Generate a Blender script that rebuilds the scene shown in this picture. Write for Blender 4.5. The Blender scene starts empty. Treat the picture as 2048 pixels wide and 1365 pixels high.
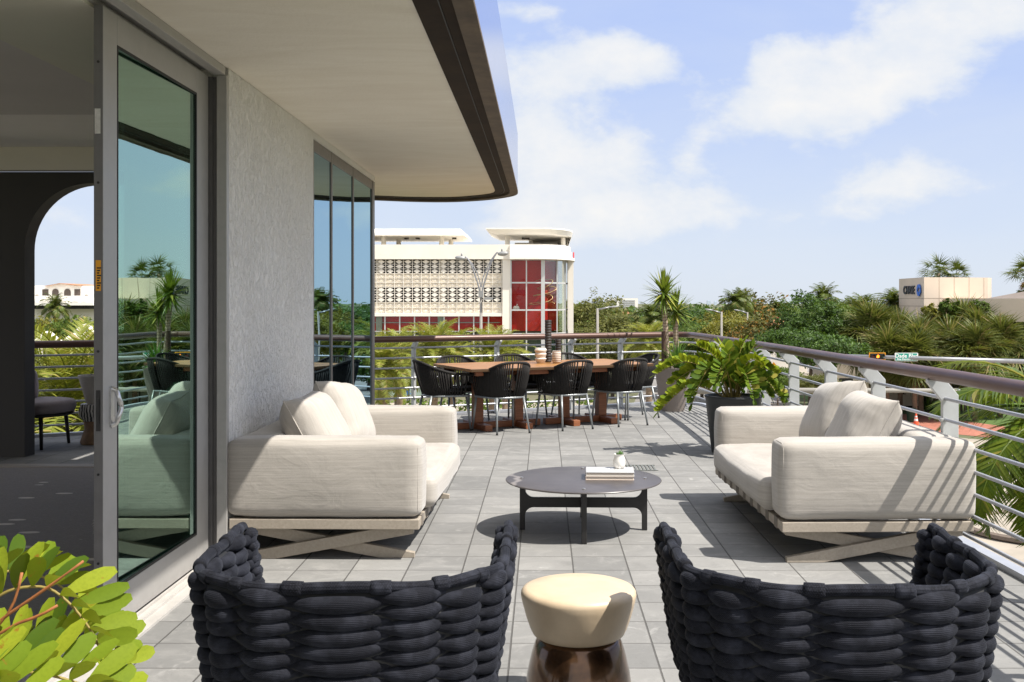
import bpy, bmesh, math, random
from mathutils import Vector, Matrix, noise
R = math.radians
PI = math.pi
scene = bpy.context.scene
COL = scene.collection

# ------------------------------------------------------------------ camera
EYE = 1.5                      # eye height above the terrace floor
FPX = 2080.0                   # focal length in photo pixels (photo 2048 wide)
cam_d = bpy.data.cameras.new("Camera")
cam = bpy.data.objects.new("Camera", cam_d)
COL.objects.link(cam)
cam.location = (0, 0, EYE)
cam.rotation_euler = (R(90), 0, 0)
cam_d.sensor_width = 36.0
cam_d.lens = 36.0 * FPX / 2048
cam_d.shift_x = -63 / 2048
cam_d.shift_y = -79.5 / 2048
cam_d.clip_start = 0.05
cam_d.clip_end = 8000
scene.camera = cam
scene.render.resolution_x = 1024
scene.render.resolution_y = 682

# ------------------------------------------------------------------ light
SUN = Vector((0.60, -0.29, 1.0)).normalized()
SUN_EL = math.asin(SUN.z)
SUN_AZ = math.atan2(SUN.x, SUN.y)          # clockwise from +Y
sd = bpy.data.lights.new("Sun", 'SUN')
sd.energy = 4.35
sd.angle = R(0.5)
sd.color = (1.0, 0.945, 0.865)
so = bpy.data.objects.new("Sun", sd)
COL.objects.link(so)
so.location = (20, -10, 40)
so.rotation_euler = SUN.to_track_quat('Z', 'Y').to_euler()

scene.view_settings.view_transform = 'Standard'
scene.view_settings.look = 'None'
scene.view_settings.gamma = 1.0
scene.view_settings.exposure = 0.76
try:
    scene.view_settings.use_curve_mapping = False
except Exception:
    pass
cy = scene.cycles
cy.max_bounces = 10
cy.diffuse_bounces = 5
cy.glossy_bounces = 4
cy.transmission_bounces = 6
cy.transparent_max_bounces = 10
cy.caustics_reflective = False
cy.caustics_refractive = False
cy.sample_clamp_indirect = 6.0
cy.use_denoising = True


class NT:
    """tiny node-tree helper"""
    def __init__(self, tree):
        self.t = tree
        self.n = tree.nodes
        self.l = tree.links

    def node(self, typ, **kw):
        n = self.n.new(typ)
        for k, v in kw.items():
            setattr(n, k, v)
        return n

    def put(self, sock, val):
        if val is None:
            return
        if isinstance(val, bpy.types.NodeSocket):
            self.l.new(val, sock)
        else:
            sock.default_value = val

    def math(self, op, a, b=None, c=None, clamp=False):
        n = self.node('ShaderNodeMath', operation=op, use_clamp=clamp)
        self.put(n.inputs[0], a)
        self.put(n.inputs[1], b)
        self.put(n.inputs[2], c)
        return n.outputs[0]

    def vmath(self, op, a, b=None, out=0):
        n = self.node('ShaderNodeVectorMath', operation=op)
        self.put(n.inputs[0], a)
        self.put(n.inputs[1], b)
        return n.outputs[out]

    def mix(self, fac, a, b, typ='MIX'):
        n = self.node('ShaderNodeMix', data_type='RGBA', blend_type=typ)
        self.put(n.inputs[0], fac)
        self.put(n.inputs[6], a)
        self.put(n.inputs[7], b)
        return n.outputs[2]

    def maprange(self, v, a, b, c=0.0, d=1.0, smooth=False):
        n = self.node('ShaderNodeMapRange', interpolation_type='SMOOTHSTEP' if smooth else 'LINEAR')
        for i, x in enumerate((v, a, b, c, d)):
            self.put(n.inputs[i], x)
        return n.outputs[0]

    def noise(self, vec, scale, detail=4.0, rough=0.55, dist=0.0):
        n = self.node('ShaderNodeTexNoise')
        self.put(n.inputs['Vector'], vec)
        n.inputs['Scale'].default_value = scale
        n.inputs['Detail'].default_value = detail
        n.inputs['Roughness'].default_value = rough
        n.inputs['Distortion'].default_value = dist
        return n.outputs['Fac']

    def xyz(self, vec):
        n = self.node('ShaderNodeSeparateXYZ')
        self.put(n.inputs[0], vec)
        return n.outputs

    def comb(self, x, y, z):
        n = self.node('ShaderNodeCombineXYZ')
        self.put(n.inputs[0], x)
        self.put(n.inputs[1], y)
        self.put(n.inputs[2], z)
        return n.outputs[0]

    def scaled(self, vec, s):
        return self.vmath('MULTIPLY', vec, s)

    def bump(self, h, strength=0.3, dist=0.01):
        n = self.node('ShaderNodeBump')
        n.inputs['Strength'].default_value = strength
        n.inputs['Distance'].default_value = dist
        self.put(n.inputs['Height'], h)
        return n.outputs[0]


# ------------------------------------------------------------------ sky
world = bpy.data.worlds.new("World")
scene.world = world
world.use_nodes = True
w = NT(world.node_tree)
for n in list(w.n):
    w.n.remove(n)
SKY_STRENGTH = 0.075
sky = w.node('ShaderNodeTexSky', sky_type='NISHITA')
sky.sun_disc = False
sky.sun_elevation = SUN_EL
sky.sun_rotation = SUN_AZ
sky.altitude = 0
sky.air_density = 1.0
sky.dust_density = 0.6
sky.ozone_density = 2.2
skyc = w.scaled(sky.outputs[0], (SKY_STRENGTH,) * 3)
tc = w.node('ShaderNodeTexCoord')
d = w.vmath('NORMALIZE', tc.outputs['Generated'])
dx, dy, dz = w.xyz(d)
az = w.math('ARCTAN2', dx, dy)
el = w.math('ARCSINE', dz)
# fluffy fields, in azimuth / elevation
flat = w.comb(az, w.math('MULTIPLY', el, 1.55), 0.0)
n1 = w.noise(w.vmath('ADD', flat, (3.1, 1.7, 0.4)), 5.0, 9.0, 0.58, 0.25)
n2 = w.noise(w.vmath('ADD', flat, (0.4, 5.2, 2.0)), 15.0, 6.0, 0.6, 0.1)
nlow = w.noise(w.comb(w.math('MULTIPLY', az, 0.8), w.math('MULTIPLY', el, 2.6), 0.7), 3.2, 5.0, 0.6, 0.3)


def cloud_blob(px, py, rx, ry, wt):
    a0, e0 = math.atan((px - 1087) / FPX), math.atan((603 - py) / FPX)
    a = w.math('MULTIPLY', w.math('SUBTRACT', az, a0), FPX / rx)
    b = w.math('MULTIPLY', w.math('SUBTRACT', el, e0), FPX / ry)
    r2 = w.math('MULTIPLY_ADD', a, a, w.math('MULTIPLY', b, b))
    return w.math('MULTIPLY', w.math('EXPONENT', w.math('MULTIPLY', r2, -1.0)), wt)


blobs = [(1090, 190, 190, 130, 1.0), (1250, 125, 110, 55, .75), (1130, 360, 290, 110, 1.0), (1010, 480, 260, 60, .55),
         (1720, 170, 210, 95, .9), (1930, 60, 200, 100, 1.05), (1580, 230, 130, 55, .62), (1560, 120, 70, 50, .5),
         (1790, 375, 140, 60, .5), (1620, 450, 100, 35, .42), (1350, 430, 230, 55, .72), (1375, 320, 45, 50, .35),
         (120, 470, 160, 130, .7), (820, 60, 260, 80, .4), (2300, 250, 170, 120, .7), (1050, 20, 70, 22, .45)]
dens = None
for b in blobs:
    g = cloud_blob(*b)
    dens = g if dens is None else w.math('ADD', dens, g)
rest = w.math('MULTIPLY', w.maprange(nlow, 0.50, 0.78), 0.30)
dens = w.math('ADD', dens, rest)
# bright cloud added overhead and behind us, never in view, to lift the shade
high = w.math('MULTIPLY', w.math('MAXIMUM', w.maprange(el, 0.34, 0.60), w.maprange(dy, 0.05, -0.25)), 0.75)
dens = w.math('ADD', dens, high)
edge = w.math('ADD', w.math('MULTIPLY', w.math('SUBTRACT', n1, 0.5), 2.3), w.math('MULTIPLY', w.math('SUBTRACT', n2, 0.5), 0.9))
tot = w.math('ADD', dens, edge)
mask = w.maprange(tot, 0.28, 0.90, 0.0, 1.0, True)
veil = w.math('MULTIPLY', w.maprange(nlow, 0.20, 0.66), w.maprange(el, 0.02, 0.22, 0.62, 0.34))
mask = w.math('MAXIMUM', w.math('MULTIPLY', mask, 0.95), veil)
mask = w.math('MULTIPLY', mask, w.maprange(el, 0.0, 0.05, 0.35, 1.0))
core = w.maprange(w.math('ADD', tot, w.math('MULTIPLY', w.math('SUBTRACT', n2, 0.5), 1.2)), 0.45, 1.5)
cl = w.mix(core, (0.44, 0.48, 0.54, 1), (0.565, 0.56, 0.55, 1))
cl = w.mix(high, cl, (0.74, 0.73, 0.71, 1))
# soft blue base of the sky: the Nishita sky, lifted a little towards lavender by thin high haze
hz = w.math('POWER', w.maprange(el, 0.0, 0.36, 1.0, 0.0), 1.4)
base = w.mix(0.82, skyc, w.mix(hz, (0.245, 0.335, 0.62, 1), (0.455, 0.50, 0.57, 1)))
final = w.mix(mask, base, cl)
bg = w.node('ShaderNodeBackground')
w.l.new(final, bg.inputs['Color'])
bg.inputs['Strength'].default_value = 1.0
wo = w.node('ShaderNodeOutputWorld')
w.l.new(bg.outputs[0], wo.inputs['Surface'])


# ------------------------------------------------------------------ mesh builder
class MB:
    def __init__(self):
        self.v = []
        self.f = []
        self.uv = []            # per face: list of uv or None
        self.mi = []

    def add(self, vs, fs, uvs=None, mi=0):
        o = len(self.v)
        self.v.extend([tuple(x) for x in vs])
        for i, f in enumerate(fs):
            self.f.append([a + o for a in f])
            self.uv.append(uvs[i] if uvs else None)
            self.mi.append(mi)
        return self

    def box(self, x0, y0, z0, x1, y1, z1, mi=0):
        x0, x1 = min(x0, x1), max(x0, x1)
        y0, y1 = min(y0, y1), max(y0, y1)
        z0, z1 = min(z0, z1), max(z0, z1)
        vs = [(x0, y0, z0), (x1, y0, z0), (x1, y1, z0), (x0, y1, z0), (x0, y0, z1), (x1, y0, z1), (x1, y1, z1), (x0, y1, z1)]
        return self.add(vs, BOXF, None, mi)

    def obox(self, c, size, mat=None, mi=0):
        sx, sy, sz = (s / 2 for s in size)
        vs = [(-sx, -sy, -sz), (sx, -sy, -sz), (sx, sy, -sz), (-sx, sy, -sz), (-sx, -sy, sz), (sx, -sy, sz), (sx, sy, sz), (-sx, sy, sz)]
        mat = mat or Matrix.Identity(3)
        return self.add([mat @ Vector(p) + Vector(c) for p in vs], BOXF, None, mi)

    def bar(self, a, b, wid, hei, up=(0, 0, 1), mi=0):
        a, b = Vector(a), Vector(b)
        z = (b - a)
        L = z.length
        z.normalize()
        x = Vector(up).cross(z)
        if x.length < 1e-5:
            x = Vector((1, 0, 0))
        x.normalize()
        y = z.cross(x)
        m = Matrix((x, y, z)).transposed()
        return self.obox((a + b) / 2, (wid, hei, L), m, mi)

    def prism(self, poly, z0, z1, mi=0, xf=None):
        """poly: ccw 2D outline; extruded z0..z1; xf maps (x,y,z)->world"""
        n = len(poly)
        vs = [(p[0], p[1], z0) for p in poly] + [(p[0], p[1], z1) for p in poly]
        if xf:
            vs = [xf(*p) for p in vs]
        fs = [list(range(n))[::-1], list(range(n, 2 * n))]
        for i in range(n):
            j = (i + 1) % n
            fs.append([i, j, n + j, n + i])
        return self.add(vs, fs, None, mi)

    def tube(self, pts, r, sides=8, cap=True, closed=False, squash=None, up=None, mi=0, vscale=1.0, phase=0.0):
        pts = [Vector(p) for p in pts]
        n = len(pts)
        rs = r if isinstance(r, (list, tuple)) else [r] * n
        vs = []
        ln = [0.0]
        for i in range(1, n):
            ln.append(ln[-1] + (pts[i] - pts[i - 1]).length)
        prev = None
        for i, p in enumerate(pts):
            if closed:
                t = pts[(i + 1) % n] - pts[i - 1]
            else:
                t = pts[min(i + 1, n - 1)] - pts[max(i - 1, 0)]
            if t.length < 1e-9:
                t = Vector((0, 0, 1))
            t.normalize()
            if up is not None:
                a = Vector(up)
                a = a - t * a.dot(t)
            elif prev is None:
                a = Vector((0, 0, 1)) if abs(t.z) < 0.9 else Vector((1, 0, 0))
                a = a - t * a.dot(t)
            else:
                a = prev - t * prev.dot(t)
            if a.length < 1e-6:
                a = t.orthogonal()
            a.normalize()
            prev = a
            b = t.cross(a)
            sa, sb = squash if squash else (1, 1)
            for k in range(sides):
                q = 2 * PI * k / sides + phase
                vs.append(p + (a * math.cos(q) * sa + b * math.sin(q) * sb) * rs[i])
        fs, us = [], []
        m = n if closed else n - 1
        for i in range(m):
            i2 = (i + 1) % n
            l0 = ln[i]
            l1 = ln[i2] if i2 else ln[-1] + (pts[0] - pts[-1]).length
            for k in range(sides):
                k2 = (k + 1) % sides
                fs.append([i * sides + k, i * sides + k2, i2 * sides + k2, i2 * sides + k])
                us.append([(l0, k / sides * vscale), (l0, (k + 1) / sides * vscale), (l1, (k + 1) / sides * vscale), (l1, k / sides * vscale)])
        if cap and not closed:
            fs.append(list(range(sides))[::-1])
            us.append([(0, 0)] * sides)
            fs.append([(n - 1) * sides + k for k in range(sides)])
            us.append([(0, 0)] * sides)
        return self.add(vs, fs, us, mi)

    def cyl(self, c, r, z0, z1, sides=20, r2=None, mi=0):
        r2 = r if r2 is None else r2
        return self.lathe([(0, z0), (r, z0), (r2, z1), (0, z1)], sides, c, mi)

    def lathe(self, prof, segs=32, c=(0, 0), mi=0):
        vs = []
        idx = []
        for (r, z) in prof:
            if r < 1e-6:
                idx.append([len(vs)] * segs)
                vs.append((c[0], c[1], z))
            else:
                row = []
                for k in range(segs):
                    q = 2 * PI * k / segs
                    row.append(len(vs))
                    vs.append((c[0] + r * math.cos(q), c[1] + r * math.sin(q), z))
                idx.append(row)
        fs = []
        for i in range(len(prof) - 1):
            for k in range(segs):
                k2 = (k + 1) % segs
                q = [idx[i][k], idx[i][k2], idx[i + 1][k2], idx[i + 1][k]]
                s = []
                for a in q:
                    if a not in s:
                        s.append(a)
                if len(s) > 2:
                    fs.append(s)
        return self.add(vs, fs, None, mi)

    def blob(self, c, r, seg=10, rings=7, rot=None, mi=0):
        vs = [(0, 0, 1)]
        for i in range(1, rings):
            t = PI * i / rings
            for k in range(seg):
                q = 2 * PI * k / seg
                vs.append((math.sin(t) * math.cos(q), math.sin(t) * math.sin(q), math.cos(t)))
        vs.append((0, 0, -1))
        fs = []
        for k in range(seg):
            fs.append([0, 1 + k, 1 + (k + 1) % seg])
        for i in range(rings - 2):
            a = 1 + i * seg
            for k in range(seg):
                k2 = (k + 1) % seg
                fs.append([a + k, a + seg + k, a + seg + k2, a + k2])
        a = 1 + (rings - 2) * seg
        for k in range(seg):
            fs.append([a + k, len(vs) - 1, a + (k + 1) % seg])
        rr = r if isinstance(r, (tuple, list)) else (r, r, r)
        out = []
        for p in vs:
            q = Vector((p[0] * rr[0], p[1] * rr[1], p[2] * rr[2]))
            if rot:
                q = rot @ q
            out.append(q + Vector(c))
        return self.add(out, fs, None, mi)

    def build(self, name, mats, parent=None, loc=None, smooth=False, bevel=0.0, bseg=2, rotz=None, auto=None):
        me = bpy.data.meshes.new(name)
        me.from_pydata(self.v, [], self.f)
        if not isinstance(mats, (list, tuple)):
            mats = [mats]
        for m in mats:
            me.materials.append(m)
        if any(u is not None for u in self.uv):
            lay = me.uv_layers.new(name="UVMap")
            k = 0
            flat_uv = []
            for f, u in zip(self.f, self.uv):
                if u is None:
                    flat_uv.extend([0.0, 0.0] * len(f))
                else:
                    for q in u:
                        flat_uv.extend(q)
            lay.data.foreach_set("uv", flat_uv)
        if len(mats) > 1:
            me.polygons.foreach_set("material_index", self.mi)
        if smooth:
            me.polygons.foreach_set("use_smooth", [True] * len(self.f))
            if auto:
                me.set_sharp_from_angle(angle=R(auto))
        me.update()
        o = bpy.data.objects.new(name, me)
        COL.objects.link(o)
        if parent is not None:
            o.parent = parent
        if loc is not None:
            o.location = loc
        if rotz is not None:
            o.rotation_euler = (0, 0, rotz)
        if bevel > 0:
            b = o.modifiers.new("Bevel", 'BEVEL')
            b.width = bevel
            b.segments = bseg
            b.limit_method = 'ANGLE'
            b.angle_limit = R(40)
            b.harden_normals = False
        return o


BOXF = [[0, 3, 2, 1], [4, 5, 6, 7], [0, 1, 5, 4], [1, 2, 6, 5], [2, 3, 7, 6], [3, 0, 4, 7]]


def tag(o, label=None, cat=None, group=None, kind=None):
    if label:
        o["label"] = label
    if cat:
        o["category"] = cat
    if group:
        o["group"] = group
    if kind:
        o["kind"] = kind
    return o


def thing(name, label, cat, loc=(0, 0, 0), rotz=0.0, group=None):
    o = bpy.data.objects.new(name, None)
    COL.objects.link(o)
    o.location = loc
    o.rotation_euler = (0, 0, rotz)
    o.empty_display_size = 0.1
    return tag(o, label, cat, group)


def kids(o):
    return [c for c in COL.objects if c.parent == o]


def copy_tree(o, label=None, loc=None, rotz=None, scale=None, group=None):
    c = o.copy()
    COL.objects.link(c)
    if label:
        c["label"] = label
    if group:
        c["group"] = group
    if loc is not None:
        c.location = loc
    if rotz is not None:
        c.rotation_euler = (0, 0, rotz)
    if scale is not None:
        c.scale = (scale,) * 3 if not isinstance(scale, (tuple, list)) else scale

    def rec(src, dst):
        for ch in list(src.children):
            k = ch.copy()
            COL.objects.link(k)
            k.parent = dst
            k.matrix_parent_inverse = ch.matrix_parent_inverse.copy()
            rec(ch, k)
    rec(o, c)
    return c


def at(px, py, D):
    """photo pixel and distance -> point of the place (used to lay things out once, as metres)"""
    return Vector(((px - 1087) * D / FPX, D, EYE - (py - 603) * D / FPX))


def on_ground(px, D, z):
    return Vector(((px - 1087) * D / FPX, D, z))


# ------------------------------------------------------------------ materials
MATS = {}


def new_mat(name):
    m = bpy.data.materials.new(name)
    m.use_nodes = True
    t = NT(m.node_tree)
    p = t.n['Principled BSDF']
    MATS[name] = m
    return m, t, p


def simple(name, col, rough=0.6, metal=0.0, var=0.10, scale=6.0, bump=0.0, bscale=60.0, spec=0.5, stretch=(1, 1, 1), coat=0.0, dirt=0.0, bdist=0.004):
    m, t, p = new_mat(name)
    tcn = t.node('ShaderNodeTexCoord')
    v = t.scaled(tcn.outputs['Object'], stretch)
    c = (*col, 1)
    if var > 0:
        f = t.noise(v, scale, 5.0, 0.6)
        lo = tuple(max(0, x * (1 - var)) for x in col) + (1,)
        hi = tuple(min(1, x * (1 + var)) for x in col) + (1,)
        c = t.mix(t.maprange(f, 0.3, 0.7), lo, hi)
        p.inputs['Roughness'].default_value = rough
        t.put(p.inputs['Roughness'], t.maprange(f, 0.3, 0.7, max(0.02, rough - 0.06), min(1, rough + 0.06)))
    else:
        p.inputs['Roughness'].default_value = rough
    if dirt > 0:
        g = t.noise(v, scale * 0.35, 8.0, 0.7, 0.6)
        c = t.mix(t.math('MULTIPLY', t.maprange(g, 0.5, 0.75), dirt), c, tuple(x * 0.45 for x in col) + (1,))
    t.put(p.inputs['Base Color'], c)
    p.inputs['Metallic'].default_value = metal
    p.inputs['Specular IOR Level'].default_value = spec
    if coat:
        p.inputs['Coat Weight'].default_value = coat
        p.inputs['Coat Roughness'].default_value = 0.08
    if bump > 0:
        b = t.noise(v, bscale, 4.0, 0.6)
        t.put(p.inputs['Normal'], t.bump(b, bump, bdist))
    return m


# pavers
def paver_mat():
    m, t, p = new_mat("concrete_pavers")
    geo = t.node('ShaderNodeNewGeometry')
    pos = geo.outputs['Position']
    S = 0.3095
    q = t.vmath('DIVIDE', t.vmath('SUBTRACT', pos, (-0.1437, 4.561, 0)), (S, S, 1))
    x, y, z = t.xyz(q)
    cell = t.comb(t.math('FLOOR', x), t.math('FLOOR', y), 0.0)
    wn = t.node('ShaderNodeTexWhiteNoise', noise_dimensions='3D')
    t.put(wn.inputs['Vector'], cell)
    fx = t.math('ABSOLUTE', t.math('SUBTRACT', t.math('FRACT', x), 0.5))
    fy = t.math('ABSOLUTE', t.math('SUBTRACT', t.math('FRACT', y), 0.5))
    wob = t.math('MULTIPLY', t.math('SUBTRACT', t.noise(pos, 60, 3), 0.5), 0.012)
    jx = t.maprange(t.math('ADD', fx, wob), 0.484, 0.491)
    jy = t.maprange(t.math('ADD', fy, wob), 0.483, 0.490)
    joint = t.math('MAXIMUM', jx, t.math('MULTIPLY', jy, 0.75))
    # streaky stains, different in every slab
    off = t.vmath('SCALE', cell, None)
    t.n[-1].inputs['Scale'].default_value = 7.31
    pv = t.vmath('ADD', t.scaled(pos, (2.8, 3.6, 1)), off)
    st = t.noise(pv, 1.5, 8, 0.68, 0.9)
    big = t.noise(pos, 0.55, 5, 0.6)
    fine = t.noise(pos, 240, 3, 0.7)
    c = t.mix(wn.outputs['Value'], (0.205, 0.205, 0.20, 1), (0.285, 0.282, 0.272, 1))
    c = t.mix(t.math('MULTIPLY', t.maprange(st, 0.50, 0.74), 0.8), c, (0.36, 0.355, 0.34, 1))
    c = t.mix(t.math('MULTIPLY', t.maprange(st, 0.44, 0.30), 0.5), c, (0.165, 0.165, 0.16, 1))
    c = t.mix(t.math('MULTIPLY', t.maprange(big, 0.42, 0.66), 0.5), c, (0.17, 0.17, 0.165, 1))
    c = t.mix(t.math('MULTIPLY', t.math('SUBTRACT', fine, 0.35), 0.55), c, (0.10, 0.10, 0.10, 1))
    grit = t.noise(pos, 38, 5, 0.75)
    c = t.mix(t.math('MULTIPLY', t.maprange(grit, 0.56, 0.72), 0.45), c, (0.13, 0.13, 0.125, 1))
    c = t.mix(t.math('MULTIPLY', t.maprange(t.noise(pos, 5.5, 7, 0.7, 1.2), 0.60, 0.72), 0.5), c, (0.43, 0.425, 0.41, 1))
    c = t.mix(t.math('MULTIPLY', joint, 0.72), c, (0.055, 0.052, 0.048, 1))
    t.put(p.inputs['Base Color'], c)
    p.inputs['Roughness'].default_value = 0.85
    p.inputs['Specular IOR Level'].default_value = 0.3
    h = t.math('SUBTRACT', t.math('MULTIPLY', fine, 0.12), joint)
    h = t.math('ADD', h, t.math('MULTIPLY', wn.outputs['Value'], 0.18))
    t.put(p.inputs['Normal'], t.bump(h, 0.7, 0.006))
    return m


def stucco_mat():
    m, t, p = new_mat("white_stucco")
    tcn = t.node('ShaderNodeTexCoord')
    o = tcn.outputs['Object']
    a = t.noise(t.scaled(o, (1, 1, 0.42)), 64, 5, 0.66, 0.5)
    b = t.noise(t.scaled(o, (1, 1, 0.55)), 30, 4, 0.6, 0.6)
    g = t.noise(o, 1.3, 5)
    c = t.mix(t.maprange(g, 0.35, 0.7), (0.80, 0.785, 0.75, 1), (0.87, 0.86, 0.83, 1))
    c = t.mix(t.math('MULTIPLY', t.maprange(a, 0.58, 0.76), 0.10), c, (0.36, 0.35, 0.32, 1))
    t.put(p.inputs['Base Color'], c)
    p.inputs['Roughness'].default_value = 0.9
    h = t.math('ADD', t.math('MULTIPLY', a, 0.7), t.math('MULTIPLY', t.maprange(b, 0.45, 0.6), 0.5))
    t.put(p.inputs['Normal'], t.bump(h, 1.0, 0.020))
    return m


def soffit_mat():
    m, t, p = new_mat("soffit_plaster")
    tcn = t.node('ShaderNodeTexCoord')
    o = tcn.outputs['Object']
    a = t.noise(t.scaled(o, (0.8, 2.4, 1)), 1.7, 6, 0.62, 0.9)
    b = t.noise(o, 45, 4, 0.6)
    big = t.noise(o, 0.8, 4)
    c = t.mix(t.maprange(a, 0.3, 0.75), (0.77, 0.715, 0.61, 1), (0.86, 0.815, 0.72, 1))
    c = t.mix(t.math('MULTIPLY', t.maprange(big, 0.45, 0.7), 0.45), c, (0.71, 0.65, 0.55, 1))
    t.put(p.inputs['Base Color'], c)
    p.inputs['Roughness'].default_value = 0.9
    t.put(p.inputs['Normal'], t.bump(t.math('ADD', b, a), 0.25, 0.01))
    return m


def fabric_mat(name, lo, hi, axis=(3.0, 3.0, 120.0), sheen=0.3):
    m, t, p = new_mat(name)
    tcn = t.node('ShaderNodeTexCoord')
    o = tcn.outputs['Object']
    slub = t.noise(t.scaled(o, axis), 1.0, 4, 0.65)
    fine = t.noise(t.scaled(o, (axis[0] * 40, axis[1] * 40, axis[2] * 3)), 1.0, 2, 0.6)
    blot = t.noise(o, 3.0, 4)
    f = t.math('ADD', t.math('MULTIPLY', slub, 0.75), t.math('MULTIPLY', fine, 0.25))
    c = t.mix(t.maprange(f, 0.36, 0.62), (*lo, 1), (*hi, 1))
    c = t.mix(t.math('MULTIPLY', t.maprange(blot, 0.4, 0.75), 0.18), c, tuple(x * 0.8 for x in lo) + (1,))
    t.put(p.inputs['Base Color'], c)
    p.inputs['Roughness'].default_value = 0.92
    p.inputs['Specular IOR Level'].default_value = 0.15
    p.inputs['Sheen Weight'].default_value = sheen
    p.inputs['Sheen Roughness'].default_value = 0.5
    crease = t.noise(t.scaled(o, (1, 1, 1.6)), 5.0, 3, 0.5, 0.8)
    t.put(p.inputs['Normal'], t.bump(t.math('ADD', t.math('MULTIPLY', f, 0.18), t.math('MULTIPLY', crease, 0.8)), 0.35, 0.018))
    return m


def rope_mat():
    m, t, p = new_mat("knitted_navy_rope")
    uvn = t.node('ShaderNodeUVMap')
    u, v, _ = t.xyz(uvn.outputs[0])
    wv = t.math('SINE', t.math('MULTIPLY', v, 2 * PI))            # ribs along the rope
    wu = t.math('SINE', t.math('MULTIPLY', u, 1500.0))
    rib = t.math('MULTIPLY', t.math('ADD', wv, 1.0), 0.5)
    knit = t.math('MULTIPLY', t.math('ADD', t.math('MULTIPLY', wv, wu), 1.0), 0.5)
    tcn = t.node('ShaderNodeTexCoord')
    spk = t.noise(t.comb(t.math('MULTIPLY', u, 330.0), t.math('MULTIPLY', v, 2.6), 0.0), 1.0, 3, 0.75)
    wear = t.noise(tcn.outputs['Object'], 14, 4, 0.6)
    f = t.math('ADD', t.math('MULTIPLY', knit, 0.4), t.math('MULTIPLY', spk, 0.6))
    c = t.mix(t.maprange(f, 0.46, 0.84), (0.0012, 0.0013, 0.0021, 1), (0.052, 0.056, 0.078, 1))
    c = t.mix(t.math('MULTIPLY', t.maprange(wear, 0.46, 0.70), 0.55), c, (0.048, 0.052, 0.070, 1))
    t.put(p.inputs['Base Color'], c)
    p.inputs['Roughness'].default_value = 0.78
    p.inputs['Specular IOR Level'].default_value = 0.14
    p.inputs['Sheen Weight'].default_value = 0.05
    p.inputs['Sheen Roughness'].default_value = 0.45
    p.inputs['Sheen Tint'].default_value = (0.75, 0.82, 1.0, 1)
    h = t.math('ADD', t.math('MULTIPLY', rib, 0.6), t.math('MULTIPLY', spk, 0.5))
    t.put(p.inputs['Normal'], t.bump(h, 0.55, 0.0025))
    return m


def wood_mat(name, lo, hi, axis=(2.0, 40.0, 40.0), rough=0.6, bump=0.2, plank=None):
    m, t, p = new_mat(name)
    tcn = t.node('ShaderNodeTexCoord')
    o = tcn.outputs['Object']
    g = t.noise(t.scaled(o, axis), 1.0, 6, 0.65, 0.5)
    b = t.noise(o, 2.5, 4)
    c = t.mix(t.maprange(g, 0.32, 0.68), (*lo, 1), (*hi, 1))
    c = t.mix(t.math('MULTIPLY', t.maprange(b, 0.4, 0.7), 0.3), c, tuple(x * 0.7 for x in lo) + (1,))
    h = g
    if plank:
        x, y, z = t.xyz(o)
        fr = t.math('ABSOLUTE', t.math('SUBTRACT', t.math('FRACT', t.math('DIVIDE', y, plank)), 0.5))
        j = t.maprange(fr, 0.465, 0.485)
        wn = t.node('ShaderNodeTexWhiteNoise', noise_dimensions='1D')
        t.put(wn.inputs['W'], t.math('FLOOR', t.math('DIVIDE', y, plank)))
        c = t.mix(t.math('MULTIPLY', wn.outputs['Value'], 0.35), c, tuple(x * 0.6 for x in lo) + (1,))
        c = t.mix(t.math('MULTIPLY', j, 0.85), c, (0.03, 0.018, 0.01, 1))
        h = t.math('SUBTRACT', t.math('MULTIPLY', g, 0.4), j)
    t.put(p.inputs['Base Color'], c)
    p.inputs['Roughness'].default_value = rough
    t.put(p.inputs['Normal'], t.bump(h, bump, 0.003))
    return m


def leaf_mat(name, lo, hi, spot=None, trans=0.35, rough=0.5, spec=0.22, rust=0.0):
    """colour varies from leaf to leaf"""
    m, t, p = new_mat(name)
    geo = t.node('ShaderNodeNewGeometry')
    r = geo.outputs['Random Per Island']
    c = t.mix(r, (*lo, 1), (*hi, 1))
    tcn = t.node('ShaderNodeTexCoord')
    n = t.noise(tcn.outputs['Object'], 0.9, 3)
    c = t.mix(t.math('MULTIPLY', t.maprange(n, 0.35, 0.7), 0.45), c, tuple(x * 0.6 for x in lo) + (1,))
    if spot:
        s = t.math('GREATER_THAN', t.math('FRACT', t.math('MULTIPLY', r, 17.3)), 1 - spot[1])
        c = t.mix(s, c, (*spot[0], 1))
    if rust:
        ns = t.noise(tcn.outputs['Object'], 26, 4, 0.6, 0.6)
        c = t.mix(t.math('MULTIPLY', t.maprange(ns, 0.645, 0.70), rust), c, (0.26, 0.085, 0.02, 1))
        vn = t.noise(t.scaled(tcn.outputs['Object'], (1, 1, 1)), 150, 3, 0.6)
        c = t.mix(t.math('MULTIPLY', t.maprange(vn, 0.45, 0.7), 0.22), c, tuple(x * 0.55 for x in lo) + (1,))
    t.put(p.inputs['Base Color'], c)
    p.inputs['Roughness'].default_value = rough
    p.inputs['Specular IOR Level'].default_value = spec
    tr = t.node('ShaderNodeBsdfTranslucent')
    t.put(tr.inputs['Color'], t.mix(0.5, c, (hi[0] * 1.5, hi[1] * 1.5, hi[2] * 0.6, 1)))
    mx = t.node('ShaderNodeMixShader')
    mx.inputs[0].default_value = trans
    out = t.n['Material Output']
    t.l.new(p.outputs[0], mx.inputs[1])
    t.l.new(tr.outputs[0], mx.inputs[2])
    t.l.new(mx.outputs[0], out.inputs['Surface'])
    return m


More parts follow.
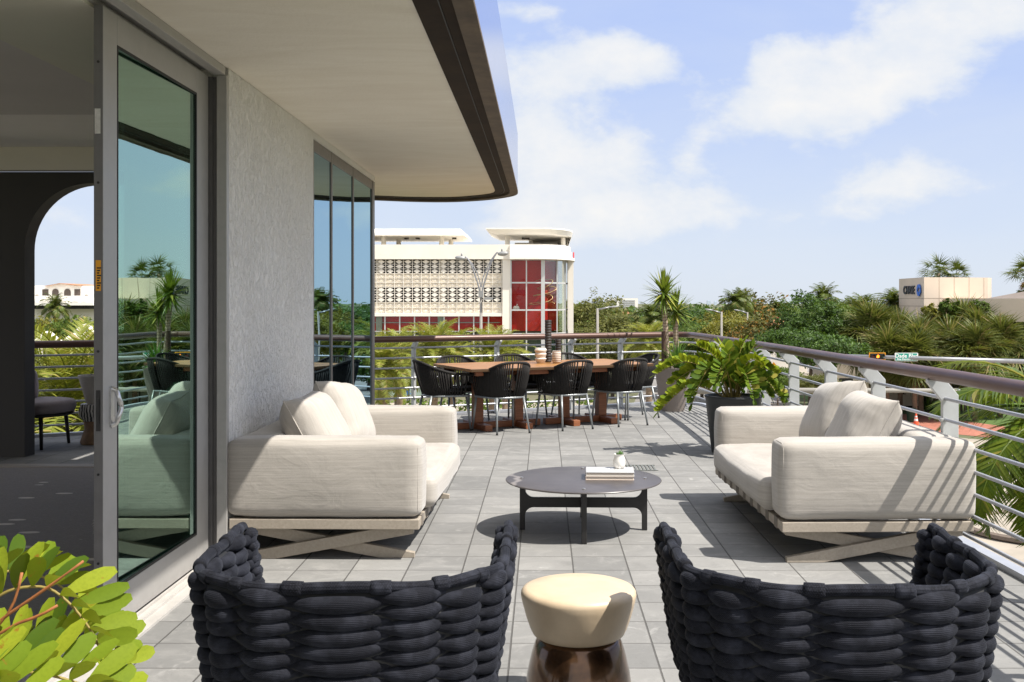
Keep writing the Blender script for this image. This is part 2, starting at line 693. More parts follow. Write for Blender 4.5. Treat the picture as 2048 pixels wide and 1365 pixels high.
def glass_mat(name, tint, refl, rough=0.0, rtint=(1, 1, 1), blend=0.35):
    """thin pane: see-through tint plus mirror reflection growing at grazing angles"""
    m, t, p = new_mat(name)
    t.n.remove(p)
    tr = t.node('ShaderNodeBsdfTransparent')
    tr.inputs['Color'].default_value = (*tint, 1)
    gl = t.node('ShaderNodeBsdfGlossy')
    gl.inputs['Roughness'].default_value = rough
    gl.inputs['Color'].default_value = (*rtint, 1)
    tcn = t.node('ShaderNodeTexCoord')
    nn = t.noise(tcn.outputs['Object'], 1.7, 2)
    t.put(gl.inputs['Normal'], t.bump(nn, 0.03, 0.02))
    lw = t.node('ShaderNodeLayerWeight')
    lw.inputs['Blend'].default_value = blend
    f = t.math('MULTIPLY_ADD', lw.outputs['Facing'], 1.0 - refl, refl, clamp=True)
    f = t.math('POWER', f, 1.0)
    mx = t.node('ShaderNodeMixShader')
    t.put(mx.inputs[0], f)
    t.l.new(tr.outputs[0], mx.inputs[1])
    t.l.new(gl.outputs[0], mx.inputs[2])
    t.l.new(mx.outputs[0], t.n['Material Output'].inputs['Surface'])
    return m


def emit_mat(name, col, strength):
    m, t, p = new_mat(name)
    p.inputs['Base Color'].default_value = (*col, 1)
    p.inputs['Emission Color'].default_value = (*col, 1)
    p.inputs['Emission Strength'].default_value = strength
    return m


PAVER = paver_mat()
STUCCO = stucco_mat()
SOFFIT = soffit_mat()
ALU = simple("grey_aluminium", (0.40, 0.39, 0.375), 0.45, 0.25, 0.06, 20, 0.03, 200)
ALU_DARK = simple("dark_grey_aluminium", (0.16, 0.155, 0.155), 0.5, 0.3, 0.08, 20)  # darker grey for the ribbed jamb and the door's edge strip
STEEL = simple("brushed_steel", (0.60, 0.60, 0.60), 0.32, 0.9, 0.08, 30)
BRONZE = simple("dark_bronze_cladding", (0.040, 0.029, 0.022), 0.8, 0.0, 0.35, 4, 0.15, 50, spec=0.1, dirt=0.5)
BRONZE_EDGE = simple("weathered_edge_strip", (0.12, 0.090, 0.066), 0.8, 0.0, 0.35, 7, 0.2, 40, dirt=0.6)
RAILPAINT = simple("maroon_rail_paint", (0.115, 0.062, 0.048), 0.36, 0.15, 0.03, 3, spec=0.4)
RAILGREY = simple("pale_grey_post_paint", (0.50, 0.515, 0.52), 0.40, 0.1, 0.06, 9, 0.03, 120)
RAILROD = simple("grey_rod_paint", (0.40, 0.415, 0.45), 0.36, 0.3, 0.06, 9)
SOFA = fabric_mat("slub_cream_fabric", (0.375, 0.348, 0.312), (0.465, 0.435, 0.395))
PILLOW = fabric_mat("slub_cream_pillow", (0.39, 0.363, 0.326), (0.48, 0.45, 0.41), (4, 90, 4))
TEAK_GREY = wood_mat("weathered_taupe_wood", (0.33, 0.285, 0.23), (0.42, 0.37, 0.305), (60, 3, 60))
TEAK_RED = wood_mat("red_brown_hardwood", (0.19, 0.062, 0.025), (0.37, 0.135, 0.055), (3, 60, 60), 0.45)
TEAK_TOP = wood_mat("hardwood_table_slats", (0.30, 0.130, 0.038), (0.47, 0.240, 0.070), (2.5, 50, 50), 0.42, 0.4, 0.1)
ROPE = rope_mat()
BLACKROPE = simple("black_braided_cord", (0.022, 0.020, 0.019), 0.75, 0, 0.4, 120, 0.5, 700, spec=0.3)
CHAIRLEG = simple("pale_grey_chair_leg", (0.27, 0.29, 0.30), 0.35, 0.4, 0.05, 10)
RUBBER = simple("black_rubber", (0.02, 0.02, 0.02), 0.7, 0, 0.1, 10)
DARKMETAL = simple("charcoal_powder_coat", (0.030, 0.029, 0.029), 0.45, 0.3, 0.1, 30, 0.05, 300)
CREAMGLAZE = simple("cream_crackle_glaze", (0.60, 0.475, 0.325), 0.45, 0, 0.09, 9, 0.10, 40, coat=0.12, dirt=0.2)
SOIL = simple("potting_soil", (0.05, 0.035, 0.025), 0.95, 0, 0.4, 30, 0.8, 60, bdist=0.02)
TAUPEPOT = simple("taupe_fibre_pot", (0.30, 0.255, 0.225), 0.75, 0, 0.08, 5, 0.15, 90)
CHARPOT = simple("charcoal_fibre_pot", (0.035, 0.038, 0.042), 0.55, 0, 0.15, 5, 0.2, 60)
WHITECER = simple("white_ceramic", (0.78, 0.76, 0.72), 0.3, 0, 0.04, 8)
BLACK = simple("flat_black", (0.012, 0.012, 0.012), 0.6, 0, 0.0)
GLASS_DOOR = glass_mat("green_tinted_door_glass", (0.36, 0.52, 0.44), 0.24, 0.0, (0.60, 0.85, 0.75))
GLASS_WIN = glass_mat("blue_grey_window_glass", (0.22, 0.29, 0.29), 0.32, 0.0, (0.50, 0.72, 0.84))


def text_mesh(txt, size, depth=0.01, align='CENTER', shear=0.0, bold=0.0):
    cu = bpy.data.curves.new("lettering", 'FONT')
    cu.body = txt
    cu.size = size
    cu.extrude = depth
    cu.offset = bold
    cu.align_x = align
    cu.align_y = 'CENTER'
    cu.resolution_u = 3
    tmp = bpy.data.objects.new("lettering", cu)
    COL.objects.link(tmp)
    dg = bpy.context.evaluated_depsgraph_get()
    me = bpy.data.meshes.new_from_object(tmp.evaluated_get(dg))
    bpy.data.objects.remove(tmp)
    bpy.data.curves.remove(cu)
    return me


def lettering(name, txt, size, mat, parent, loc, rot, depth=0.01, align='CENTER', bold=0.0):
    me = text_mesh(txt, size, depth, align, bold=bold)
    me.materials.clear()
    me.materials.append(mat)
    o = bpy.data.objects.new(name, me)
    COL.objects.link(o)
    o.parent = parent
    o.location = loc
    o.rotation_euler = rot
    return o

# ================================================================== TERRACE AND BUILDING
def catmull(pts, n=8, closed=False):
    pts = [Vector(p) for p in pts]
    out = []
    m = len(pts)
    for i in range(m - 1):
        p0, p1, p2, p3 = pts[max(i - 1, 0)], pts[i], pts[i + 1], pts[min(i + 2, m - 1)]
        for k in range(n):
            t = k / n
            out.append(0.5 * ((2 * p1) + (p2 - p0) * t + (2 * p0 - 5 * p1 + 4 * p2 - p3) * t * t + (3 * p1 - p0 - 3 * p2 + p3) * t ** 3))
    out.append(pts[-1])
    return out


RAIL = [(2.52, 0.4), (2.49, 2.0), (2.445, 4.0), (2.395, 5.74), (2.355, 7.3), (2.33, 9.6), (2.30, 11.7), (2.24, 13.4), (2.14, 14.6),
        (2.06, 14.92), (1.86, 15.0), (1.60, 14.90), (-0.575, 13.80), (-2.11, 13.02), (-4.0, 12.06), (-6.2, 10.94), (-8.5, 9.77)]
RAILP = catmull([(x, y, 0) for x, y in RAIL], 8)


def rail_z(p):
    return 1.06 - 0.04 * max(0.0, min(1.0, (p.y - 6) / 7.0))


def rail_offset(off):
    """rail path moved outwards (to its right side as we walk it = outside)"""
    out = []
    n = len(RAILP)
    for i, p in enumerate(RAILP):
        t = RAILP[min(i + 1, n - 1)] - RAILP[max(i - 1, 0)]
        t.normalize()
        nrm = Vector((t.y, -t.x, 0))
        out.append(p + nrm * off)
    return out


edge = rail_offset(0.20)
outline = [(p.x, p.y) for p in edge]
poly = [(3.1, -4.0)] + outline + [(-9.6, 9.2), (-9.6, -4.0)]
fl = MB()
fl.prism(poly, -0.45, 0.0)
o = fl.build("terrace_floor", [PAVER])
tag(o, kind="structure")

# carpet of the room behind the sliding door
m, t, p = new_mat("charcoal_patterned_carpet")
geo = t.node('ShaderNodeNewGeometry')
pos = geo.outputs['Position']
rot = t.node('ShaderNodeVectorRotate')
rot.inputs['Angle'].default_value = R(38)
rot.inputs['Axis'].default_value = (0, 0, 1)
t.put(rot.inputs['Vector'], pos)
ra = t.noise(t.scaled(rot.outputs[0], (8, 120, 1)), 1.0, 3)
rot2 = t.node('ShaderNodeVectorRotate')
rot2.inputs['Angle'].default_value = R(-38)
rot2.inputs['Axis'].default_value = (0, 0, 1)
t.put(rot2.inputs['Vector'], pos)
rb = t.noise(t.scaled(rot2.outputs[0], (8, 120, 1)), 1.0, 3)
line = t.math('MAXIMUM', t.maprange(ra, 0.63, 0.66), t.maprange(rb, 0.63, 0.66))
c = t.mix(t.noise(pos, 90, 3), (0.20, 0.182, 0.172, 1), (0.34, 0.315, 0.30, 1))
c = t.mix(t.math('MULTIPLY', line, 0.45), c, (0.46, 0.42, 0.38, 1))
vo = t.node('ShaderNodeTexVoronoi')
t.put(vo.inputs['Vector'], t.scaled(pos, (1.0, 2.3, 1)))
vo.inputs['Scale'].default_value = 2.4
dd = t.math('ADD', vo.outputs['Distance'], t.math('MULTIPLY', t.noise(pos, 12, 2), 0.09))
wnn = t.node('ShaderNodeTexWhiteNoise', noise_dimensions='3D')
t.put(wnn.inputs['Vector'], vo.outputs['Position'])
fleck = t.math('MULTIPLY', t.maprange(dd, 0.215, 0.205), t.math('GREATER_THAN', wnn.outputs['Value'], 0.25))
c = t.mix(t.math('MULTIPLY', fleck, 0.85), c, (0.80, 0.74, 0.68, 1))
t.put(p.inputs['Base Color'], c)
p.inputs['Roughness'].default_value = 0.95
t.put(p.inputs['Normal'], t.bump(t.noise(pos, 300, 2), 0.5, 0.004))
fl = MB()
fl.add([(-9, -4, .006), (-1.98, -4, .006), (-1.98, 9.35, .006), (-9, 9.35, .006)], [[0, 1, 2, 3]])
tag(fl.build("interior_floor", m), kind="structure")

# ---- the hotel building: walls, soffit, fascia, door, windows
hotel = thing("hotel_building", "white stucco hotel wall at left with deep roof overhang, sliding glass door and tall windows", "building", (-1.83, 6.0, 0))
HX, HY = -1.83, 6.0


def H(mb, name, mat, **kw):
    o = mb.build(name, mat, None, **kw)
    o.parent = hotel
    o.location = (-HX, -HY, 0)
    return o


w_ = MB()
w_.box(-2.12, 6.04, 0.0, -1.83, 8.27, 2.852)
w_.box(-2.12, 8.27, 2.795, -1.832, 11.30, 2.852)
o = H(w_, "wall", STUCCO)
# dark partition and end wall inside
w_ = MB()
w_.box(-2.75, 8.9, 0, -2.66, 11.28, 2.79)
w_.box(-2.66, 11.22, 0, -1.90, 11.30, 2.79)
w_.box(-2.75, 7.9, 0, -2.12, 7.98, 2.79)
H(w_, "partition_wall", simple("dim_partition_paint", (0.10, 0.11, 0.11), 0.9))
# soffit
OUT = [(-0.341, -4.0), (-0.341, 12.55), (-0.355, 12.85), (-0.42, 13.10), (-0.60, 13.40), (-0.84, 13.66), (-1.25, 13.86), (-1.7, 13.83), (-2.2, 13.62), (-4.6, 12.55)]
INN = [(-0.589, -4.0), (-0.589, 12.45), (-0.60, 12.80), (-0.66, 13.06), (-0.86, 13.30), (-1.2, 13.52), (-1.7, 13.50), (-2.2, 13.30), (-4.6, 12.25)]
EDG = [(-0.405, -4.0), (-0.405, 12.52), (-0.425, 12.82), (-0.49, 13.07), (-0.67, 13.36), (-0.90, 13.60), (-1.26, 13.78), (-1.7, 13.75), (-2.2, 13.55), (-4.6, 12.48)]


def smooth2(pts, n=6):
    head = [Vector((*pts[0], 0))]
    return head + catmull([(x, y, 0) for x, y in pts[1:]], n)


def strip(mb, a, b, z0, z1):
    """ring slab between two open outlines with the same count"""
    n = len(a)
    vs = [(p.x, p.y, z0) for p in a] + [(p.x, p.y, z0) for p in b] + [(p.x, p.y, z1) for p in a] + [(p.x, p.y, z1) for p in b]
    fs = []
    for i in range(n - 1):
        fs += [[i, i + 1, n + i + 1, n + i], [2 * n + i, 3 * n + i, 3 * n + i + 1, 2 * n + i + 1],
               [i, 2 * n + i, 2 * n + i + 1, i + 1], [n + i, n + i + 1, 3 * n + i + 1, 3 * n + i]]
    fs += [[0, n, 3 * n, 2 * n], [n - 1, 3 * n - 1, 4 * n - 1, 2 * n - 1]]
    mb.add(vs, fs)


def resample(pts, n):
    L = [0.0]
    for i in range(1, len(pts)):
        L.append(L[-1] + (pts[i] - pts[i - 1]).length)
    out = []
    for k in range(n):
        s = L[-1] * k / (n - 1)
        i = 0
        while i < len(L) - 2 and L[i + 1] < s:
            i += 1
        f = (s - L[i]) / max(1e-9, L[i + 1] - L[i])
        out.append(pts[i].lerp(pts[i + 1], f))
    return out


def three(pts):
    c = smooth2(pts)
    return [c[0]] + [c[1]] + resample(c[1:], 40)[1:]


o_out, o_inn, o_edg = three(OUT), three(INN), three(EDG)
s_ = MB()
pl = [(p.x, p.y) for p in o_inn]
s_.prism(pl + [(-4.6, 10.25), (-1.99, 10.25), (-1.99, -4.0)], 2.856, 3.38)
H(s_, "soffit", SOFFIT)
b_ = MB()
strip(b_, o_inn, o_edg, 2.848, 3.38)
H(b_, "roof_edge_band", BRONZE)
b_ = MB()
mid = [a.lerp(b, 0.62) for a, b in zip(o_inn, o_edg)]
mid2 = [a.lerp(b, 0.655) for a, b in zip(o_inn, o_edg)]
strip(b_, mid, mid2, 2.842, 2.849)
H(b_, "roof_edge_seam", BLACK)
b_ = MB()
strip(b_, o_edg, o_out, 2.826, 3.38)
H(b_, "roof_edge_strip", BRONZE_EDGE)
m, t, p = new_mat("mirror_fascia_panel")
p.inputs['Base Color'].default_value = (0.42, 0.50, 0.80, 1)
p.inputs['Metallic'].default_value = 1.0
p.inputs['Roughness'].default_value = 0.16
tcn = t.node('ShaderNodeTexCoord')
FASCIA = m
off = []
for i, p_ in enumerate(o_out):
    tt = o_out[min(i + 1, len(o_out) - 1)] - o_out[max(i - 1, 0)]
    tt.normalize()
    off.append(p_ + Vector((tt.y, -tt.x, 0)) * 0.03)
f_ = MB()
strip(f_, o_out, off, 2.845, 3.52)
H(f_, "fascia", FASCIA, smooth=True, auto=30)
f_ = MB()
strip(f_, o_out, [a + (b - a) * 1.08 for a, b in zip(o_out, off)], 2.822, 2.8445)
H(f_, "drip_edge", BRONZE_EDGE)
# interior ceilings: grey room, brighter bay and drop carry their lighting in the colour
CEIL = simple("ceiling_grey_dim", (0.70, 0.665, 0.65), 0.9, 0, 0.03, 2)
CEILW = simple("ceiling_white_lit", (0.95, 0.91, 0.89), 0.9, 0, 0.03, 2)
CREAM = simple("cream_beam_paint", (0.80, 0.74, 0.64), 0.85, 0, 0.03, 2)
DARKWALL = simple("charcoal_wall_paint", (0.055, 0.050, 0.047), 0.8, 0, 0.08, 3, 0.05, 60)
c_ = MB()
c_.box(-9.3, -4.0, 2.95, -2.70, 8.08, 3.3)
H(c_, "ceiling", CEIL)
c_ = MB()
c_.box(-2.70, -4.0, 2.80, -1.995, 8.9, 3.3)
H(c_, "ceiling_drop", simple("ceiling_sage_lit", (0.74, 0.72, 0.62), 0.9, 0, 0.03, 2))
c_ = MB()
c_.box(-9.2, 8.085, 2.965, -2.70, 10.2, 3.3)
H(c_, "ceiling_bay", CEILW)
c_ = MB()
c_.box(-9.2, 9.86, 2.745, -2.72, 9.995, 2.964)
H(c_, "ceiling_beam", CREAM)
# dark wall with a round-cornered opening
ox0, ox1, oz, rr = -4.99, -3.10, 2.635, 0.64
arc = []
for k in range(17):
    q = PI - (PI / 2) * k / 16
    arc.append((ox0 + rr + rr * math.cos(q), oz - rr + rr * math.sin(q)))
arc[0] = (ox0, oz - rr)
arc2 = [(ox0 + ox1 - a, z) for a, z in arc][::-1]
outl = [(-9.2, 0.0), (-8.9, 0.0), (-8.9, 2.0), (-8.3, 2.6), (-6.4, 2.6), (-5.8, 2.0), (-5.8, 0.0), (ox0, 0.0)] + arc + arc2 + [(ox1, 0.0), (-2.72, 0.0), (-2.72, 2.744), (-9.2, 2.744)]  # second opening, out of view at left, added to let light in
aw = MB()
aw.prism(outl, 9.999, 10.2, xf=lambda a, b, c: (a, c, b))
o = H(aw, "arched_wall", DARKWALL)
th = MB()
th.box(-9.2, 9.35, 0.002, -2.72, 9.50, 0.016)
H(th, "threshold", simple("pale_threshold_stone", (0.34, 0.30, 0.26), 0.6))
# head track and jambs
tr_ = MB()
tr_.box(-2.02, -4.0, 2.815, -1.975, 6.0, 2.853)
tr_.box(-1.90, -4.0, 2.805, -1.835, 6.0, 2.8535)
tr_.box(-1.975, -4.0, 2.838, -1.90, 6.0, 2.8525)
H(tr_, "head_track", ALU, bevel=0.003)
jb = MB()
jb.box(-1.885, 5.995, 0.012, -1.826, 6.039, 2.804)
H(jb, "jamb", ALU, bevel=0.003)
jb = MB()
for k in range(6):
    x0 = -2.06 + k * 0.029
    jb.box(x0, 6.02 + (k % 2) * 0.012, 0.012, x0 + 0.0285, 6.06, 2.80)
H(jb, "ribbed_jamb", ALU_DARK)
sl = MB()
sl.box(-2.03, -4.0, 0.0, -1.80, 5.99, 0.012)
for x in (-1.985, -1.925, -1.87):
    sl.box(x, -4.0, 0.012, x + 0.012, 5.98, 0.026)
H(sl, "sill_track", simple("pale_sill_metal", (0.50, 0.48, 0.45), 0.5, 0.1, 0.08, 9))

# sliding door: open to the far side, its edge towards us
DX0, DX1, DY0, DY1 = -1.973, -1.93, 4.56, 5.99
df = MB()
df.box(DX0, DY0, 0.028, DX1, DY0 + 0.15, 2.80)
df.box(DX0, DY1 - 0.20, 0.028, DX1, DY1, 2.80)
df.box(DX0, DY0 + 0.15, 0.028, DX1, DY1 - 0.20, 0.20)
df.box(DX0, DY0 + 0.15, 2.66, DX1, DY1 - 0.20, 2.80)
door = H(df, "door", ALU, bevel=0.004)


def D_(mb, name, mat, **kw):
    o = mb.build(name, mat, door, **kw)
    return o


q_ = MB()
ym = (DY0 + DY1) / 2
q_.box(-0.004, DY0 + 0.140 - ym, 0.195, 0.004, DY1 - 0.190 - ym, 2.665)
pn_ = D_(q_, "pane", GLASS_DOOR)
pn_.location = (-1.952, ym, 0)
pn_.rotation_euler = (0, 0, R(-1.2))
q_ = MB()
q_.box(DX0 + 0.002, DY0 - 0.0012, 0.03, DX1 - 0.002, DY0 - 0.0002, 2.798)
D_(q_, "edge_strip", ALU_DARK)
q_ = MB()      # black glazing gasket, seen best on the far side
gy0, gy1, gz0, gz1 = DY0 + 0.15, DY1 - 0.20, 0.20, 2.66
for (a0, b0, a1, b1) in ((gy0, gz0, gy0 + 0.010, gz1), (gy1 - 0.012, gz0, gy1, gz1), (gy0 + 0.010, gz0, gy1 - 0.012, gz0 + 0.012), (gy0 + 0.010, gz1 - 0.012, gy1 - 0.012, gz1)):
    q_.box(-1.937, a0, b0, -1.929, a1, b1)
D_(q_, "gasket", BLACK)
q_ = MB()
pts = []
for k in range(25):
    s = k / 24
    z = 0.945 + s * 0.165
    pts.append((-1.93 + 0.038 * math.sin(PI * s) ** 0.4, DY0 + 0.078 + 0.016 * math.sin(PI * s) ** 0.5 + 0.007 * math.cos(s * PI * 4), z))
q_.tube(pts, [0.011] * 25, 10)
q_.box(-1.931, DY0 + 0.066, 0.94, -1.924, DY0 + 0.104, 1.115)
D_(q_, "handle", STEEL, smooth=True, auto=40)
q_ = MB()
q_.box(DX0 + 0.012, DY0 - 0.003, 0.93, DX1 - 0.012, DY0 + 0.001, 1.11)
q_.box(DX0 + 0.016, DY0 - 0.007, 0.965, DX1 - 0.016, DY0 - 0.002, 1.075)
D_(q_, "latch_plate", DARKMETAL)
for z in (0.35, 0.74, 1.28, 2.02, 2.55):
    q_ = MB()
    q_.cyl((0, 0), 0.006, 0, 0.004, 10)
    for i in range(len(q_.v)):
        a, b, c = q_.v[i]
        q_.v[i] = ((DX0 + DX1) / 2 + a, DY0 - c, z + b)
    D_(q_, "edge_screw", DARKMETAL)
q_ = MB()
q_.box(DX0 + 0.010, DY0 - 0.0015, 1.545, DX1 - 0.010, DY0 + 0.001, 1.68)
D_(q_, "warning_sticker", simple("orange_sticker", (0.85, 0.38, 0.02), 0.5, 0, 0.02))
q_ = MB()
for k in range(9):
    q_.box(DX0 + 0.016, DY0 - 0.0028, 1.555 + k * 0.011, DX0 + 0.016 + 0.010 + 0.004 * ((k * 7) % 3), DY0 - 0.0014, 1.561 + k * 0.011)
D_(q_, "warning_print", BLACK)
q_ = MB()
q_.box(DX0 + 0.006, DY0 - 0.0015, 2.235, DX1 - 0.012, DY0 + 0.001, 2.345)
D_(q_, "white_sticker", simple("white_sticker", (0.62, 0.61, 0.59), 0.6, 0, 0.15, 60))

# tall windows of the next bay
WFR = simple("window_frame_bronze", (0.20, 0.185, 0.17), 0.45, 0.35, 0.06, 20)
edges = [8.27, 9.00, 10.02, 11.28]
for k in range(3):
    y0, y1 = edges[k], edges[k + 1]
    f_ = MB()
    f_.box(-1.858, y0 + 0.002, 0.0, -1.834, y0 + 0.05, 2.792)
    if k == 2:
        f_.box(-1.90, y1 - 0.14, 0.0, -1.830, y1, 2.792)
    e1 = y1 - (0.14 if k == 2 else 0.0)
    f_.box(-1.86, y0 + 0.05, 2.70, -1.836, e1, 2.792)
    f_.box(-1.86, y0 + 0.05, 0.0, -1.836, e1, 0.09)
    win = H(f_, "window", WFR, bevel=0.004)
    g_ = MB()
    g_.box(-1.852, y0 + 0.045, 0.085, -1.844, e1 + 0.005, 2.705)
    g_.build("pane", GLASS_WIN, win)

# sheer curtains behind the glass
SHEER = simple("grey_sheer_curtain", (0.42, 0.43, 0.41), 0.95, 0, 0.08, 6)


def curtain(x, y0, y1, z1, name, label):
    mb = MB()
    n = int((y1 - y0) * 70)
    vs, fs = [], []
    for i in range(n + 1):
        y = y0 + (y1 - y0) * i / n
        dx_ = 0.030 * math.sin(y * 42) + 0.014 * math.sin(y * 97 + 1)
        vs += [(x + dx_, y, 0.02), (x + dx_ * 0.8, y, z1)]
    for i in range(n):
        fs.append([2 * i, 2 * i + 2, 2 * i + 3, 2 * i + 1])
    mb.add(vs, fs)
    o = mb.build(name, SHEER, smooth=True)
    sm = o.modifiers.new("Solid", 'SOLIDIFY')
    sm.thickness = 0.004
    tag(o, label, "curtain")


curtain(-2.30, 5.75, 7.85, 2.78, "curtain", "grey sheer curtain hanging in folds behind the sliding glass door")
curtain(-2.25, 8.35, 11.15, 2.78, "curtain", "grey sheer curtain hanging behind the three tall windows")

# ---- balcony railing
rail = thing("balcony_railing", "maroon topped railing with grey posts and thin rods running round the terrace edge", "railing", (2.395, 5.74, 0))


def RL(mb, name, mat, **kw):
    o = mb.build(name, mat, rail, **kw)
    o.location = (-2.395, -5.74, 0)
    return o


mb = MB()
mb.tube([(p.x, p.y, rail_z(p)) for p in RAILP], 0.041, 20)
RL(mb, "top_rail", RAILPAINT, smooth=True, auto=50)
RODS = [0.905 - 0.128 * k for k in range(7)]
offp = rail_offset(0.078)
for z in RODS:
    mb = MB()
    mb.tube([(p.x, p.y, z) for p in offp], 0.0115, 8)
    RL(mb, "rod", RAILROD, smooth=True)


def rail_point_at_y(y):
    best = None
    for i, p in enumerate(RAILP):
        if p.x > 2.1 and p.y < 14.9:
            if best is None or abs(p.y - y) < abs(RAILP[best].y - y):
                best = i
    return best


def rail_point_at_x(x):
    best = None
    for i, p in enumerate(RAILP):
        if p.x < 1.9:
            if best is None or abs(p.x - x) < abs(RAILP[best].x - x):
                best = i
    return best


fine = catmull([(x, y, 0) for x, y in RAIL], 60)
RAILP_S = RAILP
RAILP = fine
spots = [rail_point_at_y(y) for y in (1.4, 2.64, 3.88, 5.12, 6.36, 7.63, 8.86, 10.1, 11.3, 12.5, 13.7)]
spots += [rail_point_at_x(x) for x in (1.14, 0.43, -0.59, -1.62, -2.75, -3.9, -6.4, -7.5)]
for i in spots:
    p = RAILP[i]
    tt = (RAILP[i + 1] - RAILP[i - 1]).normalized()
    nn = Vector((tt.y, -tt.x, 0))
    zt_ = rail_z(p) - 0.036
    prof = [(0.060, -0.30), (0.160, -0.30), (0.160, 0.925), (0.080, zt_), (-0.034, zt_), (-0.034, zt_ - 0.018), (0.060, 0.885)]
    mb = MB()
    mb.prism(prof, -0.017, 0.017, xf=lambda a, b, c: tuple(p + nn * a + tt * c + Vector((0, 0, b))))
    for z in RODS[:]:
        mb.blob(tuple(p + nn * 0.062 + Vector((0, 0, z))), (0.020, 0.020, 0.017), 8, 5)
    RL(mb, "post", RAILGREY, bevel=0.004)
RAILP = RAILP_S
# grey kerb plate along the slab edge
mb = MB()
a_, b_2 = rail_offset(0.165), rail_offset(0.24)
strip(mb, a_, b_2, -0.30, 0.035)
RL(mb, "kerb_plate", RAILROD)

# ================================================================== FURNITURE
rng = random.Random(7)


def cushion(sx, sy, sz, r=0.05, puff=(0, 0, 0.0), n=18, wrinkle=0.004, seed=0, face=None):
    """rounded block with slightly blown-up faces"""
    mb = MB()
    hx, hy, hz = sx / 2, sy / 2, sz / 2
    idx = {}
    vs, fs = [], []

    def warp(u):       # denser near the edges
        return math.copysign(abs(u) ** 0.6, u)

    def vert(c):
        key = tuple(round(a, 5) for a in c)
        if key in idx:
            return idx[key]
        x, y, z = c[0] * hx, c[1] * hy, c[2] * hz
        ix = max(-hx + r, min(hx - r, x))
        iy = max(-hy + r, min(hy - r, y))
        iz = max(-hz + r, min(hz - r, z))
        dv = Vector((x - ix, y - iy, z - iz))
        if dv.length > 1e-9:
            # project cube corner region onto the rounded edge
            dn = dv.normalized()
            p_ = Vector((ix, iy, iz)) + dn * r if dv.length > r * 0.999 or True else Vector((x, y, z))
            mx = max(abs(dv.x), abs(dv.y), abs(dv.z))
            p_ = Vector((ix, iy, iz)) + dn * min(r, mx)
        else:
            p_ = Vector((x, y, z))
        u, v, w2 = c
        bx = puff[0] * (1 - v * v) * (1 - w2 * w2) * u
        by = puff[1] * (1 - u * u) * (1 - w2 * w2) * v
        bz = puff[2] * (1 - u * u) * (1 - v * v) * w2
        q = p_ + Vector((bx, by, bz))
        nz = noise.noise_vector(Vector((q.x * 4 + seed, q.y * 4, q.z * 4))) * wrinkle
        nz += noise.noise_vector(Vector((q.x * 11 + seed, q.y * 11, q.z * 14))) * wrinkle * 0.4
        q = q + nz
        idx[key] = len(vs)
        vs.append(q)
        return idx[key]

    g = [warp(-1 + 2 * i / n) for i in range(n + 1)]
    for axis in range(3):
        for s in (-1, 1):
            for i in range(n):
                for j in range(n):
                    quad = []
                    for (a, b) in ((i, j), (i + 1, j), (i + 1, j + 1), (i, j + 1)):
                        c = [0, 0, 0]
                        c[axis] = s
                        c[(axis + 1) % 3] = g[a]
                        c[(axis + 2) % 3] = g[b]
                        quad.append(vert(tuple(c)))
                    if s < 0:
                        quad = quad[::-1]
                    if len(set(quad)) > 2:
                        fs.append(quad)
    mb.add(vs, fs)
    return mb


def place(o, loc, rot=(0, 0, 0)):
    o.location = loc
    o.rotation_euler = rot
    return o


def round_rect(hx, hy, r, n=6):
    pts = []
    for (cx, cy_, a0) in ((hx - r, hy - r, 0), (-hx + r, hy - r, 90), (-hx + r, -hy + r, 180), (hx - r, -hy + r, 270)):
        for k in range(n + 1):
            q = R(a0 + 90 * k / n)
            pts.append((cx + r * math.cos(q), cy_ + r * math.sin(q)))
    return pts


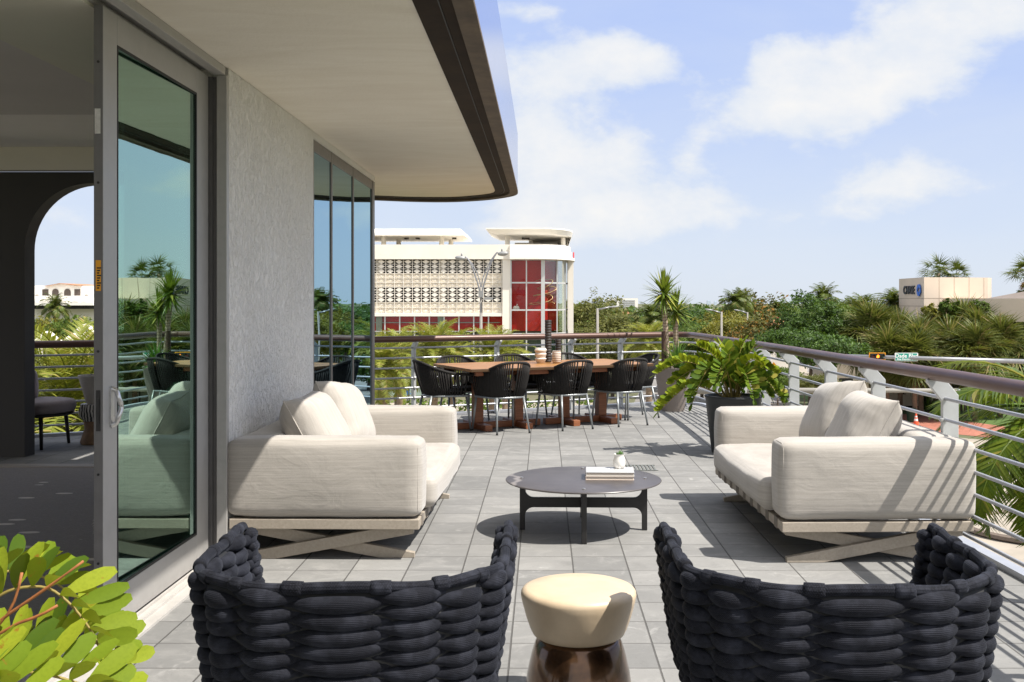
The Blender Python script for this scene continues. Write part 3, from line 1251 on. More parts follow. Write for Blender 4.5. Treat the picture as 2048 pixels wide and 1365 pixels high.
# ---- sofas: local x = away from the wall/rail behind it, local y = length
def make_sofa(label):
    s = thing("outdoor_sofa", label, "sofa", group="facing cream sofas")
    DEP, LEN = 1.13, 2.02
    arm_t = 0.24
    z0, ztop = 0.255, 0.700
    # arms
    for k, sy in enumerate((-1, 1)):
        a = cushion(DEP - 0.0, arm_t, ztop - z0, 0.045, (0.010, 0.022, 0.012), 16, 0.005, seed=3 + k * 9)
        o = a.build("arm", SOFA, s, smooth=True)
        place(o, (DEP / 2, sy * (LEN / 2 - arm_t / 2), (z0 + ztop) / 2))
        pip = MB()
        for sx2 in (0,):
            pts = [(DEP / 2 - 0.018, y, z) for (y, z) in round_rect(arm_t / 2 - 0.012, (ztop - z0) / 2 - 0.012, 0.04, 4)]
            pip.tube(pts, 0.0028, 5, closed=True)
        pip.build("piping", SOFA, o, smooth=True)
    b = cushion(0.25, LEN - 2 * arm_t - 0.01, ztop - z0, 0.05, (0.02, 0.0, 0.012), 16, 0.005, seed=31)
    place(b.build("backrest", SOFA, s, smooth=True), (0.125, 0, (z0 + ztop) / 2 - 0.004))
    c = cushion(0.93, LEN - 2 * arm_t - 0.012, 0.195, 0.06, (0.02, 0, 0.022), 18, 0.006, seed=51)
    seat = c.build("seat_cushion", SOFA, s, smooth=True)
    place(seat, (DEP - 0.93 / 2 + 0.055, 0, 0.355))
    # frame
    f = MB()
    f.box(0.02, -LEN / 2 + 0.005, 0.185, DEP - 0.01, -LEN / 2 + 0.065, 0.243)
    f.box(0.02, LEN / 2 - 0.065, 0.185, DEP - 0.01, LEN / 2 - 0.005, 0.243)
    f.box(0.02, -LEN / 2 + 0.065, 0.187, 0.08, LEN / 2 - 0.065, 0.241)
    f.box(DEP - 0.075, -LEN / 2 + 0.065, 0.187, DEP - 0.012, LEN / 2 - 0.065, 0.241)
    f.build("frame", TEAK_GREY, s, bevel=0.004)
    wb = MB()
    for k in range(9):
        y = -LEN / 2 + 0.16 + k * (LEN - 0.32) / 8
        wb.box(DEP - 0.0755, y - 0.035, 0.183, DEP - 0.009, y + 0.035, 0.246)
        wb.box(0.08, y - 0.035, 0.2415, DEP - 0.08, y + 0.035, 0.246)
    wb.build("webbing", simple("taupe_webbing", (0.19, 0.165, 0.14), 0.9, 0, 0.1, 50) if "taupe_webbing" not in MATS else MATS["taupe_webbing"], s)
    # flat crossed legs near each end
    for sy in (-1, 1):
        y = sy * (LEN / 2 - 0.10)
        for d_, yy in ((1, y - 0.021), (-1, y + 0.021)):
            xa, xb = (0.06, DEP - 0.05) if d_ > 0 else (DEP - 0.05, 0.06)
            sg = 1 if xb > xa else -1
            prof = [(xa, 0.0), (xa + sg * 0.21, 0.0), (xb, 0.150), (xb, 0.184), (xb - sg * 0.19, 0.184), (xa, 0.030)]
            if sg < 0:
                prof = prof[::-1]
            mb = MB()
            mb.prism(prof, -0.02, 0.02, xf=lambda a, b_, c_, yy=yy: (a, yy - c_, b_))
            mb.build("leg", TEAK_GREY, s, bevel=0.003)
    return s


sofa = make_sofa("cream sofa against the stucco wall, its cushions partly in the roof's shade")
place(sofa, (-1.815, 6.0 + 1.01, 0), (0, 0, R(-1.2)))
sofa2 = copy_tree(sofa, "cream sofa beside the railing, striped by the shadows of its rods")
place(sofa2, (2.452, 5.93 + 1.01, 0), (0, 0, PI + R(1.4)))


# ---- scatter pillows
def make_pillow(size=0.52, thick=0.20, seed=0):
    mb = MB()
    n = 30
    top, bot = [], []
    vs = []
    for sgn in (1, -1):
        grid = []
        for i in range(n + 1):
            row = []
            for j in range(n + 1):
                u, v = -1 + 2 * i / n, -1 + 2 * j / n
                u, v = math.sin(u * PI / 2), math.sin(v * PI / 2)
                pin = 1 - 0.06 * (1 - v * v) * 1.0
                pin2 = 1 - 0.06 * (1 - u * u) * 1.0
                x = u * size / 2 * pin
                y = v * size / 2 * pin2
                e = max(0.0, (1 - u ** 4)) * max(0.0, (1 - v ** 4))
                tk = thick / 2 * e ** 0.55
                # gathers running in from the seams
                ed = max(abs(u), abs(v))
                al = y if abs(u) > abs(v) else x
                gath = noise.noise(Vector((al * 26 + seed, seed * 1.3 + sgn, u * 1.5))) * 0.012 * max(0, (ed - 0.45) / 0.55) * min(1, e * 6)
                sag = noise.noise(Vector((x * 5 + seed, y * 5, sgn * 3.0))) * 0.015 * e
                z = sgn * (tk + gath + sag)
                if (i in (0, n) or j in (0, n)):
                    z = 0.0
                row.append(len(vs))
                vs.append((x, y, z))
            grid.append(row)
        (top if sgn > 0 else bot).append(grid)
    fs = []
    T, B = top[0], bot[0]
    for i in range(n):
        for j in range(n):
            fs.append([T[i][j], T[i + 1][j], T[i + 1][j + 1], T[i][j + 1]])
            fs.append([B[i][j], B[i][j + 1], B[i + 1][j + 1], B[i + 1][j]])
    mb.add(vs, fs)
    rim = [vs[T[i][0]] for i in range(n)] + [vs[T[n][j]] for j in range(n)] + [vs[T[n - i][n]] for i in range(n)] + [vs[T[0][n - j]] for j in range(n)]
    return mb, rim


def pillow(label, loc, yaw, lean, spin, seed, size=0.52, thick=0.21):
    """yaw: direction its face looks (deg, 0 = +x); lean: tilt back; spin: turned in its own plane"""
    mb, rim = make_pillow(size, thick, seed)
    o = mb.build("throw_pillow", PILLOW, smooth=True)
    pip = MB()
    pip.tube(rim, 0.004, 6, closed=True)
    pip.build("seam", PILLOW, o, smooth=True)
    m_ = Matrix.Rotation(R(yaw), 4, 'Z') @ Matrix.Rotation(R(90 - lean), 4, 'Y') @ Matrix.Rotation(R(spin), 4, 'Z')
    o.matrix_world = Matrix.Translation(loc) @ m_
    tag(o, label, "pillow", "cream scatter pillows")
    return o


pillow("plump cream pillow nearer the camera on the wall sofa", (-1.43, 6.56, 0.685), -10, 28, 3, 1.3, 0.49, 0.30)
pillow("taller cream pillow tucked behind its neighbour on the wall sofa", (-1.36, 7.08, 0.715), -6, 26, -7, 7.7, 0.51, 0.29)
pillow("cream pillow with gathered seam facing the camera on the railing sofa", (2.00, 6.54, 0.685), 189, 28, -3, 4.1, 0.50, 0.31)
pillow("cream pillow standing behind its neighbour on the railing sofa", (1.96, 7.05, 0.715), 186, 26, 7, 9.2, 0.52, 0.29)


# ---- rope lounge chairs
def lounge_path(s, wz):
    """plan outline of the wrap-round back; s 0..1 from one arm tip round the back to the other"""
    W, Dp, Rc = 0.455 * wz, 0.80, 0.36 * wz
    straight = Dp - Rc
    # superellipse half-round back and slightly spread arms
    a = straight
    arc = PI * (Rc + W) / 2 * 0.96
    tot = 2 * a + arc
    x = s * tot
    if x < a:
        f = x / a
        return Vector((-W * (1 + 0.02 * (1 - f)), Dp - f * a, 0))
    if x > tot - a:
        f = (x - (tot - a)) / a
        return Vector((W * (1 + 0.02 * f), Rc + f * a, 0))
    q = PI * (x - a) / arc
    cx, sx = math.cos(q), math.sin(q)
    e = 0.80
    return Vector((-W * math.copysign(abs(cx) ** e, cx), Rc - Rc * abs(sx) ** e, 0))


def make_lounge(label):
    s = thing("rope_armchair", label, "armchair", group="navy rope armchairs")
    ZT = 0.715
    cols = 14
    N = cols * 12
    rows = 22
    pitch = 0.0215
    weave = MB()
    for k in range(rows):
        z = ZT - 0.024 - k * pitch
        wz = 0.80 + 0.20 * ((z - 0.20) / 0.53) ** 0.75
        jit = rng.uniform(-0.0025, 0.0025)
        pts, rs = [], []
        for i in range(N + 1):
            sfr = i / N
            p = lounge_path(sfr, wz)
            p1 = lounge_path(min(1, sfr + 0.004), wz)
            p0 = lounge_path(max(0, sfr - 0.004), wz)
            tt = (p1 - p0).normalized()
            nn = Vector((-tt.y, tt.x, 0)) * -1.0
            ph = sfr * cols * PI + (PI if k % 2 else 0)
            c = math.cos(ph)
            off = 0.0200 * c
            pts.append(p + nn * off + Vector((0, 0.12 * (0.73 - z) * 0.55, z + jit + 0.0035 * math.sin(ph * 0.5 + k))))
            rs.append(0.0238 * (0.46 + 0.56 * abs(c) ** 0.9) * rng.uniform(0.985, 1.015))
        weave.tube(pts, rs, 12, squash=(1.04, 0.86), up=(0, 0, 1), vscale=30)
    weave.build("woven_back", ROPE, s, smooth=True)
    ln_ = MB()
    vs, fs = [], []
    for i in range(91):
        for (z, wz) in ((ZT - 0.01, 1.0), (0.46, 0.80 + 0.20 * (0.26 / 0.53) ** 0.75), (0.24, 0.80)):
            p = lounge_path(i / 90, wz)
            vs.append((p.x, p.y + 0.12 * (0.73 - z) * 0.55, z))
    for i in range(90):
        for j in range(2):
            a = i * 3 + j
            fs.append([a, a + 1, a + 4, a + 3])
    ln_.add(vs, fs)
    lo_ = ln_.build("gap_liner", BLACK, s, smooth=True)  # black liner added behind the weave to stop light in its gaps
    sm_ = lo_.modifiers.new("Solid", 'SOLIDIFY')
    sm_.thickness = 0.012
    sm_.offset = 0
    # rim rope wrapped onto the frame
    NR = 150
    rim = MB()
    pts, rs = [], []
    for i in range(NR + 1):
        sfr = i / NR
        p = lounge_path(sfr, 1.0)
        pts.append(Vector((p.x, p.y, ZT + 0.004 * math.sin(sfr * 40))))
        rs.append(0.0165)
    # arm ends curve down
    first, last = pts[0].copy(), pts[-1].copy()
    pts = [first + Vector((0, 0.030, -0.10)), first + Vector((0, 0.028, -0.05)), first + Vector((0, 0.016, -0.015))] + pts + [last + Vector((0, 0.016, -0.015)), last + Vector((0, 0.028, -0.05)), last + Vector((0, 0.030, -0.10))]
    rs = [0.0165] * len(pts)
    rim.tube(pts, rs, 12, up=None, vscale=10)
    rim.build("rim_rope", ROPE, s, smooth=True)
    # binding loops and the end lobes of the arms
    for i in range(cols):
        sfr = (i + 0.5) / cols
        mb = MB()
        q = []
        for t_ in range(5):
            f = sfr + (t_ - 2) * 0.0052
            p = lounge_path(f, 1.0)
            q.append(Vector((p.x, p.y, ZT + 0.001 + rng.uniform(-0.0006, 0.0006))))
        mb.tube(q, [0.0195, 0.0205, 0.0208, 0.0205, 0.0195], 12, vscale=10)
        p = lounge_path(sfr, 0.985)
        cc = lounge_path(0.5, 0.3)
        mb.build("binding", ROPE, s, smooth=True)
    for sx, tip in ((-1, lounge_path(0, 1)), (1, lounge_path(1, 1))):
        mb = MB()
        for k in range(11):
            z = ZT - 0.035 - k * 0.043
            wz = 0.80 + 0.20 * ((z - 0.20) / 0.53) ** 0.75
            mb.tube([Vector((tip.x * wz - sx * 0.022, tip.y - 0.035, z + 0.012)), Vector((tip.x * wz - sx * 0.022, tip.y + 0.016, z + 0.006)), Vector((tip.x * wz, tip.y + 0.034, z)),
                     Vector((tip.x * wz + sx * 0.022, tip.y + 0.016, z - 0.006)), Vector((tip.x * wz + sx * 0.020, tip.y - 0.035, z - 0.012))], [0.016, 0.022, 0.024, 0.022, 0.016], 10, vscale=16)
        mb.build("arm_end", ROPE, s, smooth=True)
    # seat, cushion and legs below the frame of the picture
    mb = MB()
    mb.prism(round_rect(0.34, 0.33, 0.2), 0.24, 0.27)
    place(mb.build("seat_frame", DARKMETAL, s), (0, 0.44, 0))
    c = cushion(0.64, 0.64, 0.13, 0.06, (0, 0, 0.02), 12, 0.004, 5)
    place(c.build("seat_cushion", simple("navy_seat_fabric", (0.03, 0.034, 0.045), 0.9, 0, 0.1, 60) if "navy_seat_fabric" not in MATS else MATS["navy_seat_fabric"], s, smooth=True), (0, 0.47, 0.335))
    for sx in (-1, 1):
        for y in (0.16, 0.72):
            mb = MB()
            mb.tube([(sx * 0.26, 0.30 + (y - 0.3) * 0.7, 0.25), (sx * 0.30, y, 0.0)], [0.016, 0.012], 10)
            mb.build("leg", DARKMETAL, s, smooth=True)
    return s


lc = make_lounge("navy woven rope armchair at the left foreground, left of the cream stool")
place(lc, (-0.565, 2.84, 0), (0, 0, R(1.5)))
lc2 = copy_tree(lc, "navy woven rope armchair at the right foreground, between stool and railing")
place(lc2, (0.855, 2.815, 0), (0, 0, R(-2.0)))

# ---- ceramic stool
st = thing("ceramic_stool", "hourglass stool with cream glazed top and dark bronze base between the rope armchairs", "stool", (0.129, 3.83, 0))
mb = MB()
prof = [(0, 0.452), (0.10, 0.4515), (0.190, 0.449), (0.203, 0.444), (0.211, 0.434), (0.2125, 0.422), (0.208, 0.40), (0.193, 0.345), (0.178, 0.302), (0.168, 0.283), (0.158, 0.276), (0.14, 0.272), (0, 0.272)]
mb.lathe(prof[::-1], 64)
mb.build("top", CREAMGLAZE, st, smooth=True, auto=70)
m, t, p = new_mat("bronze_lustre_glaze")
tcn = t.node('ShaderNodeTexCoord')
n_ = t.noise(tcn.outputs['Object'], 7, 6, 0.65, 0.5)
c = t.mix(t.maprange(n_, 0.35, 0.7), (0.045, 0.025, 0.014, 1), (0.20, 0.10, 0.045, 1))
t.put(p.inputs['Base Color'], c)
p.inputs['Metallic'].default_value = 0.75
p.inputs['Roughness'].default_value = 0.22
p.inputs['Coat Weight'].default_value = 0.6
p.inputs['Coat Roughness'].default_value = 0.08
t.put(p.inputs['Normal'], t.bump(n_, 0.08, 0.01))
mb = MB()
prof = [(0, 0.0), (0.195, 0.0), (0.203, 0.006), (0.205, 0.02), (0.200, 0.06), (0.188, 0.14), (0.172, 0.21), (0.160, 0.248), (0.152, 0.262), (0.145, 0.268), (0.140, 0.2719), (0, 0.2719)]
mb.lathe(prof, 64)
mb.build("base", m, st, smooth=True, auto=70)

# ---- coffee table
ct = thing("coffee_table", "round dark stone coffee table on crossed charcoal legs between the two sofas", "coffee table", (0.262, 6.83, 0))
m, t, p = new_mat("dark_veined_stone")
tcn = t.node('ShaderNodeTexCoord')
ob = tcn.outputs['Object']
n_ = t.noise(ob, 5, 6, 0.6)
wv = t.node('ShaderNodeTexWave', wave_type='BANDS')
t.put(wv.inputs['Vector'], t.vmath('ADD', t.scaled(ob, (0.35, 1.0, 1.0)), (0.37, 0.13, 0)))
wv.inputs['Scale'].default_value = 0.75
wv.inputs['Distortion'].default_value = 3.0
wv.inputs['Detail'].default_value = 4
wv.inputs['Detail Scale'].default_value = 1.6
vein = t.maprange(wv.outputs['Fac'], 0.9965, 1.0)
c = t.mix(t.maprange(n_, 0.3, 0.7), (0.060, 0.052, 0.050, 1), (0.095, 0.085, 0.082, 1))
c = t.mix(t.math('MULTIPLY', vein, 0.7), c, (0.32, 0.29, 0.27, 1))
t.put(p.inputs['Base Color'], c)
p.inputs['Roughness'].default_value = 0.38
mb = MB()
mb.lathe([(0, 0.324), (0.500, 0.324), (0.508, 0.327), (0.511, 0.331), (0.508, 0.335), (0.500, 0.337), (0, 0.337)], 96)
mb.build("tabletop", m, ct, smooth=True, auto=30)
for ang in (-1.5, 88.5):
    # one bent board: two legs joined by a stretcher with rounded inner corners
    pr = []
    rl, zt_, zb, rad = 0.418, 0.324, 0.0, 0.055
    pr += [(-rl, 0), (-rl + 0.035, 0)]
    for k in range(7):
        q = PI - PI / 2 * k / 6
        pr.append((-rl + 0.035 + rad + rad * math.cos(q), 0.148 - rad + rad * math.sin(q)))
    for k in range(7):
        q = PI / 2 - PI / 2 * k / 6
        pr.append((rl - 0.035 - rad + rad * math.cos(q), 0.148 - rad + rad * math.sin(q)))
    pr += [(rl - 0.035, 0), (rl, 0), (rl, zt_ - 0.001), (rl - 0.035, zt_ - 0.001)]
    for k in range(7):
        q = 0 - PI / 2 * k / 6
        pr.append((rl - 0.035 - rad + rad * math.cos(q), 0.212 + rad + rad * math.sin(q)))
    for k in range(7):
        q = -PI / 2 - PI / 2 * k / 6
        pr.append((-rl + 0.035 + rad + rad * math.cos(q), 0.212 + rad + rad * math.sin(q)))
    pr += [(-rl + 0.035, zt_ - 0.001), (-rl, zt_ - 0.001)]
    mb = MB()
    a_ = R(ang)
    th_ = 0.016 if ang < 10 else 0.0165
    mb.prism(pr, -th_, th_, xf=lambda x, z, y, a_=a_: (x * math.cos(a_) - y * math.sin(a_), x * math.sin(a_) + y * math.cos(a_), z))
    mb.build("leg_frame", DARKMETAL, ct, bevel=0.003)
for ang in (-1.5, 88.5, 178.5, 268.5):
    mb = MB()
    mb.cyl((0.405 * math.cos(R(ang)), 0.405 * math.sin(R(ang))), 0.010, 0.3372, 0.3445, 14)
    mb.build("stud", STEEL, ct)


def book(label, loc, rz, size, cover, spine_txt=None, title=None):
    w2, d2, h2 = size
    b = thing("book", label, "book", loc, rz, "books stacked on the coffee table")
    mb = MB()
    mb.box(-w2 / 2, -d2 / 2, 0, w2 / 2, d2 / 2, 0.003)
    mb.box(-w2 / 2, -d2 / 2, h2 - 0.003, w2 / 2, d2 / 2, h2)
    mb.box(-w2 / 2, -d2 / 2, 0.003, -w2 / 2 + 0.003, d2 / 2, h2 - 0.003)
    mb.build("cover", cover, b, bevel=0.001)
    mb = MB()
    mb.box(-w2 / 2 + 0.003, -d2 / 2 + 0.004, 0.0031, w2 / 2 - 0.004, d2 / 2 - 0.004, h2 - 0.0031)
    mb.build("pages", MATS["book_pages"], b)
    return b


simple("book_pages", (0.66, 0.60, 0.52), 0.8, 0, 0.1, 3, stretch=(1, 1, 300))
COV1 = simple("pale_grey_cover", (0.46, 0.46, 0.46), 0.35, 0, 0.03)
COV2 = simple("pinkish_cover", (0.60, 0.50, 0.44), 0.5, 0, 0.03)
book("lower pale book with pinkish cover under the grey book", (0.435, 6.865, 0.3375), R(-2), (0.315, 0.225, 0.024), COV2)
b1 = book("grey covered picture book on top of the pale book on the coffee table", (0.438, 6.868, 0.362), R(-2.5), (0.315, 0.225, 0.026), COV1)
for (tx, yy, sz, mm) in (("TRAVEL", 0.055, 0.030, simple("gold_print", (0.50, 0.34, 0.10), 0.4, 0, 0)), ("HOME", 0.015, 0.030, simple("white_print", (0.8, 0.8, 0.8), 0.4, 0, 0)),):
    pass
# unreadable cover lettering kept as a few pale and gold strokes
mb = MB()
for k in range(7):
    mb.box(-0.085 + k * 0.024, 0.015, 0.0262, -0.085 + k * 0.024 + 0.014, 0.040, 0.0266)
mb.build("cover_print", MATS["white_print"], b1)

pv = thing("succulent_pot", "small white vase with a green succulent standing on the books", "potted plant", (0.505, 6.93, 0.3885))
mb = MB()
mb.lathe([(0, 0), (0.026, 0), (0.036, 0.008), (0.0415, 0.030), (0.0405, 0.052), (0.033, 0.076), (0.0325, 0.086), (0.036, 0.094), (0.0335, 0.094), (0.030, 0.086), (0.029, 0.080), (0, 0.079)], 32)
mb.build("pot", WHITECER, pv, smooth=True, auto=60)
mb = MB()
for k in range(34):
    q = rng.uniform(0, 2 * PI)
    tl = rng.uniform(0.05, 0.75)
    L = rng.uniform(0.022, 0.042)
    d_ = Vector((math.cos(q) * tl, math.sin(q) * tl, 1)).normalized()
    b0 = Vector((math.cos(q) * 0.014 * tl, math.sin(q) * 0.014 * tl, 0.078))
    mb.tube([b0, b0 + d_ * L * 0.55, b0 + d_ * L], [0.004, 0.0038, 0.0006], 6)
mb.build("succulent", leaf_mat("succulent_green", (0.06, 0.13, 0.035), (0.12, 0.22, 0.06), trans=0.1), pv, smooth=True)

# ---- floor drain
mb = MB()
for k in range(9):
    mb.box(-0.14 + k * 0.033, -0.14, 0.001, -0.14 + k * 0.033 + 0.016, 0.14, 0.006)
mb.box(-0.155, -0.155, 0.001, 0.155, -0.14, 0.0062)
mb.box(-0.155, 0.14, 0.001, 0.155, 0.155, 0.0062)
o = mb.build("floor_drain", simple("drain_grate", (0.20, 0.21, 0.19), 0.5, 0.4, 0.2, 30), loc=(0.86, 9.35, 0))
tag(o, "square metal drain grate set in the paving beyond the coffee table", "drain")

# ---- dining table
TA = R(26.5)
tdir = Vector((math.cos(TA), math.sin(TA), 0))
tper = Vector((-math.sin(TA), math.cos(TA), 0))
TC = Vector((0.0, 12.66, 0))
dt = thing("dining_table", "long red brown wooden dining table on two pedestals before the railing", "dining table", TC, TA)
mb = MB()
mb.box(-1.2, -0.60, 0.708, 1.2, 0.60, 0.742)
mb.build("tabletop", TEAK_TOP, dt, bevel=0.004)
mb = MB()
mb.box(-1.1, -0.50, 0.655, 1.1, -0.46, 0.7075)
mb.box(-1.1, 0.46, 0.655, 1.1, 0.50, 0.7075)
mb.build("apron", TEAK_RED, dt)
for x in (-0.87, -0.35, 0.28, 0.80):
    mb = MB()
    mb.box(x - 0.055, -0.055, 0.08, x + 0.055, 0.055, 0.707)
    mb.build("column", TEAK_RED, dt, bevel=0.004)
    mb = MB()
    mb.box(x - 0.045, -0.34, 0.0, x + 0.045, 0.34, 0.072)
    mb.build("foot", TEAK_RED, dt, bevel=0.006)
for (a, b) in ((-1.14, -0.06), (0.01, 1.08)):
    mb = MB()
    mb.box(a, -0.042, 0.004, b, 0.042, 0.0795)
    mb.build("base_beam", TEAK_RED, dt, bevel=0.006)


# ---- dining chairs: local -y is the back
def make_dchair(label):
    c = thing("dining_chair", label, "chair", group="black cord dining chairs")
    # rim curve: arms low at the front, high round the back
    def rim_pt(s):
        q = PI * s                       # 0 left front .. pi right front
        x = -0.295 * math.copysign(abs(math.cos(q)) ** 0.62, math.cos(q))
        y = 0.22 - 0.56 * abs(math.sin(q)) ** 0.72
        hb = max(0.0, math.sin(q)) ** 1.5
        z = 0.655 + 0.155 * hb
        y -= 0.0
        return Vector((x, y, z))

    def low_pt(s):
        q = PI * s
        x = -0.255 * math.copysign(abs(math.cos(q)) ** 0.62, math.cos(q))
        y = 0.20 - 0.43 * abs(math.sin(q)) ** 0.72
        return Vector((x, y, 0.425))
    mb = MB()
    pts = [rim_pt(k / 40) for k in range(41)]
    mb.tube([pts[0] + Vector((0.0, 0.02, -0.10)), pts[0] + Vector((0, 0.022, -0.03))] + pts + [pts[-1] + Vector((0, 0.022, -0.03)), pts[-1] + Vector((0, 0.02, -0.10))], 0.0155, 8)
    mb.build("rim", BLACKROPE, c, smooth=True)
    mb = MB()
    n = 48
    for k in range(n):
        s = 0.008 + 0.984 * (k + rng.uniform(-0.06, 0.06)) / (n - 1)
        a, b = rim_pt(s), low_pt(s)
        m_ = a.lerp(b, 0.5)
        out = Vector((m_.x, m_.y - 0.05, 0)).normalized() * 0.012
        for o_ in (0.0,):
            mb.tube([a, a.lerp(b, 0.33) + out, a.lerp(b, 0.7) + out * 0.8, b + Vector((0, 0, -0.012))], 0.0102, 6)
    mb.build("cord_back", BLACKROPE, c, smooth=True)
    mb = MB()
    ring = [low_pt(k / 30) + Vector((0, 0, -0.018)) for k in range(31)]
    mb.tube(ring + [Vector((0.24, 0.235, 0.407)), Vector((-0.24, 0.235, 0.407))], 0.0135, 8, closed=True)
    mb.build("seat_ring", CHAIRLEG, c, smooth=True)
    mb = MB()
    mb.prism(round_rect(0.235, 0.205, 0.13), 0.415, 0.455)
    place(mb.build("seat", BLACKROPE, c, bevel=0.01), (0, 0.005, 0))
    for (x0, y0, x1, y1) in ((-0.235, 0.20, -0.265, 0.245), (0.235, 0.20, 0.265, 0.245), (-0.17, -0.20, -0.205, -0.285), (0.17, -0.20, 0.205, -0.285)):
        mb = MB()
        mb.tube([(x0, y0, 0.41), (x1, y1, 0.012)], [0.0145, 0.0105], 10)
        lg = mb.build("leg", CHAIRLEG, c, smooth=True)
        mb = MB()
        mb.cyl((x1, y1), 0.0125, 0.0, 0.02, 10)
        mb.build("foot_cap", RUBBER, lg)
    return c


dlabels = [(-0.73, -0.40, 0, "black cord dining chair at the near table side, leftmost of that row's three"),
           (0.09, -0.40, 0, "black cord dining chair in the middle of the near table side"),
           (0.873, -0.36, 0, "black cord dining chair at the near table side, rightmost of that row's three"),
           (-0.86, 0.52, 180, "black cord dining chair across the table, its back to the leftmost railing post"),
           (-0.07, 0.52, 180, "black cord dining chair across the table, behind the white vases"),
           (0.72, 0.52, 180, "black cord dining chair across the table, half hidden right of the vases"),
           (-1.26, 0.10, -90, "black cord dining chair at the table's left end beside the tall windows"),
           (1.36, 0.18, 90, "black cord dining chair at the table's right end beside the taupe planter")]
first = None
for (s_, p_, a_, lb) in dlabels:
    ps = TC + tdir * s_ + tper * p_
    if first is None:
        first = make_dchair(lb)
        ch = first
    else:
        ch = copy_tree(first, lb)
    place(ch, (ps.x, ps.y, 0), (0, 0, TA + R(a_ + rng.uniform(-3, 3))))


# ---- vases on the dining table
def vase(label, loc, prof, mat, grp="vases on the dining table"):
    mb = MB()
    mb.lathe(prof, 28)
    o = mb.build("vase", mat, smooth=True, auto=25, loc=loc)
    return tag(o, label, "vase", grp)


BLKCER = simple("matt_black_stoneware", (0.035, 0.030, 0.028), 0.6, 0, 0.3, 14, 0.2, 80)


def ribbed(h, r, n, amp, neck=None, sharp=True):
    pr = [(0, 0), (r * 0.72, 0)]
    for k in range(n):
        z0 = h * k / n
        pr += [(r - amp, z0 + 0.003 + h / n * 0.02), (r, z0 + h / n * 0.45), (r - amp * 0.2, z0 + h / n * 0.7), (r - amp, z0 + h / n * 0.97)]
    pr += [(r * 0.9, h), (r * 0.72, h), (r * 0.7, h - 0.03), (0, h - 0.03)]
    return pr


m, t, p = new_mat("banded_white_stoneware")
tcn = t.node('ShaderNodeTexCoord')
x_, y_, z_ = t.xyz(tcn.outputs['Object'])
bnd = t.math('FRACT', t.math('DIVIDE', z_, 0.0215))
n_ = t.noise(tcn.outputs['Object'], 40, 4)
k_ = t.maprange(t.math('ADD', bnd, t.math('MULTIPLY', n_, 0.15)), 0.62, 0.70)
t.put(p.inputs['Base Color'], t.mix(k_, (0.72, 0.68, 0.62, 1), (0.22, 0.12, 0.07, 1)))
p.inputs['Roughness'].default_value = 0.7
BANDCER = m
vb = Vector((0, 0, 0.7425))
vase("tallest black ribbed vase on the dining table", (0.058, 12.92, 0.7425), ribbed(0.525, 0.043, 16, 0.006), BLKCER)
vase("shorter black ribbed vase behind the small banded vase", (0.185, 12.98, 0.7425), ribbed(0.285, 0.039, 9, 0.005), BLKCER)
vase("white vase with three stacked bulges on the dining table", (-0.035, 12.72, 0.7425),
     [(0, 0), (0.042, 0), (0.050, 0.008), (0.073, 0.055), (0.056, 0.068), (0.074, 0.112), (0.060, 0.124), (0.076, 0.160), (0.060, 0.186), (0.048, 0.187), (0.046, 0.17), (0, 0.17)],
     simple("chalk_white_stoneware", (0.68, 0.62, 0.55), 0.7, 0, 0.15, 20, 0.15, 60, dirt=0.4))
vase("small white vase with brown bands on the dining table", (0.158, 12.70, 0.7425), [(0, 0), (0.033, 0), (0.047, 0.012), (0.055, 0.03), (0.055, 0.14), (0.050, 0.152), (0.040, 0.152), (0.038, 0.13), (0, 0.13)], BANDCER)

# ================================================================== PLANTS ON THE TERRACE
def leaflet(mb, base, d, n, L, W, bend=0.15, segs=5, cup=0.12, shape='obovate'):
    """one flat leaf: base point, growth direction d, face normal n"""
    d = d.normalized()
    side = d.cross(n)
    if side.length < 1e-5:
        side = d.orthogonal()
    side.normalize()
    n = side.cross(d).normalized()
    prof = {'obovate': [0.12, 0.50, 0.80, 0.97, 1.0, 0.88, 0.40], 'blade': [0.7, 1.0, 0.92, 0.75, 0.5, 0.25, 0.02], 'strap': [0.55, 1.0, 1.0, 0.85, 0.6, 0.32, 0.02]}[shape]
    vs, fs = [], []
    m = segs + 1
    for i in range(m + 0):
        t_ = i / segs
        q = t_ * (len(prof) - 1)
        k = min(int(q), len(prof) - 2)
        wd = W / 2 * (prof[k] + (prof[k + 1] - prof[k]) * (q - k))
        c = base + d * (L * t_) - n * (bend * L * t_ * t_)
        vs += [c - side * wd + n * cup * wd, c, c + side * wd + n * cup * wd]
    for i in range(segs):
        a = 3 * i
        fs += [[a, a + 1, a + 4, a + 3], [a + 1, a + 2, a + 5, a + 4]]
    mb.add(vs, fs)


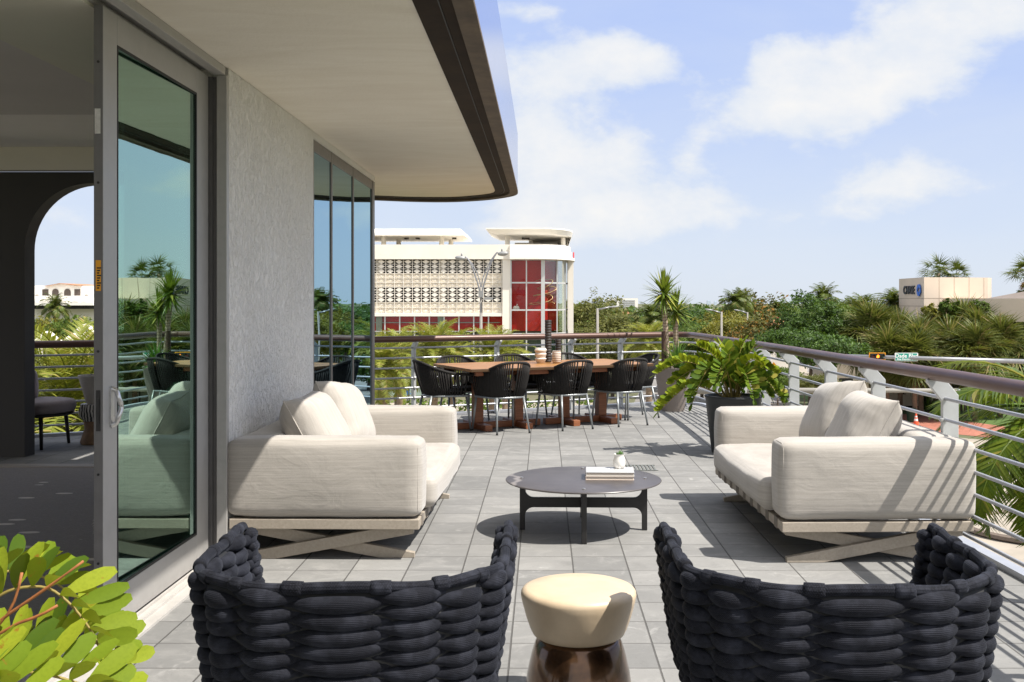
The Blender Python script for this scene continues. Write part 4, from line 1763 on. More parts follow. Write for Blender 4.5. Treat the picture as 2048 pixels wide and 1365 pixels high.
def zamia_frond(mb, ctrl, L=0.11, W=0.043, t0=0.28, pairs=20, rg=rng, r0=0.006):
    c = catmull(ctrl, 12)
    c = resample(c, 60)
    mb.tube(c, [r0 * (1 - 0.65 * i / 59) for i in range(60)], 6, mi=1)
    for k in range(pairs):
        for sd_ in (-1, 1):
            t_ = t0 + (1 - t0) * (k + 0.25 * (sd_ + 1) / 2) / (pairs - 0.5)
            i = min(58, int(t_ * 59))
            p = c[i]
            tg = (c[min(i + 1, 59)] - c[max(i - 1, 0)]).normalized()
            up = Vector((0, 0, 1))
            lat = tg.cross(up)
            if lat.length < 0.2:
                lat = tg.cross(Vector((0.3, 1, 0)))
            lat.normalize()
            nr = lat.cross(tg).normalized()
            f = 1.0 - 0.35 * abs(t_ - 0.6) - (0.25 if t_ > 0.93 else 0)
            dr = lat * sd_ * rg.uniform(0.5, 0.7) + nr * rg.uniform(0.65, 0.9) + tg * rg.uniform(0.28, 0.48)
            nn = nr * 0.8 - lat * sd_ * 0.55 + tg * rg.uniform(-0.5, 0.2)
            leaflet(mb, p, dr, nn, L * f * rg.uniform(0.85, 1.12), W * rg.uniform(0.9, 1.1), rg.uniform(0.0, 0.22), 6, 0.14)
    tg = (c[-1] - c[-4]).normalized()
    leaflet(mb, c[-1], tg, Vector((0, 0, 1)), L * 0.7, W * 0.9, 0.1, 6)


ZAM = leaf_mat("zamia_leaf", (0.130, 0.200, 0.014), (0.330, 0.375, 0.030), ((0.050, 0.095, 0.010), 0.22), 0.22, 0.6, 0.08, 0.8)
ZAM_SHADE = leaf_mat("zamia_leaf_shaded", (0.045, 0.095, 0.012), (0.170, 0.240, 0.022), ((0.30, 0.27, 0.05), 0.16), 0.22, 0.6, 0.08, 0.4)  # deeper copy of the leaf, the bush's inner shade put into its colour
ZST = simple("zamia_stem", (0.26, 0.20, 0.05), 0.6, 0, 0.2, 20)
BRSTALK = simple("dry_orange_stalk", (0.34, 0.125, 0.04), 0.7, 0, 0.35, 30)

fz = thing("potted_cardboard_palm", "yellow green cardboard palm with rounded leaflets and dry orange stalks in the left foreground", "potted plant", (-1.28, 2.1, 0))
mb = MB()
mb.lathe([(0, 0), (0.18, 0), (0.19, 0.02), (0.22, 0.34), (0.226, 0.355), (0.22, 0.365), (0.20, 0.362), (0.19, 0.33), (0, 0.325)], 40)
mb.build("pot", CHARPOT, fz, smooth=True, auto=50)
mb = MB()
mb.cyl((0, 0), 0.191, 0.326, 0.335, 24)
mb.build("soil", SOIL, fz)
rz = random.Random(21)


def fpts(lst):
    return [(x + 1.28, y - 2.1, z) for x, y, z in lst]


fronds = [
    [(-1.26, 2.10, .325), (-1.22, 2.11, .74), (-1.13, 2.13, .885), (-1.045, 2.15, .910), (-0.985, 2.15, .880), (-0.930, 2.15, .81), (-0.905, 2.14, .755)],
    [(-1.24, 2.12, .325), (-1.21, 2.2, .66), (-1.13, 2.27, .735), (-1.05, 2.30, .750), (-0.98, 2.31, .735), (-0.93, 2.31, .69)],
    [(-1.25, 2.06, .325), (-1.17, 1.98, .70), (-1.06, 1.93, .800), (-0.95, 1.92, .815), (-0.86, 1.93, .79), (-0.79, 1.94, .75)],
    [(-1.26, 2.05, .325), (-1.22, 1.92, .72), (-1.12, 1.84, .83), (-1.02, 1.80, .845), (-0.92, 1.79, .825), (-0.84, 1.80, .78)],
    [(-1.30, 2.12, .325), (-1.32, 2.2, .74), (-1.26, 2.32, .88), (-1.17, 2.42, .86), (-1.10, 2.48, .78)],
    [(-1.31, 2.12, .325), (-1.42, 2.2, .72), (-1.56, 2.28, .82), (-1.72, 2.33, .74)],
    [(-1.32, 2.08, .325), (-1.42, 2.02, .76), (-1.55, 1.95, .84), (-1.70, 1.88, .75)],
    [(-1.28, 2.05, .325), (-1.30, 1.93, .74), (-1.30, 1.80, .82), (-1.28, 1.66, .75)],
]
for k, fp in enumerate(fronds):
    mb = MB()
    zamia_frond(mb, fpts(fp), 0.115, 0.035, 0.28, 22, rz)
    mb.build("frond", [ZAM, ZST], fz, smooth=True)
for fp in ([(-1.20, 2.02, .34), (-1.13, 2.0, .80), (-1.045, 2.0, .885), (-0.96, 2.0, .945), (-0.885, 2.0, 1.0)],
           [(-1.2, 2.02, .5), (-1.10, 2.0, .82), (-1.04, 2.0, .885), (-1.015, 2.0, .93), (-1.003, 2.0, .978)],
           [(-1.2, 2.02, .5), (-1.10, 2.0, .80), (-1.03, 2.0, .870), (-0.97, 2.0, .895), (-0.935, 2.0, .915)]):
    mb = MB()
    c = resample(catmull(fpts(fp), 8), 20)
    mb.tube(c, [0.0062 - 0.0002 * i + rz.uniform(-.0006, .0006) for i in range(20)], 7)
    mb.build("dry_stalk", BRSTALK, fz, smooth=True)

# the same kind of palm in the dark pot beyond the railing sofa
mz = thing("potted_cardboard_palm", "bushy cardboard palm in a charcoal pot behind the railing sofa", "potted plant", (1.88, 10.3, 0))
mb = MB()
mb.lathe([(0, 0), (0.205, 0), (0.215, 0.015), (0.275, 0.545), (0.285, 0.555), (0.283, 0.57), (0.255, 0.57), (0.245, 0.54), (0, 0.535)], 48)
mb.build("pot", CHARPOT, mz, smooth=True, auto=50)
mb = MB()
mb.cyl((0, 0), 0.246, 0.536, 0.548, 24)
mb.build("soil", SOIL, mz)
tips = [((-0.75, -0.12, 0.42), .66, 1.0), ((-0.76, 0.0, 0.78), 0.90, 1.0), ((-0.34, 0.10, 1.05), 0.98, 1.0), ((0.12, 0.05, 1.10), 1.00, .9), ((0.22, 0.0, 1.08), 0.95, 1.0),
        ((-0.60, 0.15, 0.66), .82, 1.0), ((0.42, -0.05, 0.78), 0.84, 1.0), ((0.42, -0.3, 0.52), 0.76, 1.0), ((0.10, -0.5, 0.58), 0.80, .9), ((-0.25, -0.45, 0.72), 0.88, .9), ((-0.5, 0.2, 0.62), 0.90, 1.0),
        ((0.30, 0.35, 0.95), 1.0, 1.0), ((-0.1, 0.4, 0.98), 1.05, 1.0), ((-0.12, -0.25, 0.95), 0.98, .9), ((0.25, -0.25, 0.88), 0.93, .9), ((-0.45, -0.3, 0.52), .84, 1.0)]
for k in range(11):
    q = k * 0.571 + 0.2
    tips.append(((0.36 * math.cos(q), 0.36 * math.sin(q), rz.uniform(0.56, 0.74)), rz.uniform(0.72, 0.84), 0.85))
for ti_, (tp, zm, sc) in enumerate(tips):
    tv = Vector(tp)
    b0 = Vector((tv.x * 0.10, tv.y * 0.10, 0.53))
    m1 = Vector((tv.x * 0.28, tv.y * 0.28, 0.53 + (zm - 0.53) * 0.66))
    m2 = Vector((tv.x * 0.62, tv.y * 0.62, zm))
    mb = MB()
    zamia_frond(mb, [b0, m1, m2, tv], 0.120 * sc, 0.052 * sc, 0.26, 20, rz, 0.007)
    mb.build("frond", [ZAM if ti_ < 3 or ti_ in (6,) or rz.random() < 0.25 else ZAM_SHADE, ZST], mz, smooth=True)

# yucca in the taupe pot
yu = thing("potted_yucca", "tall yucca with two leafy canes in a taupe pot at the railing corner", "potted plant", (1.77, 14.25, 0))
mb = MB()
mb.lathe([(0, 0), (0.150, 0), (0.160, 0.015), (0.25, 0.57), (0.262, 0.585), (0.262, 0.60), (0.238, 0.60), (0.225, 0.55), (0, 0.545)], 48)
mb.build("pot", TAUPEPOT, yu, smooth=True, auto=50)
mb = MB()
mb.cyl((0, 0), 0.228, 0.546, 0.556, 24)
mb.build("soil", SOIL, yu)
m, t, p = new_mat("ringed_yucca_bark")
tcn = t.node('ShaderNodeTexCoord')
x_, y_, z_ = t.xyz(tcn.outputs['Object'])
n_ = t.noise(tcn.outputs['Object'], 25, 4)
rg_ = t.math('FRACT', t.math('ADD', t.math('MULTIPLY', z_, 24.0), t.math('MULTIPLY', n_, 0.9)))
t.put(p.inputs['Base Color'], t.mix(t.maprange(rg_, 0.0, 0.5), (0.22, 0.15, 0.10, 1), (0.50, 0.39, 0.29, 1)))
p.inputs['Roughness'].default_value = 0.9
t.put(p.inputs['Normal'], t.bump(rg_, 0.6, 0.01))
YBARK = m
STUMP = simple("dark_yucca_stump", (0.085, 0.050, 0.035), 0.9, 0, 0.3, 20, 0.5, 60)
YLEAF = leaf_mat("yucca_leaf", (0.10, 0.165, 0.025), (0.25, 0.31, 0.05), ((0.30, 0.30, 0.06), 0.15), 0.2, 0.4)


def yucca_crown(c, n, L, W, lo, rg, droop=0.10):
    mb = MB()
    c = Vector(c)
    for k in range(n):
        q = rg.uniform(0, 2 * PI)
        e = R(lo + (88 - lo) * (rg.random() ** 0.9))
        dd_ = Vector((math.cos(q) * math.cos(e), math.sin(q) * math.cos(e), math.sin(e)))
        ll = L * rg.uniform(0.78, 1.08)
        nn = Vector((0, 0, 1)) - dd_ * dd_.z
        if nn.length < .1:
            nn = Vector((math.cos(q), math.sin(q), 0))
        leaflet(mb, c + dd_ * 0.02 + Vector((0, 0, rg.uniform(-.06, .05))), dd_, nn, ll, W, droop * rg.uniform(0.0, 1.3) * math.cos(e), 6, 0.25, 'strap')
    return mb


for (pts, cr, n, L, W, lo) in (([(-0.06, 0.0, .54), (-0.09, 0, 1.0), (-0.12, 0, 1.56)], (-0.125, 0, 1.60), 105, 0.35, 0.036, -55),
                               ([(0.06, 0.06, .54), (0.05, 0.06, 0.95), (0.05, 0.06, 1.32)], (0.05, 0.06, 1.36), 95, 0.33, 0.034, -60)):
    mb = MB()
    c = resample(catmull(pts, 8), 16)
    mb.tube(c, [0.042 - 0.0006 * i for i in range(16)], 14)
    mb.build("trunk", YBARK, yu, smooth=True)
    yucca_crown(cr, n, L, W, lo, rz).build("crown", YLEAF, yu, smooth=True)
mb = MB()
mb.tube([(-0.125, -0.05, .54), (-0.128, -0.05, 1.09)], [0.034, 0.032], 12)
mb.build("cut_stump", STUMP, yu, smooth=True, auto=40)
yucca_crown((0.05, -0.09, 0.60), 75, 0.34, 0.030, 5, rz, 0.35).build("rosette", leaf_mat("yucca_young_leaf", (0.06, 0.15, 0.03), (0.14, 0.26, 0.05), trans=0.25), yu, smooth=True)

# ---- seats on the far balcony seen through the arch
ac = thing("balcony_chair", "round mauve cushioned chair on thin dark legs on the balcony beyond the arch", "chair", (-5.25, 10.75, 0))
mb = MB()
mb.lathe([(0, 0.355), (0.34, 0.355), (0.37, 0.365), (0.385, 0.40), (0.385, 0.445), (0.365, 0.475), (0.30, 0.487), (0, 0.49)], 40)
mb.build("seat_cushion", simple("mauve_grey_fabric", (0.30, 0.26, 0.27), 0.9, 0, 0.08, 40), ac, smooth=True)
mb = MB()
mb.lathe([(0, 0.325), (0.35, 0.325), (0.365, 0.335), (0.37, 0.354), (0, 0.354)], 40)
mb.build("seat_ring", DARKMETAL, ac, smooth=True, auto=40)
for (x, y) in ((0.19, -0.27), (0.23, 0.25), (-0.22, -0.25), (-0.22, 0.25)):
    mb = MB()
    mb.tube([(x * 0.9, y * 0.9, 0.33), (x, y, 0.0)], [0.022, 0.016], 10)
    mb.build("leg", DARKMETAL, ac, smooth=True)
mb = MB()
q_ = [Vector((-0.24 + 0.36 * math.cos(a) * 0.45, 0.30 * math.sin(a) * 1.05, 0.60 + 0.10 * math.cos(a * 2))) for a in [PI * (k / 20 - 0.5) * 1.9 + PI for k in range(21)]]
mb.tube(q_, [0.10] * 21, 12, squash=(1.25, 0.45), up=(0, 0, 1))
mb.build("backrest", MATS["mauve_grey_fabric"], ac, smooth=True)
tb = thing("side_table", "carved brown drum side table on the far balcony beside the mauve chair", "side table", (-4.72, 11.0, 0))
mb = MB()
mb.lathe([(0, 0), (0.16, 0), (0.17, 0.02), (0.125, 0.16), (0.135, 0.24), (0, 0.24)], 28)
mb.build("base", simple("carved_brown_wood", (0.22, 0.13, 0.07), 0.6, 0, 0.3, 14, 0.3, 40), tb, smooth=True, auto=50)
m, t, p = new_mat("black_white_weave")
tcn = t.node('ShaderNodeTexCoord')
wv = t.node('ShaderNodeTexWave')
t.put(wv.inputs['Vector'], tcn.outputs['Object'])
wv.inputs['Scale'].default_value = 9
wv.inputs['Distortion'].default_value = 6
t.put(p.inputs['Base Color'], t.mix(t.maprange(wv.outputs['Fac'], 0.45, 0.55), (0.03, 0.03, 0.03, 1), (0.55, 0.53, 0.5, 1)))
mb = MB()
mb.lathe([(0.13, 0.2405), (0.18, 0.30), (0.18, 0.36), (0.16, 0.42), (0, 0.42)], 28)
mb.build("woven_top", m, tb, smooth=True, auto=50)
pb = MB()
pb.lathe([(0, 0), (0.10, 0), (0.11, 0.015), (0.185, 0.285), (0.188, 0.30), (0.17, 0.30), (0.10, 0.03), (0, 0.03)], 32)
tag(pb.build("bowl_planter", simple("pale_stone_bowl", (0.45, 0.42, 0.38), 0.7, 0, 0.1, 10), smooth=True, auto=50, loc=(-4.72, 11.0, 0.4205)), "pale conical bowl standing on the carved drum table", "bowl")

# shaggy cream pouf just inside, peeping out behind the door edge
pf = thing("shaggy_pouf", "cream shaggy pouf on the carpet, mostly hidden behind the sliding door", "pouf", (-2.345, 6.15, 0.006))
mb = MB()
rz2 = random.Random(5)
for k in range(900):
    q = rz2.uniform(0, 2 * PI)
    zz = rz2.uniform(0.02, 0.42)
    r_ = 0.22 * (1 + 0.25 * math.sin(zz / 0.42 * PI)) if zz < 0.40 else rz2.uniform(0, 0.24)
    b0 = Vector((math.cos(q) * r_, math.sin(q) * r_, zz))
    d_ = Vector((math.cos(q) * 0.6, math.sin(q) * 0.6, -0.7 + rz2.uniform(-0.3, 0.5)))
    leaflet(mb, b0, d_, Vector((math.cos(q), math.sin(q), 0.4)), 0.035, 0.02, 0.1, 2, 0.1, 'strap')
mb.build("shag", simple("cream_shag", (0.55, 0.50, 0.43), 0.95, 0, 0.12, 30), pf)
mb = MB()
mb.lathe([(0, 0), (0.20, 0), (0.25, 0.12), (0.26, 0.25), (0.22, 0.40), (0, 0.42)], 28)
mb.build("body", MATS["cream_shag"], pf, smooth=True)

# ================================================================== THE STREET BELOW AND THE TOWN BEYOND
GZ = -7.5
re_ = random.Random(99)


def ground_mat():
    m, t, p = new_mat("town_ground")
    geo = t.node('ShaderNodeNewGeometry')
    pos = geo.outputs['Position']
    a = t.noise(pos, 0.02, 5)
    b = t.noise(pos, 1.3, 5)
    c = t.mix(t.maprange(a, 0.4, 0.6), (0.085, 0.105, 0.04, 1), (0.16, 0.145, 0.095, 1))
    c = t.mix(t.math('MULTIPLY', b, 0.4), c, (0.06, 0.075, 0.03, 1))
    t.put(p.inputs['Base Color'], c)
    p.inputs['Roughness'].default_value = 0.95
    return m


def sheet(name, poly, z, mat):
    mb = MB()
    mb.add([(x, y, z) for x, y in poly], [list(range(len(poly)))])
    return tag(mb.build(name, mat), kind="structure")


mb = MB()
S_ = 3500
mb.add([(-S_, -200, GZ), (S_, -200, GZ), (S_, S_, GZ), (-S_, S_, GZ)], [[0, 1, 2, 3]])
tag(mb.build("ground", ground_mat()), kind="structure")
CONC = simple("sunbleached_concrete", (0.33, 0.29, 0.235), 0.9, 0, 0.14, 0.6, 0.1, 8, dirt=0.35)
ASPH = simple("pale_old_asphalt", (0.22, 0.21, 0.20), 0.9, 0, 0.15, 0.5, 0.1, 8, dirt=0.3)
GRASS = simple("lawn_grass", (0.075, 0.13, 0.025), 0.95, 0, 0.35, 1.4, 0.4, 14)
BRICK = simple("red_brick_paving", (0.34, 0.13, 0.085), 0.9, 0, 0.25, 3, 0.2, 16)
KERBM = simple("grey_brown_kerb", (0.16, 0.125, 0.10), 0.85, 0, 0.2, 4)
WALLB = simple("beige_render", (0.50, 0.425, 0.345), 0.9, 0, 0.06, 0.8)
sheet("street", [(-70, 26), (130, 26), (130, 62), (34, 62), (22, 74), (22, 92), (-70, 92)], GZ + 0.004, CONC)
sheet("crossing_road", [(8, 92), (22, 92), (60, 260), (30, 260)], GZ + 0.006, ASPH)
sheet("car_park", [(24, 100), (95, 100), (95, 190), (36, 190)], GZ + 0.005, CONC)
sheet("lawn", [(24, 93), (24, 76), (34.5, 64.5), (130, 64.5), (130, 99), (24, 99)], GZ + 0.012, GRASS)
sheet("pavement", [(22.2, 78), (25.5, 73), (35, 62.2), (130, 62.2), (130, 64.3), (42, 64.4), (33.5, 73.5), (30, 82), (22.2, 88)], GZ + 0.016, BRICK)
# raised corner island with a dark kerb by the crossing
mb = MB()
isl = [(21.8 + 5.2 * math.cos(2 * PI * k / 40), 40.5 + 3.4 * math.sin(2 * PI * k / 40)) for k in range(40)]
mb.prism(isl, GZ + 0.02, GZ + 0.17)
tag(mb.build("traffic_island", CONC), kind="structure")
mb = MB()
mb.tube([(x, y, GZ + 0.15) for x, y in isl], 0.13, 6, closed=True)
tag(mb.build("kerb", KERBM), kind="structure")
mb = MB()
for k in range(9):
    mb.box(24 + k * 1.6, 46.5, GZ + 0.01, 25 + k * 1.6, 49.5, GZ + 0.014)
for k in range(20):
    mb.box(-50 + k * 7, 33.0, GZ + 0.01, -47 + k * 7, 33.15, GZ + 0.014)
    mb.box(-50 + k * 7, 55.0, GZ + 0.01, -47 + k * 7, 55.15, GZ + 0.014)
tag(mb.build("road_markings", simple("road_paint", (0.72, 0.70, 0.66), 0.8, 0, 0.1, 3)), kind="structure")

# ------------------------------------------------------------------ vegetation prototypes
L_OLIVE = leaf_mat("olive_foliage", (0.070, 0.088, 0.020), (0.190, 0.190, 0.055), None, 0.25, 0.55)
L_DARK = leaf_mat("deep_green_foliage", (0.026, 0.058, 0.011), (0.095, 0.168, 0.026), None, 0.22, 0.45)
L_MID = leaf_mat("mid_green_foliage", (0.050, 0.095, 0.014), (0.140, 0.200, 0.032), None, 0.25, 0.5)
L_YEL = leaf_mat("yellow_green_foliage", (0.105, 0.115, 0.018), (0.260, 0.240, 0.040), None, 0.3, 0.5)
L_FLAME = leaf_mat("orange_flowered_foliage", (0.070, 0.085, 0.018), (0.150, 0.135, 0.035), ((0.30, 0.15, 0.025), 0.16), 0.25, 0.5)
L_PALM = leaf_mat("palm_frond_green", (0.055, 0.090, 0.016), (0.150, 0.185, 0.038), ((0.20, 0.16, 0.05), 0.08), 0.25, 0.4)
L_PALMY = leaf_mat("yellow_green_date_palm", (0.130, 0.170, 0.028), (0.320, 0.330, 0.060), ((0.30, 0.24, 0.08), 0.10), 0.3, 0.4)  # lighter and yellower than the other palm fronds
L_SABAL = leaf_mat("sabal_fan", (0.055, 0.085, 0.020), (0.185, 0.200, 0.052), ((0.27, 0.21, 0.09), 0.10), 0.25, 0.45)
L_COCO = leaf_mat("coconut_frond", (0.070, 0.130, 0.014), (0.200, 0.250, 0.030), ((0.30, 0.27, 0.05), 0.06), 0.35, 0.35)
BARK = simple("tree_bark", (0.13, 0.10, 0.075), 0.95, 0, 0.3, 4, 0.5, 12)
PBARK = simple("palm_bark", (0.22, 0.16, 0.11), 0.95, 0, 0.3, 6, 0.8, 9, stretch=(1, 1, 4), bdist=0.05)
SKIRT = simple("dead_palm_skirt", (0.20, 0.125, 0.055), 0.95, 0, 0.3, 6)


def crown_mesh(rg, r, hz_, zc, clumps, per, leaf, lobes=5, wisp=0.0):
    mb = MB()
    lob = [(Vector((rg.gauss(0, 1), rg.gauss(0, 1), rg.gauss(0.2, 0.8))).normalized(), rg.uniform(0.15, 0.38)) for _ in range(lobes)]
    cs = []
    for k in range(clumps):
        d_ = Vector((rg.gauss(0, 1), rg.gauss(0, 1), rg.gauss(0.15, 1))).normalized()
        ext = 0.78 + sum(a * max(0, d_.dot(v)) ** 4 for v, a in lob) + wisp * (rg.random() ** 4)
        rad = ext * (0.45 + 0.55 * rg.random() ** 0.55)
        c = Vector((d_.x * r * rad, d_.y * r * rad, zc + d_.z * hz_ * rad))
        cs.append(c)
        cr = r * rg.uniform(0.10, 0.20)
        for j in range(per):
            o_ = Vector((rg.gauss(0, .5), rg.gauss(0, .5), rg.gauss(0, .36))) * cr
            p_ = c + o_
            nn = (Vector((rg.gauss(0, .6), rg.gauss(0, .6), rg.gauss(0.5, .5))) + d_ * 0.6).normalized()
            a_ = nn.orthogonal().normalized()
            q = rg.uniform(0, 2 * PI)
            b_ = nn.cross(a_)
            u_ = a_ * math.cos(q) + b_ * math.sin(q)
            v_ = nn.cross(u_)
            s = leaf * rg.uniform(0.6, 1.25)
            mb.add([p_ - u_ * s, p_ - v_ * s * 0.45 - nn * 0.1 * s, p_ + u_ * s, p_ + v_ * s * 0.45 - nn * 0.1 * s], [[0, 1, 2, 3]])
    return mb, cs


def make_tree(name, label, cat, loc, r, hz_, zc, mat, clumps=190, per=24, leaf=0.20, seed=1, wisp=0.0, group=None, trunk_r=0.18):
    rg = random.Random(seed)
    tr = thing(name, label, cat, loc, 0, group)
    mb, cs = crown_mesh(rg, r, hz_, zc, clumps, per, leaf, 6, wisp)
    mb.build("crown", mat, tr)
    tb_ = MB()
    top = Vector((rg.uniform(-.3, .3), rg.uniform(-.3, .3), zc - hz_ * 0.35))
    tb_.tube([(0, 0, 0), (top.x * 0.3, top.y * .3, top.z * 0.5), top], [trunk_r * 1.3, trunk_r, trunk_r * 0.7], 8)
    for k in range(9):
        e = cs[rg.randrange(len(cs))]
        m_ = top.lerp(e, 0.5) + Vector((0, 0, 0.2 * r * 0.2))
        tb_.tube([top - Vector((0, 0, rg.uniform(0, .8))), m_, e], [trunk_r * 0.5, trunk_r * 0.3, trunk_r * 0.1], 6)
    tb_.build("trunk", BARK, tr, smooth=True)
    return tr


def pinnate(mb, base, az_, el_, L, droop, nl, ll, lw, rg, twist=0.0, vee=0.35, mi=0, leafdroop=0.25, segs=2, stem=0.02):
    """feather frond"""
    n = 18
    pts = []
    p = Vector(base)
    e = el_
    h = Vector((math.cos(az_), math.sin(az_), 0))
    for i in range(n + 1):
        pts.append(p.copy())
        e_ = el_ - droop * (i / n) ** 1.4
        p = p + (h * math.cos(e_) + Vector((0, 0, math.sin(e_)))) * (L / n)
    mb.tube(pts, [stem * (1 - 0.8 * i / n) for i in range(n + 1)], 5, mi=mi)
    side0 = Vector((-h.y, h.x, 0))
    for k in range(nl):
        t_ = 0.14 + 0.86 * k / (nl - 1)
        i = min(n - 1, int(t_ * n))
        b = pts[i].lerp(pts[i + 1], t_ * n - i)
        tg = (pts[i + 1] - pts[i]).normalized()
        nr = side0.cross(tg) * -1.0
        if nr.z < 0:
            nr = -nr
        prof = math.sin(PI * min(1, 0.18 + 0.80 * t_)) ** 0.7
        for s in (-1, 1):
            d_ = side0 * s * 0.8 + tg * (0.45 + 0.5 * t_) + nr * vee * rg.uniform(0.3, 1.2)
            d_ += Vector((rg.gauss(0, .07), rg.gauss(0, .07), rg.gauss(0, .07)))
            leaflet(mb, b, d_, nr + side0 * s * -0.4, ll * prof * rg.uniform(0.85, 1.1), lw, leafdroop * rg.uniform(0.5, 1.5), segs, 0.1, 'blade')


def fan(mb, base, d_, pet, rad, nb, rg, wid=0.05, droop=0.3):
    """fan leaf: petiole then a half-round of blades"""
    d_ = d_.normalized()
    hub = base + d_ * pet - Vector((0, 0, 0.12 * pet))
    mb.tube([base, hub], [0.018, 0.012], 4)
    side = d_.cross(Vector((0, 0, 1)))
    if side.length < 0.1:
        side = Vector((1, 0, 0))
    side.normalize()
    nr = side.cross(d_).normalized()
    for k in range(nb):
        q = R(-105 + 210 * k / (nb - 1) + rg.uniform(-4, 4))
        dd_ = d_ * math.cos(q) + side * math.sin(q) + nr * rg.uniform(-0.05, 0.2)
        leaflet(mb, hub, dd_, nr, rad * (0.75 + 0.25 * math.cos(q)) * rg.uniform(0.85, 1.1), wid, droop * rg.uniform(0.4, 1.5), 3, 0.2, 'strap')


def make_feather_palm(name, label, loc, h, L, nf, nl, ll, lw, mat, seed, droop=(1.1, 1.7), group=None, tr=0.16, lean=(0, 0), dead=0.0, vee=0.35, lo=-20, hi=84, cat="palm tree", segs=2):
    rg = random.Random(seed)
    t_ = thing(name, label, cat, loc, 0, group)
    mb = MB()
    top = Vector((lean[0], lean[1], h))
    c = resample(catmull([(0, 0, 0), (lean[0] * 0.35, lean[1] * .35, h * 0.5), top], 8), 24)
    mb.tube(c, [tr * (1.35 - 0.5 * min(1, i / 6)) * (1 + 0.06 * (i % 2)) for i in range(24)], 10)
    mb.build("trunk", PBARK, t_, smooth=True)
    mb = MB()
    for k in range(nf):
        f = (k + 0.5) / nf
        el_ = R(lo + (hi - lo) * (1 - f) ** 0.85)
        az_ = k * 2.39996 + rg.uniform(-.2, .2)
        pinnate(mb, top + Vector((0, 0, 0.05)), az_, el_, L * rg.uniform(0.85, 1.08), rg.uniform(*droop) * (0.75 + 0.25 * f), nl, ll, lw, rg, vee=vee, segs=segs)
    mb.build("crown", mat, t_)
    return t_


def make_fan_palm(name, label, loc, h, rad, nf, nb, mat, seed, group=None, tr=0.17, skirt=10, cat="palm tree"):
    rg = random.Random(seed)
    t_ = thing(name, label, cat, loc, 0, group)
    mb = MB()
    mb.tube([(0, 0, 0), (0.05, 0, h * .5), (0, 0, h)], [tr * 1.2, tr, tr * 0.95], 9)
    mb.build("trunk", PBARK, t_, smooth=True)
    mb = MB()
    for k in range(nf):
        el_ = R(rg.uniform(-60, 85))
        az_ = rg.uniform(0, 2 * PI)
        d_ = Vector((math.cos(az_) * math.cos(el_), math.sin(az_) * math.cos(el_), math.sin(el_)))
        fan(mb, Vector((0, 0, h)), d_, rad * rg.uniform(0.55, 0.95), rad * rg.uniform(0.6, 0.8), nb, rg, rad * 0.048, 0.5)
    mb.build("crown", mat, t_)
    if skirt:
        mb = MB()
        for k in range(skirt):
            az_ = rg.uniform(0, 2 * PI)
            d_ = Vector((math.cos(az_), math.sin(az_), -1.6))
            fan(mb, Vector((0, 0, h - 0.1)), d_, rad * 0.4, rad * 0.6, nb, rg, rad * 0.06, 0.3)
        mb.build("dead_leaves", SKIRT, t_)
    return t_


def g_at(px, D):
    return (on_ground(px, D, GZ))


# ---- broadleaf trees: (px, D, photo y of crown top, crown radius m, crown half height, kind, label)
protos = {}


def tree_at(px, D, ytop, r, kind, label, hzf=0.8, rot=None, name="shade_tree", group="trees beyond the terrace"):
    ztop = EYE - (ytop - 603) * D / FPX
    H_ = ztop - GZ                     # height
    mats = {'olive': L_OLIVE, 'dark': L_DARK, 'mid': L_MID, 'yellow': L_YEL, 'flame': L_FLAME}
    sd_ = {'olive': 11, 'dark': 12, 'mid': 13, 'yellow': 14, 'flame': 15}[kind]
    if ytop >= 640 and D < 100:
        hzf = 0.42
    key = (kind, round(H_ / r, 0), hzf)
    if key not in protos:
        rr = 4.0
        HH = H_ / r * 4.0
        hz_ = min(rr * hzf, HH * 0.46)
        protos[key] = (make_tree(name, label, "tree", g_at(px, D), rr, hz_, HH - hz_ * 1.0, mats[kind], 250, 26, 0.21, sd_ + len(protos), 0.45 if kind == 'olive' else 0.2, group), 4.0, HH)
        o = protos[key][0]
    else:
        src = protos[key]
        o = copy_tree(src[0], label, g_at(px, D))
        o.name = name
        o["group"] = group
    src = protos[key]
    o.scale = (r / src[1], r / src[1], H_ / src[2])
    o.rotation_euler = (0, 0, rot if rot is not None else re_.uniform(0, 6.28))
    return o


